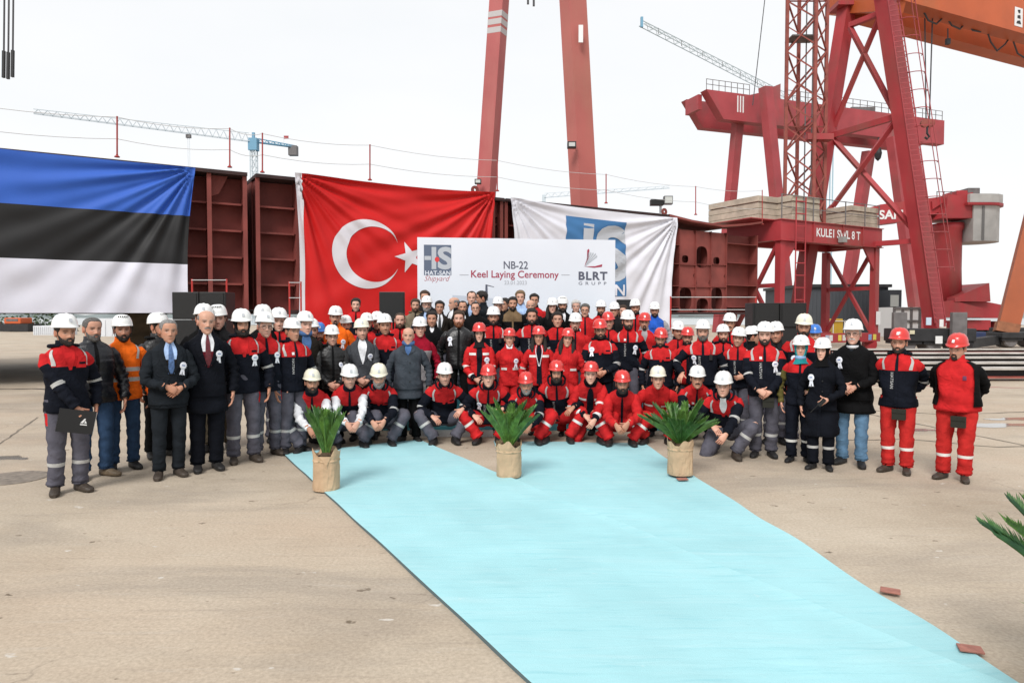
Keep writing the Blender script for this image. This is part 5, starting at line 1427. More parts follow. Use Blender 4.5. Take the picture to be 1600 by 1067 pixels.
# outfit table: main, yoke, sleeve, collar, cuff, arm band, shoulder stripe, extras
def outfit(main, yoke=None, sleeve=None, collar=None, cuff=None, band=False, stripe=False, hem=.82, **k):
    d = dict(main=main, yoke=yoke or main, sleeve=sleeve or main, collar=collar or main, cuff=cuff or sleeve or main, band=band, stripe=stripe, hem=hem); d.update(k); return d
OUT = {
 'yard': outfit('navy', 'red', 'navy', 'navy', band=True, stripe=True, lettering=True, zip='navy', yokesleeve=True),
 'yard_red_collar': outfit('navy', 'red', 'navy', 'red', band=True, stripe=True, lettering=True, zip='navy', yokesleeve=True),
 'yard_open': outfit('navy', 'red', 'navy', 'navy', band=True, stripe=True, open_='red', yokesleeve=True, flap=True),
 'redjacket': outfit('red', 'red', 'red', 'navy', 'navy', band=True, chest=True, zip='navy', bandcol=1),
 'coverall': outfit('red', 'red', 'red', 'red', chest_low=True, zip='red', pockets='red'),
 'redplain': outfit('red', 'red', 'red', 'navy', zip='navy'),
 'redstripe': outfit('red', 'red', 'red', 'red', 'charcoal', chest_mid=True, zip='red'),
 'fleece': outfit('navy', 'red', 'navy', 'black', zip='black', yokesleeve=True),
 'vest_white': outfit('navy', 'red', 'white', 'navy', zip='navy', vest=True, hem=.86),
 'vest_olive': outfit('navy', 'red', 'olive', 'black', zip='navy', vest=True),
 'vest_navy': outfit('navy', 'red', 'navy', 'black', zip='navy', vest=True),
 'puffer_navy': outfit('darknavy', quilt=1, zip='black', shine=1), 'puffer_black': outfit('black', quilt=1, zip='black', shine=1),
 'hiviz': outfit('orange', 'orange', 'orange', 'orange', body_bands=True, zip='orange', stripe=True),
 'hiviz_plain': outfit('orange', 'orange', 'orange', 'orange', zip='orange'),
 'suit_slate': outfit('slate', v='lightblue', tie='scarfblue', hem=.78, lapel=True, inner='brown'),
 'overcoat_navy': outfit('darknavy', v='white', tie='burgundy', hem=.62, lapel=True, inner='burgundy'),
 'suit_grey': outfit('suitgrey', v='white', hem=.78, lapel=True), 'suit_black': outfit('black', v='white', hem=.8, lapel=True), 'suit_blue': outfit('slate', v='lightblue', hem=.8, lapel=True),
 'coat_tweed': outfit('coatgrey', v='scarfblue', hem=.66, lapel=True, vdepth=.16, scarf='scarfblue', buttons=True),
 'coat_black': outfit('black', v='white', hem=.66, vdepth=.10), 'coat_black_plain': outfit('black', hem=.70, zip='black'), 'coat_brown': outfit('brown', v='scarfblue', hem=.72, vdepth=.3, scarf='scarfblue'),
 'coat_tie': outfit('brown', v='white', tie='slate', hem=.72, lapel=True), 'coat_charcoal': outfit('charcoal', hem=.75, zip='black'),
 'jacket_tan': outfit('black', 'tan', 'black', 'tan', zip='tan'), 'shirt_blue': outfit('lightblue', hem=.9, zip='lightblue'), 'sweater': outfit('black', hem=.86),
 'leather': outfit('leather', 'leather', zip='black', shine=2), 'blue_jacket': outfit('blue', 'blue', 'lightgrey', 'blue', zip='blue'), 'hoodie': outfit('red', 'red', 'red', 'lightgrey', open_='lightgrey'),
 'shawl': outfit('lightgrey', 'maroon', 'maroon', 'maroon', hem=.60, yokesleeve=True, shawl=True), 'plaid': outfit('plaid', 'plaid', 'plaid', 'black', zip='black'),
 'navy_coat': outfit('darknavy', hem=.42, zip='darknavy', buttons=True), 'tee_red': outfit('red', 'red', 'black', 'red', hem=.86, shoulder_jacket=True), 'fur': outfit('khaki', 'khaki', 'khaki', 'tan', zip='brown', hood='tan'),
 'wool_black': outfit('black', hem=.64, v='slate', vdepth=.09, zip='black')}
PEOPLE = 'people posing for the group photograph'
def torso_table(o, k):
    T = [(.80, .200, .138), (.95, .196, .136), (1.08, .190, .132), (1.18, .192, .135), (1.28, .199, .138), (1.34, .201, .130), (1.38, .195, .119), (1.41, .178, .106), (1.440, .148, .094), (1.468, .112, .084), (1.488, .086, .078), (1.515, .078, .075), (1.545, .077, .077)]
    return T
def make_person(px, topy, Y, base, pose, out, label, head='white', hair='short', hc='dark', beard='', sk=0, yaw=0.0, hy=0.0, hpi=0.0, leg='grey', boots='bootblack', ros=None, build=1.0, fem=False, specs=(), seed=None, legband=None, tilt=0.0):
    if legband is None: legband = leg in ('grey', 'red', 'reddull', 'navy')
    rs = np.random.RandomState((seed if seed is not None else int(px * 7 + topy)) % 99991)
    o = OUT[out]; helm = head in M_HELM or head == 'climb'
    Ztop = D(px, topy, Y).z; sq = pose.startswith('squat')
    loc = D(px, topy, Y); X = loc.x
    th = -math.atan2(X, Y) * .85 + R(yaw)
    add_h = .064 if helm else .008
    k = 1.0; shift = 0.0
    if not sq: k = min(1.13, max(.86, (Ztop - base - add_h) / 1.75))
    else: shift = max(-.14, min(.16, (Ztop - base) - 1.168))
    skin = SKINS[sk % 5] * rs.uniform(.92, 1.08); hcol = HAIRC[hc]
    lat = build * (.93 if fem else 1.0); dep = build ** 1.3 * (.95 if fem else 1.0)
    # --- skeleton
    if not sq:
        sway = rs.uniform(-.012, .012)
        P0, N = V3(sway, .0, .92), V3(0, rs.uniform(-.012, .008), 1.49); mid = V3(sway*.5, -.012 * build, 1.2)
        hd = N + V3(0, -.020, .122)
    else:
        lean = {'squat_low': .06}.get(pose, .0)
        P0, N = V3(0, .20, .33 + shift * .5), V3(rs.uniform(-.015, .015), -.15 - lean, .855 + shift); mid = V3(0, .17, .62 + shift * .8)
        hd = N + V3(0, -.034, .118)
    def spine(s):
        if s < 0: d = (mid - P0) * 2; return P0 + d * s * .9
        if s > 1: d = nrm((N - mid) * .6 + V3(0, -.012, .14)); return N + d * (s - 1) * .57
        return (1-s)**2 * P0 + 2*s*(1-s) * mid + s*s * N
    def sfr(s):
        e = .02; t = nrm(spine(s + e) - spine(s - e)); r = V3(1, 0, 0); f = np.cross(r, t); f = nrm(f); return r, f, t
    TT = np.array(torso_table(o, k)); hem = max(o['hem'], .86) if sq else o['hem']
    fold = [(2 * rs.randint(1, 3) if _i < 4 else rs.randint(1, 5), rs.uniform(6, 30), rs.uniform(0, 6.3), rs.uniform(.3, 1)) for _i in range(7)]
    def tw(z): return np.interp(z, TT[:, 0], TT[:, 1]), np.interp(z, TT[:, 0], TT[:, 2])
    belly = max(0, build - 1.0)
    _fa = np.array([f[0] for f in fold]); _fb = np.array([f[1] for f in fold]); _fp = np.array([f[2] for f in fold]); _fm = np.array([f[3] for f in fold])
    _sc = {}
    def tors(z, phi, off=0.0, wrinkle=True):
        key = round(z, 5)
        if key not in _sc:
            s = (z - .92) / .57; _sc[key] = (spine(s),) + sfr(min(max(s, -.6), 1.15))
        c, r, f, t = _sc[key]
        w, d = tw(z)
        if z < .80: w, d = w + (.80 - z) * .13, d + (.80 - z) * .20 + .012
        if z < .92: w, d = w + .010, d + .006
        if fem: w = w * (1 - .06 * math.exp(-((z - 1.12) / .08) ** 2))
        w = w * (lat if z < 1.47 else 1); d = d * (dep if z < 1.45 else 1)
        ph1 = np.atleast_1d(np.asarray(phi, float)); sn, cs = np.sin(ph1), np.cos(ph1); e = 2 / 2.4
        x = np.sign(sn) * np.abs(sn) ** e * (w + off); y = np.sign(cs) * np.abs(cs) ** e * (d + off)
        fc = np.clip(cs, 0, 1)
        y = y + fc * belly * .22 * math.exp(-((z - 1.02) / .16) ** 2)
        if fem: y = y + fc * .022 * math.exp(-((z - 1.27) / .07) ** 2)
        q = np.zeros_like(ph1)
        if wrinkle:
            q = (_fm[:, None] * np.sin(_fa[:, None] * ph1[None] + (_fb * z + _fp)[:, None])).sum(0) * .0052 * min(1, max(.15, (1.46 - z) / .2)) * (1.3 if z < 1.1 else 1)
            rf = (1 - np.abs(np.sin(_fa[:4, None] * .5 * ph1[None] * np.where(ph1 > math.pi, 1, 1)[None] + (_fb[:4] * .55 * z + _fp[:4])[:, None]))) ** 3
            q = q + (rf * _fm[:4, None] - .18).sum(0) * .0075 * min(1, max(0, (1.42 - z) / .2)) * (0.35 if o.get('quilt') else 1)
            if o.get('quilt') and z < 1.47: q = q + .009 * (abs(math.sin((z - .8) * 3.1416 / .062)) - .5)
        P_ = (c + x[:, None] * r + y[:, None] * f + q[:, None] * (sn[:, None] * r + cs[:, None] * f)) * k
        return P_[0] if np.ndim(phi) == 0 else P_
    mats = [cm(o['main']), cm(o['yoke']), cm(o['sleeve']), M_REFLW if o.get('bandcol') else M_REFL, cm(o['collar']), cm(o['cuff'])]
    if o.get('shine'):
        key = 'shell_' + o['main']; mm = mat(key, CL[o['main']], .42 if o['shine'] == 1 else .34, .15, 12, .35, 30, spec=.45); mats[0] = mats[1] = mats[2] = mats[4] = mats[5] = mm
    # --- limbs
    sh_r, sh_f, sh_t = sfr(.765); shc = spine(.765)
    S = {}
    for sd in (-1, 1): S[sd] = shc + sh_r * sd * (.178 * lat) + sh_f * -.005
    W, HDIR, HBACK, HSIDE, CURL, POLE = {}, {}, {}, {}, {}, {}
    j = lambda a: rs.uniform(-a, a)
    armp = pose.split('+')[-1] if '+' in pose else ('squat_clasp' if sq else pose)
    for sd in (-1, 1):
        POLE[sd] = V3(sd * .7, .7, -.3); CURL[sd] = .35; HSIDE[sd] = V3(0, -1, 0)
        W[sd] = V3(sd * (.265 * lat + .012) + j(.012), -.05 + j(.03), .85 + j(.015)); HDIR[sd] = V3(-sd * .10, -.12, -1); HBACK[sd] = V3(sd, -.15, 0)
    if armp in ('clasp', 'clasp_low', 'clasp_high'):
        z = {'clasp': 1.0, 'clasp_low': .90, 'clasp_high': 1.06}[armp] + j(.015); fy = -.205 * dep - .02 - belly * .15
        for sd in (-1, 1):
            W[sd] = V3(sd * .070, fy - (.02 if sd < 0 else 0), z + (.02 if sd < 0 else 0)); HDIR[sd] = V3(-sd * .85, -.12, -.55); HBACK[sd] = V3(0, -1, .25); HSIDE[sd] = V3(0, 0, 1); CURL[sd] = .62; POLE[sd] = V3(sd, .5, -.5)
    elif armp == 'behind':
        for sd in (-1, 1): W[sd] = V3(sd * .07, .19, .96); HDIR[sd] = V3(-sd, .1, -.4); HBACK[sd] = V3(0, 1, 0); POLE[sd] = V3(sd * 1.2, .6, .1)
    elif armp == 'hold':
        W[-1] = V3(.02, -.24, .86); HDIR[-1] = V3(.3, -.35, -.75); HBACK[-1] = V3(-.1, -1, .3); HSIDE[-1] = V3(1, 0, .2); CURL[-1] = .5; POLE[-1] = V3(-1, .4, -.3)
    elif armp == 'radio':
        W[1] = V3(.10, -.23, .98); HDIR[1] = V3(-.6, -.5, -.4); HBACK[1] = V3(.3, -1, .2); HSIDE[1] = V3(0, -.2, 1); CURL[1] = .8; POLE[1] = V3(1, .4, -.4)
    elif armp == 'bent':
        W[1] = V3(.10, -.22, 1.02); HDIR[1] = V3(-.9, -.2, -.2); HBACK[1] = V3(.1, -1, 0); HSIDE[1] = V3(0, 0, 1); CURL[1] = .6; POLE[1] = V3(1, .4, -.5)
    elif armp == 'reach':
        W[-1] = V3(-.30, -.20, 1.0); HDIR[-1] = V3(-.3, -.5, -.6); HBACK[-1] = V3(-.5, -1, .2); POLE[-1] = V3(-1, .5, -.5)
    # legs
    hip, knee, ank = {}, {}, {}
    for sd in (-1, 1):
        if not sq:
            hip[sd] = P0 + V3(sd * .092 * lat, .0, -.02); a = V3(sd * (.105 + j(.02)), j(.05), .085)
            LL = np.linalg.norm(a - hip[sd]) * 1.0035; knee[sd], ank[sd] = ik(hip[sd], a, LL * .506, LL * .494, V3(sd * .15, -1, 0))
        else:
            hip[sd] = P0 + V3(sd * .095, -.02, -.02)
            down = 'kneel' in pose and sd == (1 if 'kneelr' in pose else -1)
            if down: a = V3(sd * .13, .30, .10); pl_ = V3(sd * .35, -1, -.75)
            else: a = V3(sd * .15 + j(.02), -.16 + j(.05), .09); pl_ = V3(sd * .78, -.75, .42)
            knee[sd], ank[sd] = ik(hip[sd], a, .43, .42, pl_)
            kx = knee[sd]
            if armp in ('squat_clasp', 'squat_low', 'squat') or armp.startswith('squat'):
                W[sd] = V3(sd * .075 + j(.02), -.43 + j(.03), .385 + shift * .4 + j(.025)); HDIR[sd] = V3(-sd * .55, -.35, -.8); HBACK[sd] = V3(sd * .3, -1, .2); HSIDE[sd] = V3(-sd, -.2, .5); CURL[sd] = .55; POLE[sd] = V3(sd * .75, .35, -.6)
                if 'knees' in pose or down:
                    W[sd] = V3(kx[0] * (.62 if sd > 0 else .45) + j(.03), kx[1] - .05 + j(.03), (max(kx[2], .36) + .055) if sd > 0 else .40); HDIR[sd] = V3(-sd * .8, -.6, -.65); HBACK[sd] = V3(sd*.2, -.5, 1); HSIDE[sd] = V3(-sd, 0, 0); CURL[sd] = .4
    # --- body (skin)
    if hpi == 0 and sq: hpi = 3
    RH = rot(R(hy) + rs.uniform(-.05, .05), R(hpi), R(tilt) + rs.uniform(-.04, .04))
    Phd, H_, P_, X_, fr_ = head_points(fem, rs.uniform(.96, 1.06) * (1.0 + .5 * belly))
    hs = k * 1.10
    HC = hd * k
    tr = lambda P: P @ RH.T * hs + HC
    lips = skin * (V3(1.0, .52, .5) if not fem else V3(.95, .35, .36))
    stub = {'': (0.0 if fem else .14), 'stubble': .5, 'short': .75, 'full': .9, 'mustache': .05, 'goatee': .3}[beard]
    Cc = head_colors(H_, P_, X_, fr_, skin, hcol if beard != 'ginger' else HAIRC['ginger'], stub, lips)
    body = Mesh(); body.grid(tr(Phd), 0, Cc)
    body.cap(tr(Phd)[-1], 0, Cc[-1])
    cs = lambda n_: np.tile(skin * .92, (n_, 1))
    nk = np.array([spine(.80) * k, spine(.97) * k, HC + RH @ V3(0, .022, -.085) * hs, HC + RH @ V3(0, .022, -.035) * hs])
    G, _, _ = tube_rings(nk, [.075 * k, .062 * k * (.85 if fem else 1.0) * (1 + belly * .5), .054 * k * (.85 if fem else 1.02), .052 * k], 14)
    body.grid(G, 0, np.tile(skin * .9, G.shape[:2] + (1,)))
    for sd in (-1, 1):   # ears
        a = np.linspace(0, 2 * math.pi, 9)[:-1]
        ring0 = np.stack([np.full(8, sd * .070), .006 + .016 * np.cos(a), .002 + .030 * np.sin(a)], -1); ring1 = np.stack([np.full(8, sd * .083), .014 + .018 * np.cos(a), .004 + .033 * np.sin(a)], -1)
        G = np.array([tr(ring0), tr(ring1)]); body.grid(G, 0, np.tile(skin * V3(1, .85, .82), G.shape[:2] + (1,))); body.cap(G[1], 0, np.tile(skin * V3(.9, .7, .66), (8, 1)))
    # inner core so that the figure is one body under its clothes
    G, _, _ = tube_rings(np.array([spine(s) * k for s in (-.05, .3, .7, .85)]), [.10 * k, .10 * k, .11 * k, .07 * k], 8); body.grid(G, 0, np.tile(skin, G.shape[:2] + (1,)))
    ELB, WR = {}, {}
    for sd in (-1, 1):
        E, Wr = ik(S[sd], W[sd], .30, .27, POLE[sd]); ELB[sd], WR[sd] = E, Wr
        G, _, _ = tube_rings(np.array([S[sd], E, Wr]) * k, [.04 * k, .034 * k, .026 * k], 7); body.grid(G, 0, np.tile(skin, G.shape[:2] + (1,)))
        add_hand(body, Wr * k, HDIR[sd], HBACK[sd], HSIDE[sd], CURL[sd], skin * V3(1.0, .93, .9), k * (.9 if fem else 1.0))
        G, _, _ = tube_rings(np.array([hip[sd], knee[sd], ank[sd]]) * k, [.06 * k, .045 * k, .035 * k], 7); body.grid(G, 0, np.tile(skin, G.shape[:2] + (1,)))
    root = body.build('person', M_SKIN)
    root.location = (X, loc.y, base); root.rotation_euler = (0, 0, th)
    tag(root, label, 'person', PEOPLE)
    # --- jacket
    jk = Mesh(); zs = [hem - .012, hem] + [z for z in np.arange(.5, .8, .06) if z > hem + .02] + [z for z in np.arange(.80, 1.275, .0235) if z > hem + .015] + [1.285, 1.30, 1.32, 1.345, 1.37, 1.395, 1.41, 1.425, 1.44, 1.455, 1.468, 1.488, 1.50, 1.52, 1.545]
    if fem: pass
    ph = np.arange(36) / 36 * 2 * math.pi
    cut = np.array([tors(z, ph, -.02 if z < hem else 0.0, True) for z in zs])
    inner = np.array([tors(1.542, ph, -.014, False), tors(1.50, ph, -.018, False)])
    cut = np.vstack([cut, inner]); zz = zs + [1.55, 1.5]
    yz = 1.285
    def jm(i, j_):
        if i >= len(zs) - 4: return 4
        if zz[i] >= yz - .001: return 1
        if o.get('body_bands') and (1.02 <= zz[i] < 1.07 or 1.14 <= zz[i] < 1.19): return 3
        return 0
    jk.grid(cut, jm, flip=True)
    us = [-.07, 0, .05, .10, .15, .20, .24, .28, .32, .36, .40, .43, .47, .50, .53, .56, .59, .62, .66, .70, .74, .78, .81, .84, .87, .90, .93, .96, 1.0, 1.0]
    for sd in (-1, 1):
        E, Wr = ELB[sd], WR[sd]; Ac = bent(S[sd], E, Wr, us); Ac[0] = S[sd] - sh_r * sd * .06; Ac[-1] = Wr - (Wr - E) * .04
        sl = .0 if not o.get('vest') else -.010
        rad = np.interp(us, [-.07, 0, .06, .15, .5, .9, 1.0], [.060, .074, .077, .074, .063, .053, .050]) * (.97 + .03 * build) + sl
        if fem: rad = rad * .92
        if o.get('lapel') or o['hem'] < .75: rad = rad * .90
        if o.get('quilt'): rad = rad + .006 * (np.abs(np.sin(np.array(us) * 3.1416 / .11)) - .5)
        rad[-1] *= .6
        G, fr2, T2 = tube_rings(Ac * k, rad * k, 16, V3(0, -1, 0))
        tt = np.arange(16) / 16 * 2 * math.pi; ph_ = rs.uniform(0, 6.3, 4)
        for i, u in enumerate(us[1:-1], 1):
            q = .0075 * math.sin(u * 46 + ph_[0]) * np.sin(tt + ph_[1]) + .0060 * np.sin(2 * tt + u * 30 + ph_[2]) + .003 * np.sin(3 * tt - u * 52 + ph_[3])
            q = q + .009 * ((1 - np.abs(np.sin(.5 * tt + u * 17 + ph_[0]))) ** 3 - .2) + .009 * ((1 - np.abs(np.sin(.5 * tt - u * 23 + ph_[2]))) ** 3 - .2) * (.5 + (abs(u - .5) < .15))
            q *= min(1, max(.2, u * 4)); cdir = G[i] - Ac[i] * k
            G[i] += cdir / (np.linalg.norm(cdir, axis=1, keepdims=True) + 1e-9) * q[:, None] * k
        def sm(i, j_, us=us):
            u = us[i]
            if u < .10 and (o.get('yokesleeve') or o.get('vest')): return 1
            if o.get('shawl') and u < .5: return 1
            if o['band'] and .43 <= u < .50: return 3
            if o.get('chest') and u >= .81 and u < .86: return 3
            if u >= .87: return 5
            return 2
        jk.grid(G, sm)
    jo = jk.build('shawl_dress' if o.get('shawl') else ('vest' if o.get('vest') else ('coat' if o['hem'] < .75 else 'jacket')), mats, root)
    def patch(name, fn, m, nu=6, nv=8, parent=None):
        mb = Mesh(); P = np.array([[fn(i / nu, j_ / nv) for i in range(nu + 1)] for j_ in range(nv + 1)]); mb.grid(P, 0, wrap=False)
        return mb.build(name, m, parent or jo)
    lo_z = hem + .01
    if o.get('stripe'):
        for sd in (-1, 1):
            patch('reflective_stripe', lambda u, v: tors(1.295 + .155 * v, sd * (.60 + .22 * u + .42 * v * v), .0075), M_REFL, 3, 9)
    if o.get('chest') or o.get('chest_low') or o.get('chest_mid'):
        z0 = 1.29 if o.get('chest') else (1.10 if o.get('chest_low') else 1.245)
        for sd in (-1, 1):
            patch('reflective_stripe', lambda u, v: tors(z0 + .038 * v, sd * (.22 + .75 * u), .007), M_REFLW, 9, 2)
    if o.get('pockets'):
        for sd in (-1, 1): patch('pocket_flap', lambda u, v: tors(1.20 + .05 * v, sd * (.28 + .55 * u), .009), cm(o['pockets']), 6, 2)
    if o.get('chest'):
        for sd in (-1, 1): patch('placket', lambda u, v: tors(.86 + .62 * v, sd * (.05 + .12 * u), .008), cm('navy'), 2, 18)
    if o.get('zip') and not o.get('v'):
        patch('zip', lambda u, v: tors(lo_z + (1.545 - lo_z) * v, -.05 + .1 * u, .006), cm(o['zip']), 2, 24)
    if o.get('open_'):
        vd = 1.25
        patch('inner_shirt', lambda u, v: tors(vd + (1.51 - vd) * v, (-1 + 2 * u) * (.04 + .34 * v ** 1.2), .005), cm(o['open_']), 8, 12)
        if o.get('flap'):
            patch('storm_flap', lambda u, v: tors(1.27 + .12 * v, .18 + .5 * u + .10 * v, .013), cm('red'), 6, 4)
            patch('flap_pocket', lambda u, v: tors(1.305 + .022 * v, .30 + .32 * u, .017), cm('navy'), 5, 2)
    if o.get('v'):
        vd = o.get('vdepth', .36); zb3 = 1.50 - vd
        patch('shirt', lambda u, v: tors(zb3 + (1.525 - zb3) * v, (-1 + 2 * u) * (.02 + .40 * v), .004), cm(o['v']), 8, 12)
        if o.get('inner'): patch('waistcoat', lambda u, v: tors(zb3 + .17 * v, (-1 + 2 * u) * (.03 + .22 * v), .007), cm(o['inner']), 6, 6)
        if o.get('tie'): patch('tie', lambda u, v: tors(zb3 + .02 + (1.49 - zb3 - .02) * v, (-1 + 2 * u) * (.115 - .06 * v), .010), mat('tie_' + o['tie'], CL[o['tie']], .5, .4, 40), 4, 12)
        if o.get('lapel'):
            for sd in (-1, 1): patch('lapel', lambda u, v: tors(zb3 + .01 + (1.47 - zb3) * v, sd * ((.02 + .40 * v) + u * (.02 + .26 * math.sin(min(1, v * 1.15) * 2.6))), .012), mats[0], 5, 12)
    if o.get('buttons'):
        for z in (1.22, 1.08, .94):
            c_ = tors(z, .10, .010); mb = Mesh(); a = np.arange(8)/8*2*math.pi; ring = c_ + np.stack([.011*np.cos(a), np.full(8, -.004), .011*np.sin(a)], -1)*k; mb.cap(ring); mb.build('button', M_HDARK, jo)
    if o.get('lettering'):
        Vt, Ft = text_mesh('HATSAN', 1.0, bold=.03, spacing=1.08); xm = max(p[0] for p in Vt)
        pts = [tors(1.265 - .20 * p[0] / xm, -.30 + .14 * (p[1] / .73) + .06, .0095) for p in Vt]
        Mesh().add(np.array(pts), Ft).build('lettering', M_LETT, jo, False)
        if rs.rand() < .6: patch('badge', lambda u, v: tors(1.31 + .035 * v, -.24 + .14 * u, .008), M_WHITE, 1, 1)
    if o.get('hood') or out in ('yard', 'yard_open', 'puffer_black'):
        hp_ = [tors(1.478 + .012 * math.cos(a), a, .010 + .012 * (1 - math.cos(a)), False) + V3(0, 0, .012 * (1 - math.cos(a)) * k) for a in np.arange(18) / 18 * 2 * math.pi if abs(a - 0) > .5 and abs(a - 2 * math.pi) > .5]
        G, _, _ = tube_rings(np.array(hp_), [k * (.009 + (.008 if sq else .015) * math.sin(math.pi * i / (len(hp_) - 1))) for i in range(len(hp_))], 8); mb = Mesh(); mb.grid(G); mb.build('hood', cm(o.get('hood', o['main'])), jo)
    if o.get('scarf') or 'scarf' in specs or 'snood' in specs:
        a = np.arange(20) / 20 * 2 * math.pi; c_ = (N + V3(0, -.008, .028)) * k
        mb = Mesh(); rows = []
        for b in np.arange(8) / 8 * 2 * math.pi:
            rr = .078 + .022 * math.cos(b); rows.append(c_ + np.stack([rr * np.sin(a), -(rr + .006) * np.cos(a), .034 * math.sin(b) - .018 * np.cos(a) + .004 * np.sin(5 * a)], -1) * k)
        rows.append(rows[0]); mb.grid(np.array(rows), 0); mb.build('scarf', cm(o.get('scarf', 'black')), root)
    if o.get('shoulder_jacket'):
        mb = Mesh(); zz3 = np.linspace(.93, 1.47, 16); pz = np.concatenate([np.linspace(.85, 5.43, 28)])
        mb.grid(np.array([[tors(z, p + .25 * math.sin((z - .93) * 3) * (1 if p > 3.14 else -1) * 0, .022) for p in pz] for z in zz3]), 0, wrap=False); mb.build('draped_jacket', cm('black'), root)
        c_ = lambda u, v: tors(1.25 + .05 * v, .28 + .16 * u, .009); patch('chest_print', c_, mat('print_dark', (.10, .02, .06), .7), 3, 3)
    # --- trousers
    tz = Mesh(); lm = [cm(leg), M_REFLW if leg in ('navy', 'red', 'reddull') else M_REFL, cm('red')]
    ul = [-.06, 0, .05, .10, .15, .20, .25, .30, .35, .40, .44, .48, .51, .54, .57, .60, .63, .665, .70, .745, .77, .80, .83, .86, .885, .91, .935, .96, .98, 1.0, 1.0]
    slim = .90 if leg in ('jeans', 'jeanslight', 'black', 'khaki', 'slate', 'charcoal') else 1.0
    for sd in (-1, 1):
        Ac = bent(hip[sd], knee[sd], ank[sd], ul, .12); Ac[0] = hip[sd] + (V3(0, 0, .06) if not sq else V3(0, .04, .02)); Ac[-1] = ank[sd] + nrm(knee[sd] - ank[sd]) * .03
        rad = np.interp(ul, [-.06, 0, .1, .3, .5, .7, .9, 1.0], [.105, .108, .104, .093, .080, .077, .074, .080]) * slim * (.4 + .6 * build) * (1 if not sq else 1.06); rad[-1] *= .55
        G, _, _ = tube_rings(Ac * k, rad * k, 16, V3(0, -1, 0) if not sq else V3(sd, 0, 0))
        tt = np.arange(16) / 16 * 2 * math.pi; p4 = rs.uniform(0, 6.3, 4)
        for i, u in enumerate(ul[1:-1], 1):
            q = .006 * np.sin(2 * tt + u * 24 + p4[0]) + .007 * np.sin(tt + u * 41 + p4[1]) * (.4 + .6 * (u > .5)) + .007 * math.sin(u * 95 + p4[2]) * (u > .84) + .003 * np.sin(3 * tt - u * 60 + p4[3]) + .009 * ((1 - np.abs(np.sin(.5 * tt + u * 19 + p4[0]))) ** 3 - .2) + .008 * ((1 - np.abs(np.sin(.5 * tt - u * 27 + p4[2]))) ** 3 - .2) * (.4 + (abs(u - .5) < .12) + (u > .8))
            q = q * ((.30 if leg in ('slate', 'black', 'darknavy', 'suitgrey', 'charcoal', 'khaki') else .55) if not sq else .7)
            cd = G[i] - Ac[i] * k; G[i] += cd / (np.linalg.norm(cd, axis=1, keepdims=True) + 1e-9) * np.asarray(q)[..., None] * k
        tz.grid(G, (lambda i, j_: 1 if (legband and ul[i] == .70) else (2 if (leg == 'grey' and not sq and .10 <= ul[i] < .25 and j_ == (13 if sd > 0 else 3)) else 0)))
    pv = np.array([[ (spine((z - .92) / .57) + V3(w * math.sin(a), -d_ * math.cos(a), 0)) * k for a in np.arange(20) / 20 * 2 * math.pi] for z, w, d_ in ((.80, .10 * lat, .085), (.84, .165 * lat, .11), (.90, .18 * lat, .122 * dep), (1.0, .178 * lat, .122 * dep), (1.04, .175 * lat, .12 * dep))])
    if sq: pv = pv + V3(0, .0, .0)
    tz.grid(pv, 0, flip=True); tz.cap(pv[0], 0)
    if o.get('shawl') : pass
    to = tz.build('trousers', lm, root)
    # --- boots
    for sd in (-1, 1):
        an = ank[sd] * k; outw = R(rs.uniform(8, 24)) * sd; fwd = V3(math.sin(outw), -math.cos(outw), 0); sidev = V3(math.cos(outw), math.sin(outw), 0)
        upv = V3(0, 0, 1); kneeled = sq and 'kneel' in pose and sd == (1 if 'kneelr' in pose else -1)
        if kneeled: fwd = nrm(V3(sd * .1, -.35, -.9)); upv = nrm(V3(0, -.9, .35)); sidev = np.cross(fwd, upv)
        bt = Mesh(); a = np.arange(12) / 12 * 2 * math.pi; rows = []
        for t, hw, top in ((-.075, .020, .055), (-.068, .034, .085), (-.03, .040, .115), (.015, .042, .118), (.06, .045, .088), (.11, .049, .068), (.155, .046, .060), (.19, .034, .050), (.205, .014, .034)):
            ca, sa = np.cos(a), np.sin(a)
            xx = np.sign(ca) * np.abs(ca) ** .7 * hw; z_ = np.where(sa > 0, np.abs(sa) ** .8 * (top - .03) + .03, -np.abs(sa) ** .35 * .028 + .03)
            rows.append((an - (upv * .085 if not kneeled else upv * .03) * k) + (fwd * t + xx[:, None] * sidev + z_[:, None] * upv) * k * (.9 if fem else 1.0))
        P = np.array(rows); bt.grid(P, lambda i, j_: 1 if (j_ in (7, 8, 9, 10)) else 0); bt.cap(P[0]); bt.cap(P[-1])
        G, _, _ = tube_rings(np.array([an + upv * 0 - V3(0, 0, .02) * k, an + nrm(knee[sd] * k - an) * .07 * k]), [.047 * k, .050 * k], 12); bt.grid(G)
        bt.build('boot' if boots.startswith('boot') else 'shoe', [mat('leather_' + boots, CL[boots], .55, .25, 14, .3, 40), mat('rubber_sole', (.018, .016, .015), .8)], root)
    # --- hair, beard
    def shell(name, mask, off, m, jig=.004):
        P, Hh, Pp, Xx, fr3 = head_points(fem, 1.02, 0.0)
        Mk = mask(Hh, (Pp + math.pi) % (2 * math.pi) - math.pi, np.abs(Xx)); cen = V3(0, .0, .0); nv = P - np.stack([np.zeros_like(Hh), np.zeros_like(Hh), np.clip(Hh, -.09, .06)], -1)
        nv = nv / (np.linalg.norm(nv, axis=-1, keepdims=True) + 1e-9)
        jn = 1 + .35 * np.sin(Pp * 19 + Hh * 90 + rs.uniform(0, 6)) * np.sin(Pp * 7 - Hh * 150)
        Q = tr(P + nv * (np.clip(Mk, 0, 1) * off * jn - .006 * (Mk <= 0))[..., None])
        r_, c_ = Hh.shape; F = []
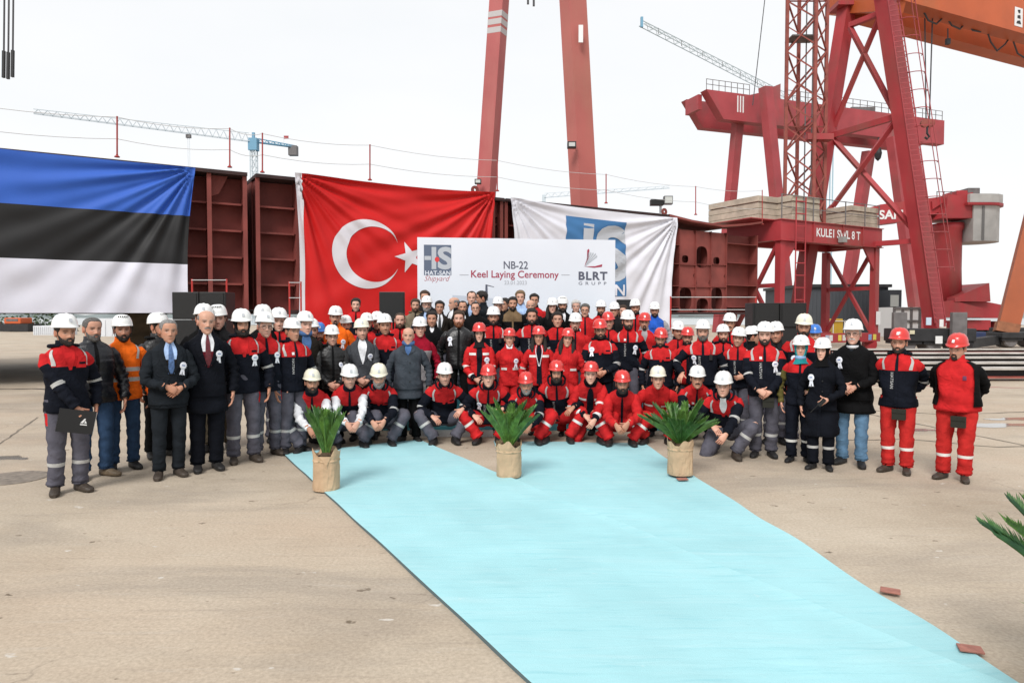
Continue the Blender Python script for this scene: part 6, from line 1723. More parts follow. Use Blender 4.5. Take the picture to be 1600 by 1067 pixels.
        for i in range(r_ - 1):
            for j_ in range(c_):
                j2 = (j_ + 1) % c_
                if max(Mk[i, j_], Mk[i, j2], Mk[i+1, j_], Mk[i+1, j2]) > 0: F.append((i*c_+j_, i*c_+j2, (i+1)*c_+j2, (i+1)*c_+j_))
        if not F: return None
        mb = Mesh(); mb.add(Q.reshape(-1, 3), F); 
        if name == 'hair' and hair not in ('balding',): mb.cap(Q[-1])
        return mb.build(name, m, root)
    hl_x = [0, .5, .85, 1.05, 1.25, 1.45, 1.6, 1.9, 2.4, 3.15]
    hl_y = {'short': [.078, .076, .066, .030, .012, -.012, .028, .010, -.050, -.062], 'balding': [.14, .14, .14, .14, .07, .005, .03, .01, -.05, -.062], 'receding': [.096, .105, .10, .05, .015, -.01, .028, .01, -.05, -.062], 'buzz': [.086, .086, .078, .036, .012, -.005, .03, .01, -.05, -.062], 'long': [.076, .074, .060, .03, .0, -.06, -.09, -.11, -.118, -.118]}
    if hair in hl_y and head != 'hijab':
        yv = hl_y[hair]; offh = {'short': .017, 'balding': .007, 'receding': .010, 'buzz': .005, 'long': .017}[hair] * (.45 if helm else 1)
        tall = 1.0 if helm else 1.35
        def hm(Hh, Pp, ax):
            edge = np.interp(np.abs(Pp), hl_x, yv); top = 1 if hair != 'balding' else np.clip((.075 - Hh) / .02, 0, 1)
            return np.clip((Hh - edge) / .012, -1, 1) * (.65 + .35 * np.clip((Hh - .03) / .06, 0, 1) * tall) * top
        shell('hair', hm, offh, HAIRM[hc])
    if hair == 'long':
        mb = Mesh()
        for sd in (-1, 1):
            pts = tr(np.array([(sd * .066, .010, .035), (sd * .083, .0, -.02), (sd * .090, -.010, -.08), (sd * .092, -.035, -.15), (sd * .085, -.055, -.215), (sd * .078, -.062, -.26)]))
            G, _, _ = tube_rings(pts, [.02*k, .030*k, .036*k, .038*k, .032*k, .010*k], 10, V3(0, -1, 0)); G += rs.normal(0, .0025, G.shape); mb.grid(G); mb.cap(G[-1])
        mb.build('long_hair', HAIRM[hc], root)
    bc = HAIRM['ginger' if 'ginger' in specs else hc]
    if beard in ('short', 'full', 'goatee', 'mustache'):
        off = {'short': .006, 'full': .016, 'goatee': .007, 'mustache': .007}[beard]
        def bm(Hh, Pp, ax):
            ap = np.abs(Pp); lim = np.interp(ap, [0, .22, .45, .8, 1.1, 1.35, 1.5], [-.040, -.041, -.056, -.050, -.030, .0, .02])
            a_ = np.clip((lim - Hh) / .010, -1, 1) * np.clip((1.5 - ap) / .15, -1, 1)
            mouth = np.exp(-((Hh + .0635) / .0085) ** 2 - (ax / .021) ** 2); a_ = np.where(mouth > .45, -1, a_)
            if beard == 'goatee': a_ = np.where((ax > .028) & (Hh > -.12), -1, a_)
            if beard == 'mustache': a_ = np.where((ax < .030) & (ap < .6), np.clip(1 - np.abs(Hh + .048 + ax * .12) / .0085, -1, 1), -1)
            return np.where(ap < 1.6, a_, -1)
        shell('beard' if beard != 'mustache' else 'moustache', bm, off, bc)
    if head == 'hijab' or 'hijab' in specs or 'balaclava' in specs:
        hm_ = cm('teal' if 'teal' in specs else ('charcoal' if 'darkgrey' in specs else 'black'))
        def hj(Hh, Pp, ax):
            e = ((Pp / .86) ** 2 + ((Hh + .020) / .098) ** 2); return np.clip((e - 1) / .25, -1, 1)
        sx = shell('hijab' if 'balaclava' not in specs else 'hood_cap', hj, .013, hm_)
        mb = Mesh(); rows = []
        a = np.arange(20) / 20 * 2 * math.pi
        for (h_, rx, ry, yo) in ((-.06, .066, .080, .0), (-.10, .070, .088, -.002), (-.135, .080, .096, -.004), (-.17, .100, .110, -.002), (-.205, .135, .122, .0)):
            rows.append(HC + np.stack([rx * np.sin(a), -ry * np.cos(a) * .95 + yo, np.full(20, h_) + .006 * np.sin(3 * a + h_ * 60)], -1) * k)
        if 'balaclava' in specs: rows = rows[:3]
        mb.grid(np.array(rows)); mb.build('neck_wrap', hm_, root)
    if 'glasses' in specs:
        mb = Mesh()
        for sd in (-1, 1):
            a = np.arange(12) / 12 * 2 * math.pi; lp = np.stack([sd * .032 + .023 * np.cos(a), np.full(12, -.100) + .004 * np.abs(np.cos(a)), .003 + .0165 * np.sin(a)], -1); lp = np.vstack([lp, lp[:1]])
            G, _, _ = tube_rings(tr(lp), [.0026 * k] * 13, 5); mb.grid(G)
            G, _, _ = tube_rings(tr(np.array([(sd * .055, -.098, .006), (sd * .078, -.05, .008), (sd * .080, .0, .006)])), [.0026 * k] * 3, 5); mb.grid(G)
        mb.build('glasses', M_HDARK, root)
    if 'whitecollar' in specs: patch('undershirt', lambda u, v: tors(1.455 + .075 * v, (-1 + 2 * u) * (.25 + .55 * v), .007), cm('white'), 8, 4)
    if 'whiteshirt' in specs: patch('undershirt', lambda u, v: tors(1.33 + .19 * v, (-1 + 2 * u) * (.03 + .34 * v), .009), cm('white'), 8, 6)
    if 'lanyard' in specs:
        for sd in (-1, 1): patch('lanyard', lambda u, v: tors(1.15 + .34 * v, sd * (.02 + .30 * v) + .05 * (u - .5), .012), cm('white'), 1, 10)
    if 'redprint' in specs: pass
    if 'mask' in specs or 'mask_low' in specs:
        mb = Mesh(); a = np.linspace(-1.15, 1.15, 13); rows = []
        for h_, r_ in (((-.085, .094), (-.105, .104), (-.125, .094), (-.14, .075)) if 'mask' in specs else ((-.118, .092), (-.13, .098), (-.15, .085), (-.155, .07))): rows.append(tr(np.stack([r_ * .72 * np.sin(a), -r_ * np.cos(a) - .004, np.full(13, h_)], -1)))
        mb.grid(np.array(rows), wrap=False); mb.build('face_mask', mat('mask_blue', (.25, .42, .68), .8) if 'bluemask' in specs else cm('white'), root)
    # --- helmet
    if helm:
        st = 'climb' if head == 'climb' else 'std'; colr = 'white' if head == 'climb' else head
        me = shared('helmet_' + st, lambda: helmet_mesh(st), [M_HELM['white'], M_HDARK])
        Rt = RH @ rot(0, R(rs.uniform(-7, 3)), R(rs.uniform(-3, 3)))
        ho = inst('helmet', me, [M_HELM[colr], M_HDARK], root, mat4(Rt, HC, hs * rs.uniform(.97, 1.03)))
        if st == 'std':
            bm_ = M_WHITE if colr == 'red' else mat('helmet_badge_grey', (.42, .44, .47), .5)
            zb4 = .112; w4 = .013
            q = [(-w4, -.1125, zb4 - .014), (w4, -.1125, zb4 - .014), (w4, -.0975, zb4 + .018), (-w4, -.0975, zb4 + .018)]
            key = 'helmet_badge'
            me = shared(key, lambda: Mesh().add([(x, y - .010, z) for x, y, z in q], [(0, 1, 2, 3)]), [M_WHITE]); inst('badge', me, [bm_], ho, np.eye(4))
        else:
            mb = Mesh()
            for sd in (-1, 1):
                G, _, _ = tube_rings(np.array([(sd * .098, -.02, .05), (sd * .075, -.035, -.06), (0.0, -.075, -.118)]), [.004] * 3, 5); mb.grid(G)
            so = mb.build('chin_strap', M_HDARK, ho)
    if ros is not None:
        sd, z = ros if isinstance(ros, tuple) else (ros, 1.24)
        p = tors(z, sd * .55, .008); q = tors(z, sd * .55 + .05, .008); r = tors(z + .03, sd * .55, .008)
        ex_ = nrm(q - p) * (1 if sd > 0 else 1); ez_ = nrm(r - p); ey_ = np.cross(ez_, ex_); 
        if ex_[0] < 0: ex_ = -ex_; ey_ = np.cross(ez_, ex_)
        Rm = np.stack([ex_, ey_, ez_], -1) @ rot(0, 0, rs.uniform(-.2, .2))
        me = shared('rosette', rosette_mesh, [M_ROS, M_ROSB]); inst('rosette', me, None, jo, mat4(Rm, p, 1.02))
    if 'pouch' in specs:
        c_ = tors(.80, .12, .03, False); mb = MB().box((-.068, -.050, -.115), (.068, .015, .005)).box((-.070, -.056, -.04), (.070, -.0505, .008)); pm = mb.build('waist_pouch', mat('pouch_olive', (.014, .014, .009), .8, .2, 20), root, bevel=.012, local=True); pm.location = tuple(c_)
    if 'handset' in specs:
        c_ = tors(1.26, .42, .02, False); pm = MB().box((-.022, -.02, -.05), (.022, .01, .03)).box((-.006, -.008, .03), (.004, .002, .11)).build('radio_handset', M_BLACK, root, local=True); pm.location = tuple(c_)
    return dict(root=root, HC=HC, WR=WR, k=k, th=th, jo=jo, tors=tors)
# ------------------------------------------------------------------ everyone in the photograph
W_ = 'white'; C_ = 'cream'; R_ = 'red'
P = make_person
G0 = 0.0; L1 = .17; L2 = .50
# standing at the left
binder_man = P(100, 490, 7.1, G0, 'hold', 'yard_open', 'worker in white helmet holding a black binder at far left', yaw=24, hy=6, beard='short', sk=1, boots='bootbrown')
P(143, 495, 7.8, G0, 'sides', 'puffer_navy', 'bareheaded bearded man in navy quilted jacket and jeans', head='', hair='buzz', hc='salt', beard='short', sk=4, leg='jeans', boots='boottan', yaw=22, hy=4, build=1.08)
P(190, 490, 8.2, G0, 'sides', 'hiviz', 'man in orange high visibility jacket, white climbing helmet and jeans', head='climb', beard='short', sk=3, leg='jeans', boots='bootblack', yaw=12, specs=('balaclava_off',))
P(246, 487, 8.9, G0, 'sides', 'puffer_black', 'man in black quilted jacket mostly hidden behind the grey haired suit', head='climb', sk=1, leg='black', yaw=30, hy=20)
P(262, 498, 7.8, G0, 'clasp', 'suit_slate', 'grey haired man in dark slate suit with clasped hands and rosette', head='', hair='buzz', hc='grey', sk=1, leg='slate', boots='bootbrown', ros=1, yaw=16)
P(318, 474, 9.2, G0, 'sides', 'coat_black_plain', 'person in white helmet hidden behind the moustached man', sk=1, leg='black', hair='short')
P(321, 484, 8.15, G0, 'sides', 'overcoat_navy', 'balding moustached man in long dark navy coat with burgundy tie', head='', hair='balding', hc='grey', beard='mustache', sk=0, leg='darknavy', ros=(1, 1.28), yaw=12, hy=6)
P(341, 475, 9.4, G0, 'sides', 'coat_charcoal', 'young man in white climbing helmet and dark coat behind first rows', head='climb', sk=2, leg='khaki')
P(377, 482, 8.6, G0, 'sides', 'yard_open', 'black bearded man in white helmet with rosette, grey work trousers', beard='full', sk=1, boots='bootbrown', ros=(1, 1.24), yaw=14, specs=('balaclava',))
P(411, 476, 9.9, G0, 'sides', 'coat_black_plain', 'worker whose tall white helmet shows behind the man with glasses', sk=1)
P(413, 487, 9.0, G0, 'sides', 'yard_red_collar', 'man with glasses in white helmet and red collared work jacket', sk=2, specs=('glasses',), hc='grey', boots='bootbrown', yaw=14, ros=(1, 1.27), hy=6)
P(435, 481, 10.0, G0, 'sides', 'yard', 'thin faced worker in white helmet behind the man with glasses', sk=2, yaw=8)
P(456, 495, 9.2, G0, 'sides', 'yard', 'clean shaven older worker in white helmet facing right', sk=1, hc='salt', boots='bootblack', yaw=26, hy=10)
P(476, 486, 9.8, G0, 'sides', 'coat_brown', 'man in white helmet and brown coat with blue checked scarf', sk=2, hc='grey', leg='charcoal', yaw=14, hy=8)
P(487, 497, 10.4, G0, 'sides', 'redplain', 'worker in white helmet peering past the brown coat', sk=4, beard='stubble', yaw=10)
P(498, 503, 10.75, G0, 'sides', 'redplain', 'smiling bearded worker in blue helmet at the left side', head='blue', sk=4, beard='short', hy=8)
P(518, 506, 9.9, G0, 'clasp_low', 'puffer_black', 'man with glasses in white helmet and black padded coat with rosette', sk=2, beard='stubble', leg='black', ros=(1, 1.2), specs=('glasses',), yaw=8)
P(524, 477, 11.0, L1, 'sides', 'hiviz_plain', 'moustached man in white helmet and plain orange jacket with rosette', sk=1, beard='goatee', ros=1)
P(541, 491, 11.3, L1, 'sides', 'fleece', 'grinning bearded man in white helmet beside the orange jacket', sk=4, beard='short', tilt=-4)
P(556, 466, 12.9, L2, 'sides', 'fleece', 'tall bareheaded dark haired man in front of red flag', head='', sk=2, beard='stubble')
P(565, 497, 10.2, G0, 'clasp_low', 'suit_grey', 'man in cream helmet, grey suit and white shirt with rosette', head=C_, sk=2, beard='stubble', leg='suitgrey', ros=(1, 1.25), yaw=6)
P(573, 488, 11.2, L1, 'sides', 'fleece', 'dark bearded worker in white helmet behind the grey suit', sk=1, beard='short', hy=12)
P(590, 486, 11.5, L1, 'sides', 'plaid', 'man in white helmet and red plaid shirt left of speaker pole', sk=3, beard='stubble', hy=-10)
P(601, 489, 10.5, G0, 'sides', 'yard_open', 'clean shaven worker in white helmet beside the bald man', sk=1, beard='stubble', yaw=4)
P(625, 488, 11.2, L1, 'sides', 'fleece', 'bareheaded man with short reddish beard above the bald man', head='', hair='buzz', hc='brown', sk=2, beard='short', build=1.06)
P(638, 511, 10.0, G0, 'sides', 'coat_tweed', 'bald man in grey tweed coat with blue scarf, front centre', head='', hair='none', sk=0, leg='black', boots='bootblack', build=1.08)
P(656, 494, 10.75, G0, 'sides', 'shawl', 'woman in white helmet wrapped in a maroon shawl', fem=True, sk=2, leg='black', hy=6)
P(649, 467, 13.0, L2, 'sides', 'fur', 'man with tousled brown hair in fur collared parka', head='', hair='short', hc='brown', sk=0, beard='short')
P(667, 461, 12.7, L2, 'sides', 'suit_blue', 'grey bearded man in white helmet and blue suit', sk=2, hc='grey', beard='full', specs=('glasses',))
P(664, 454, 13.7, L2, 'sides', 'coat_charcoal', 'brown haired person almost hidden behind the grey bearded man', head='', hc='brown', sk=0)
P(687, 470, 12.4, L2, 'sides', 'coat_tie', 'dark haired man with striped tie and dark brown coat', head='', hair='short', sk=1, beard='stubble')
P(675, 486, 11.4, L1, 'sides', 'coat_black', 'stubbled dark haired man in black overcoat beside the maroon shawl', head='', sk=1, beard='stubble')
P(711, 464, 13.2, L2, 'sides', 'suit_black', 'balding grey man turned sideways, looking left on stage', head='', hair='balding', hc='grey', sk=0, yaw=-50, hy=-20)
P(723, 470, 12.5, L2, 'sides', 'suit_black', 'man with receding dark hair and dark beard behind leather jacket', head='', hair='receding', sk=1, beard='short')
P(737, 455, 13.4, L2, 'sides', 'suit_blue', 'tall brown haired man close to the printed ship', head='', hair='receding', hc='brown', sk=2)
P(755, 455, 13.7, L2, 'sides', 'suit_blue', 'black haired man turned left, seen in profile on stage', head='', hair='short', sk=1, yaw=-65, hy=-18)
P(743, 471, 12.15, L2, 'sides', 'sweater', 'bald man with glasses in black sweater on stage', head='', hair='buzz', sk=0, specs=('glasses',), build=1.08)
P(717, 485, 10.98, L1, 'sides', 'leather', 'bareheaded red bearded man in black leather jacket with rosette', head='', hair='short', hc='brown', sk=2, beard='full', ros=(-1, 1.3), leg='black', specs=('ginger',), build=1.1)
P(778, 463, 12.7, L2, 'sides', 'coat_black_plain', 'man in white helmet and black coat behind the stubbled worker', hc='grey', sk=2)
P(789, 466, 13.3, L2, 'sides', 'coat_charcoal', 'dark haired man just visible behind a white helmet', head='', sk=1, hy=-30)
P(771, 478, 11.5, L1, 'sides', 'yard', 'bearded worker in white helmet above the hijab wearing woman', sk=1, beard='short', specs=('handset',))
P(749, 503, 10.6, G0, 'clasp_low', 'redjacket', 'woman in red helmet with dark hijab and red jacket with rosette', head=R_, fem=True, hair='none', sk=2, leg='navy', ros=(1, 1.22), specs=('hijab', 'darkgrey'))
P(796, 511, 10.7, G0, 'sides', 'coverall', 'woman in red helmet and red coverall with white collar and rosette', head=R_, hair='short', hc='brown', fem=True, sk=0, leg='red', ros=(1, 1.25), specs=('whitecollar',))
P(801, 464, 12.6, L2, 'sides', 'jacket_tan', 'smiling bearded man in tan shouldered dark jacket', head='', hair='short', sk=1, beard='short')
P(813, 454, 13.5, L2, 'sides', 'shirt_blue', 'fair haired man in pale blue shirt on stage', head='', hair='short', hc='blond', sk=2)
P(829, 468, 12.9, L2, 'sides', 'coat_charcoal', 'bald older man with grey sides on stage', head='', hair='balding', hc='white', sk=0, build=1.05)
P(835, 459, 13.5, L2, 'sides', 'redplain', 'dark haired man with glasses and red jacket with rosette', head='', hair='short', sk=1, specs=('glasses',), beard='stubble', ros=1)
P(831, 482, 11.5, L1, 'sides', 'yard', 'bareheaded young man with trimmed beard in yard jacket', head='', hair='short', sk=4, beard='short')
P(842, 508, 10.6, G0, 'sides', 'redjacket', 'woman in red helmet with long hair and open red jacket', head=R_, hair='long', fem=True, hc='dark', sk=1, leg='navy', specs=('lanyard',))
P(863, 464, 12.7, L2, 'sides', 'coat_black_plain', 'woman in white helmet with long black hair and rosette', hair='long', fem=True, sk=2, ros=1)
P(879, 462, 12.9, L2, 'sides', 'suit_black', 'dark bearded man in white climbing helmet and white shirt', head='climb', sk=1, beard='full')
P(871, 487, 11.6, L1, 'sides', 'vest_navy', 'bareheaded dark haired man in red and navy vest', head='', hair='short', sk=0, build=1.05)
P(900, 469, 13.0, L2, 'sides', 'coat_charcoal', 'white haired older man beside the board logo', head='', hair='short', hc='white', sk=2)
P(914, 478, 12.05, L2, 'sides', 'redplain', 'grey haired man with glasses and moustache, rosette on jacket', head='', hair='short', hc='salt', sk=0, beard='mustache', ros=-1, specs=('glasses',), build=1.05)
P(899, 488, 11.3, L1, 'sides', 'redplain', 'worker in white helmet with light goatee and red jacket', sk=2, hc='brown', beard='goatee')
P(887, 511, 10.5, G0, 'sides', 'coverall', 'smiling woman in red helmet with long dark hair, red coverall', head=R_, hair='long', fem=True, sk=0, leg='red', tilt=5)
P(939, 468, 12.7, L2, 'sides', 'redplain', 'bearded man in white helmet below the grey emblem lettering', sk=1, beard='short')
P(960, 476, 12.4, L2, 'sides', 'coat_charcoal', 'man in white helmet half hidden beside board edge', sk=1, hy=-12)
P(973, 478, 13.4, L2, 'sides', 'coat_black_plain', 'brown haired person beside the small dark speaker', head='', hc='brown', hair='long', fem=True, sk=2)
P(951, 486, 11.5, L1, 'sides', 'redplain', 'laughing man in red helmet behind the man with glasses', head=R_, sk=0, beard='stubble', tilt=-5)
P(938, 497, 10.6, G0, 'clasp', 'yard_open', 'man in red helmet with glasses, clasped hands and rosette', head=R_, sk=1, beard='short', ros=(-1, 1.33), specs=('glasses', 'snood'), leg='navy', build=1.05)
P(981, 484, 11.0, L1, 'sides', 'yard_red_collar', 'dark bearded worker in white helmet with rosette looking right', sk=0, beard='full', ros=(1, 1.2), hy=14)
P(993, 466, 12.6, L2, 'sides', 'redplain', 'tall bearded worker in white helmet before the logo flag', sk=1, beard='short')
P(1007, 487, 11.7, L1, 'sides', 'hoodie', 'moustached young man in red helmet and grey hoodie', head=R_, sk=1, beard='goatee')
P(1023, 474, 12.4, L2, 'sides', 'blue_jacket', 'bearded man in white helmet and bright blue jacket', sk=1, beard='short', build=1.04)
P(1032, 511, 10.5, G0, 'sides', 'yard_open', 'man in red helmet looking down, dark jacket with open collar', head=R_, sk=1, beard='short', hpi=10, build=1.05, leg='navy')
P(1059, 500, 11.3, G0, 'sides', 'redplain', 'worker in white helmet and red jacket turned right', sk=1, hy=14, beard='stubble')
P(1074, 510, 11.0, G0, 'sides', 'redplain', 'stubbled worker in red helmet beside the big bearded man', head=R_, sk=4, beard='short')
P(1098, 499, 10.3, G0, 'reach', 'yard_red_collar', 'broad bearded man in white helmet with rosette and radio', sk=0, beard='full', hc='salt', ros=(-1, 1.24), build=1.12, specs=('handset',), leg='navy')
P(1140, 488, 12.2, G0, 'sides', 'fleece', 'moustached man in white helmet, rearmost before holed hull block', sk=1, beard='mustache')
P(1130, 505, 11.0, G0, 'sides', 'yard', 'bearded worker in white helmet with red print', sk=0, beard='short', specs=('redprint',))
P(1154, 510, 10.3, G0, 'bent', 'yard_red_collar', 'smiling young worker in white helmet tilting his head', sk=0, beard='stubble', tilt=8, yaw=-6, leg='grey')
P(1175, 508, 11.1, G0, 'sides', 'coat_black_plain', 'man in white helmet turned away to the right', head=W_, sk=1, yaw=75, hy=25)
P(1195, 501, 8.9, G0, 'clasp_low', 'yard_red_collar', 'stocky worker in white helmet with clasped hands, pouch and rosette', sk=2, beard='short', ros=(1, 1.25), specs=('pouch',), boots='bootblack', build=1.07, yaw=-2)
P(1213, 501, 9.9, G0, 'sides', 'coat_charcoal', 'man in white helmet behind the worker with clasped hands', sk=1, beard='stubble', hy=-8)
P(1256, 489, 9.7, G0, 'sides', 'yard_red_collar', 'tall bearded worker in cream helmet behind the two women', head=C_, sk=1, beard='full', ros=(-1, 1.2), build=1.04, hpi=6)
P(1273, 505, 10.6, G0, 'sides', 'coat_charcoal', 'man in blue helmet behind the tall bearded worker', head='blue', sk=0, hc='grey')
P(1252, 522, 8.6, G0, 'bent', 'vest_olive', 'woman in white helmet with teal scarf, mask and red navy vest', fem=True, hair='none', sk=2, leg='navy', boots='charcoal', specs=('hijab', 'teal', 'mask', 'bluemask'), yaw=-6)
radio_woman = P(1286, 530, 8.2, G0, 'radio', 'navy_coat', 'woman in white helmet, black hijab and long navy coat', fem=True, hair='none', sk=2, leg='darknavy', legband=True, specs=('hijab',), yaw=-12, ros=(-1, 1.26), hy=-6)
P(1334, 497, 8.4, G0, 'clasp', 'wool_black', 'elderly man in white helmet, black wool coat and pale jeans', sk=2, hc='white', beard='mustache', leg='jeanslight', ros=(-1, 1.3), specs=('mask_low', 'glasses'), yaw=-14, build=1.07)
P(1406, 511, 8.05, G0, 'behind', 'yard', 'young man in red helmet, dark jacket and red trousers with pouch', head=R_, sk=4, beard='short', leg='reddull', boots='bootbrown', specs=('pouch',), yaw=-14, build=1.05)
P(1497, 519, 7.66, G0, 'behind', 'tee_red', 'stout man in red helmet and red tee shirt with draped jacket', head=R_, hair='short', sk=0, beard='goatee', yaw=-14, hy=-10, hpi=8, leg='reddull', boots='bootbrown', build=1.16, specs=('pouch',))
# crouching row
P(487, 574, 9.35, G0, 'squat', 'vest_white', 'crouching man in cream helmet and vest, behind the first palm', head=C_, sk=1, beard='short', yaw=6)
P(546, 568, 9.6, G0, 'squat', 'vest_white', 'crouching man in white helmet and vest with white sleeves, right of first palm', sk=2, beard='stubble', yaw=4, hy=6)
P(591, 567, 9.75, G0, 'squat', 'yard_open', 'crouching grey bearded man in cream helmet looking down', head=C_, sk=0, hc='grey', beard='full', hpi=12)
P(693, 565, 9.95, G0, 'squat_knees', 'yard_open', 'crouching young man in white helmet beside the step', sk=2, beard='stubble', yaw=4)
P(762, 567, 9.95, G0, 'squat_knees', 'yard', 'crouching smiling man in red helmet with rosette, behind centre palm', head=R_, sk=2, leg='red', ros=(-1, 1.26))
P(822, 580, 9.9, G0, 'squat', 'yard_open', 'crouching grey stubbled man in red helmet right of centre palm', head=R_, sk=1, hc='grey', beard='short', leg='red')
P(871, 561, 10.05, G0, 'squat_knees', 'yard', 'crouching black bearded man in red helmet and black hood', head=R_, sk=1, beard='full', leg='red', specs=('balaclava',))
P(922, 563, 10.0, G0, 'squat_kneell', 'redjacket', 'kneeling clean shaven young man in red helmet and red jacket', head=R_, sk=2, leg='red', specs=('snood',))
P(972, 577, 9.8, G0, 'squat', 'redplain', 'crouching bearded man in red helmet and all red work clothes', head=R_, sk=1, beard='full', leg='red')
P(1026, 570, 9.9, G0, 'squat_knees', 'redstripe', 'crouching clean shaven man in cream helmet and red jacket', head=C_, sk=0, leg='reddull')
P(1088, 569, 9.8, G0, 'squat', 'yard_red_collar', 'crouching moustached man in white helmet behind the right palm', sk=1, beard='mustache', ros=(-1, 1.27), leg='grey')
P(1131, 578, 8.95, G0, 'squat_kneell', 'yard_open', 'kneeling man in white helmet and white shirt, right end of row', sk=2, ros=(1, 1.2), specs=('whiteshirt',), boots='bootbrown', yaw=-8)

# ------------------------------------------------------------------ held things
def place(person, name, label, cat, mb_parts, local, Rm):
    r = person['root']; Mw = Matrix.Translation(r.location) @ Matrix.Rotation(person['th'], 4, 'Z') @ Matrix.Translation(Vector(local)) @ Rm
    t = thing(name, label, cat, Mw.translation)
    for nm, mb, m in mb_parts:
        mb.xform(Mw).build(nm, m, t)
    return t
w = binder_man['WR'][-1] * binder_man['k']
place(binder_man, 'binder', 'black binder with white emblem held by the man at far left', 'binder',
      [('cover', MB().box((-.16, -.004, -.115), (.16, .004, .115)).box((-.16, .018, -.115), (.16, .026, .115)), mat('binder_black', (.010, .010, .011), .4)),
       ('pages', MB().box((-.155, .0045, -.11), (.165, .0175, .11)), M_WHITE),
       ('emblem', MB().add([(.035, -.0055, -.01), (.065, -.0055, .035), (.078, -.0055, .035), (.06, -.0055, -.01)], [(0, 1, 2, 3)]).add([(.075, -.0055, .02), (.092, -.0055, -.01), (.07, -.0055, -.01)], [(0, 1, 2)]).add([(.035, -.0055, -.03), (.095, -.0055, -.03), (.095, -.0055, -.02), (.035, -.0055, -.02)], [(0, 1, 2, 3)]), M_WHITE)],
      (w[0] - .02, w[1] - .035, w[2] - .13), Matrix.Rotation(R(12), 4, 'Y') @ Matrix.Rotation(R(-14), 4, 'Z'))
w = radio_woman['WR'][1] * radio_woman['k']
place(radio_woman, 'walkie_talkie', 'small black radio with aerial held by the navy coated woman', 'radio',
      [('body', MB().box((-.022, -.014, -.05), (.022, .014, .05)), M_BLACK), ('aerial', MB().tube([(-.01, 0, -.05), (-.012, 0, -.17)], .005, 6), M_BLACK)],
      (w[0] - .05, w[1] - .06, w[2] - .03), Matrix.Rotation(R(40), 4, 'Y'))

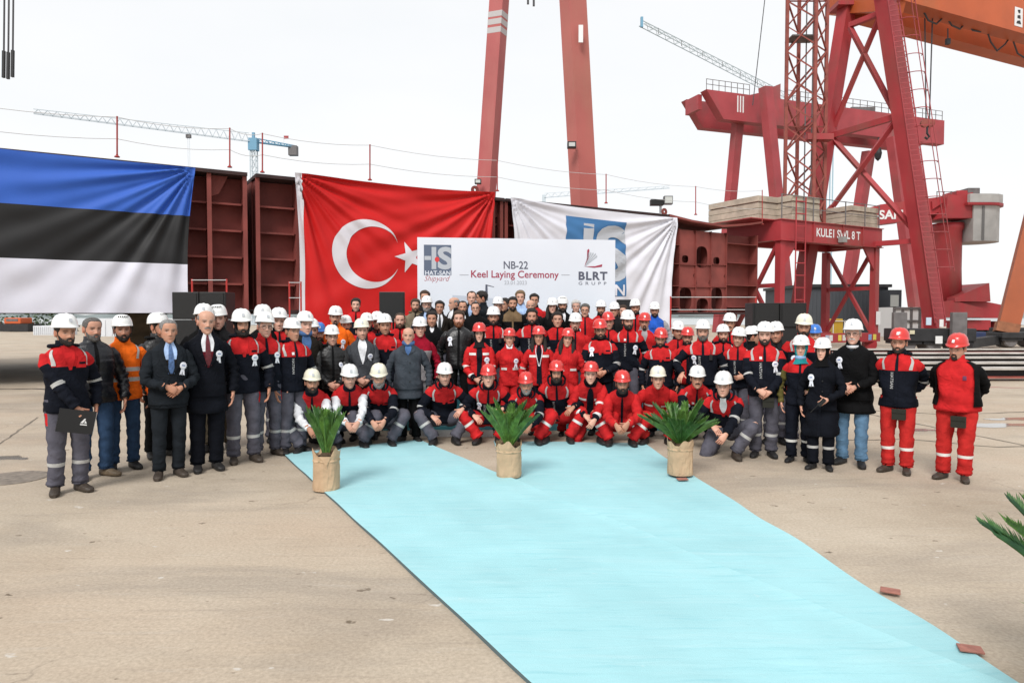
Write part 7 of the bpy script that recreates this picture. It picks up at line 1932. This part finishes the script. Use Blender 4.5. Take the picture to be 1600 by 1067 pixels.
# ------------------------------------------------------------------ potted cycads
M_KRAFT = mat('kraft_paper', (.46, .32, .20), .8, .12, 6, .5, 18)
M_FROND = mat('cycad_green', (.080, .175, .032), .45, .4, 14, .1, 30, dirt=(.10, .12, .02), dirt_amt=.35)
M_FROND2 = mat('cycad_green_dark', (.045, .12, .026), .4, .4, 14)
def cycad(label, c, potr, poth, n, length, seed, spread=1.0, up_bias=.9, folded=False, droop=.006):
    r_ = random.Random(seed); t = thing('potted_cycad', label, 'potted plant', c, 'cycads in paper wrapped pots')
    mb = MB(); nn = 40; prof = [(0, .98), (.08, 1.0), (.3, .98), (.55, .99), (.72, .97), (.76, 1.02), (.80, .97), (.9, 1.01), (1.0, 1.04)]
    for zf, rf in prof:
        for j in range(nn):
            a = 2 * math.pi * j / nn; cr = 1 + .018 * math.sin(5 * a + seed + zf * 4) + .012 * math.sin(11 * a + zf * 9) + r_.uniform(-.022, .022)
            sq = 1 / max(abs(math.cos(a)), abs(math.sin(a))) ** .18
            rr = potr * rf * cr * sq; zz_ = poth * zf + (.03 * math.sin(3 * a + seed) + .02 * math.sin(7 * a) if zf == 1 else 0) + (-.10 * math.exp(-((a - 4.9) / .35) ** 2) if zf == 1 and folded else 0)
            mb.v.append((c[0] + rr * math.cos(a), c[1] + rr * math.sin(a), c[2] + zz_))
    for i in range(len(prof) - 1):
        for j in range(nn): mb.f.append((i*nn+j, i*nn+(j+1) % nn, (i+1)*nn+(j+1) % nn, (i+1)*nn+j)); mb.m.append(0)
    k = len(mb.v)
    for j in range(nn):
        x, y, z = mb.v[(len(prof)-1)*nn+j]; mb.v.append((c[0] + (x-c[0])*.9, c[1] + (y-c[1])*.9, z - .05))
    for j in range(nn): mb.f.append(((len(prof)-1)*nn+j, (len(prof)-1)*nn+(j+1) % nn, k+(j+1) % nn, k+j)); mb.m.append(0)
    po_ = mb.build('pot_wrap', M_KRAFT, t)
    MB().lathe([(potr*.85, c[2] + poth*.85), (.01, c[2] + poth*.86)], (c[0], c[1], 0), 20).build('soil', mat('soil', (.03, .02, .015), .95), t)
    MB().tube([(c[0] + (potr*1.0)*math.cos(a/10*6.283), c[1] + (potr*1.0)*math.sin(a/10*6.283), c[2] + poth*.765 + .004*math.sin(a*2)) for a in range(11)], .007, 5).build('string', mat('twine', (.30, .24, .15), .9), t)
    MB().lathe([(.06, poth*.8), (.07, poth*.88), (.04, poth*.96), (.01, poth*.98)], c, 12).build('stem', mat('cycad_trunk', (.07, .045, .025), .9, .4, 30), t)
    for f in range(n):
        a = 6.283 * f / n * 1.0 + r_.uniform(-.25, .25); el = r_.uniform(.55, 1.0) * up_bias; L_ = length * r_.uniform(.75, 1.08)
        hd_ = Vector((math.cos(a), math.sin(a) * .8, 0)); fr = MB(); S_ = 22; rach = []
        p = Vector(c) + Vector((hd_.x * .03, hd_.y * .03, poth * .90)); ang = 1.50 - (1 - el) * 1.35 * spread
        for s_ in range(S_ + 1):
            rach.append(p.copy()); d = hd_ * math.cos(ang) + Vector((0, 0, math.sin(ang))); p = p + d * (L_ / S_); ang -= droop * (1 + s_ / 12)
        fr.tube(rach, [.008 * (1 - .8 * i / S_) + .001 for i in range(S_ + 1)], 5)
        for s_ in range(2, S_ + 1):
            q = rach[s_]; d = (rach[s_] - rach[s_-1]).normalized(); sx = d.cross(Vector((0, 0, 1))); sx = sx.normalized() if sx.length > .05 else Vector((-hd_.y, hd_.x, 0)); un = sx.cross(d)
            ll = .125 * math.sin(min(1, .25 + s_ / S_ * .9) * 2.6) ** .7 * (1 if s_ < S_ - 1 else .5) * (length / .55) + .012
            for sd in (-1, 1):
                for h_ in (0, .5):
                    b0 = q - d * (L_/S_) * h_
                    ld = (sx * sd * .62 + d * .85 + un * .38).normalized(); wv = (d * .0095 * (1 if length < .8 else 1.3))
                    tip = b0 + ld * ll * r_.uniform(.85, 1.1)
                    md = b0 + ld * ll * .5 + un * .006
                    fr.add([b0 - wv, b0 + wv, md + wv * .9, tip, md - wv * .9], [(0, 1, 2, 3, 4)])
        fr.build('frond', M_FROND if r_.random() < .6 else M_FROND2, t)
    return t
b0 = on_ground(505, 771); cycad('cycad in crumpled kraft paper wrap on the carpet\'s left corner', (b0.x, b0.y + .13, 0.016), .135, .40, 22, .50, 3, .55, 1.0, True)
b0 = on_ground(795, 750); cycad('cycad in kraft paper wrap standing at the middle of the carpet', (b0.x, b0.y + .13, 0.020), .140, .37, 26, .50, 7, 1.0, .95)
b0 = on_ground(1067, 749); cycad('wide leaning cycad in kraft paper wrap at right carpet corner', (b0.x, b0.y + .13, 0.036), .140, .37, 26, .50, 11, 1.3, .92, False, .006)
b0 = on_ground(1722, 1120); cycad('cycad cut off by the right frame edge, nearest the camera', (b0.x, b0.y, 0.0), .15, .40, 24, .64, 15, 1.6, .9, False, .012)
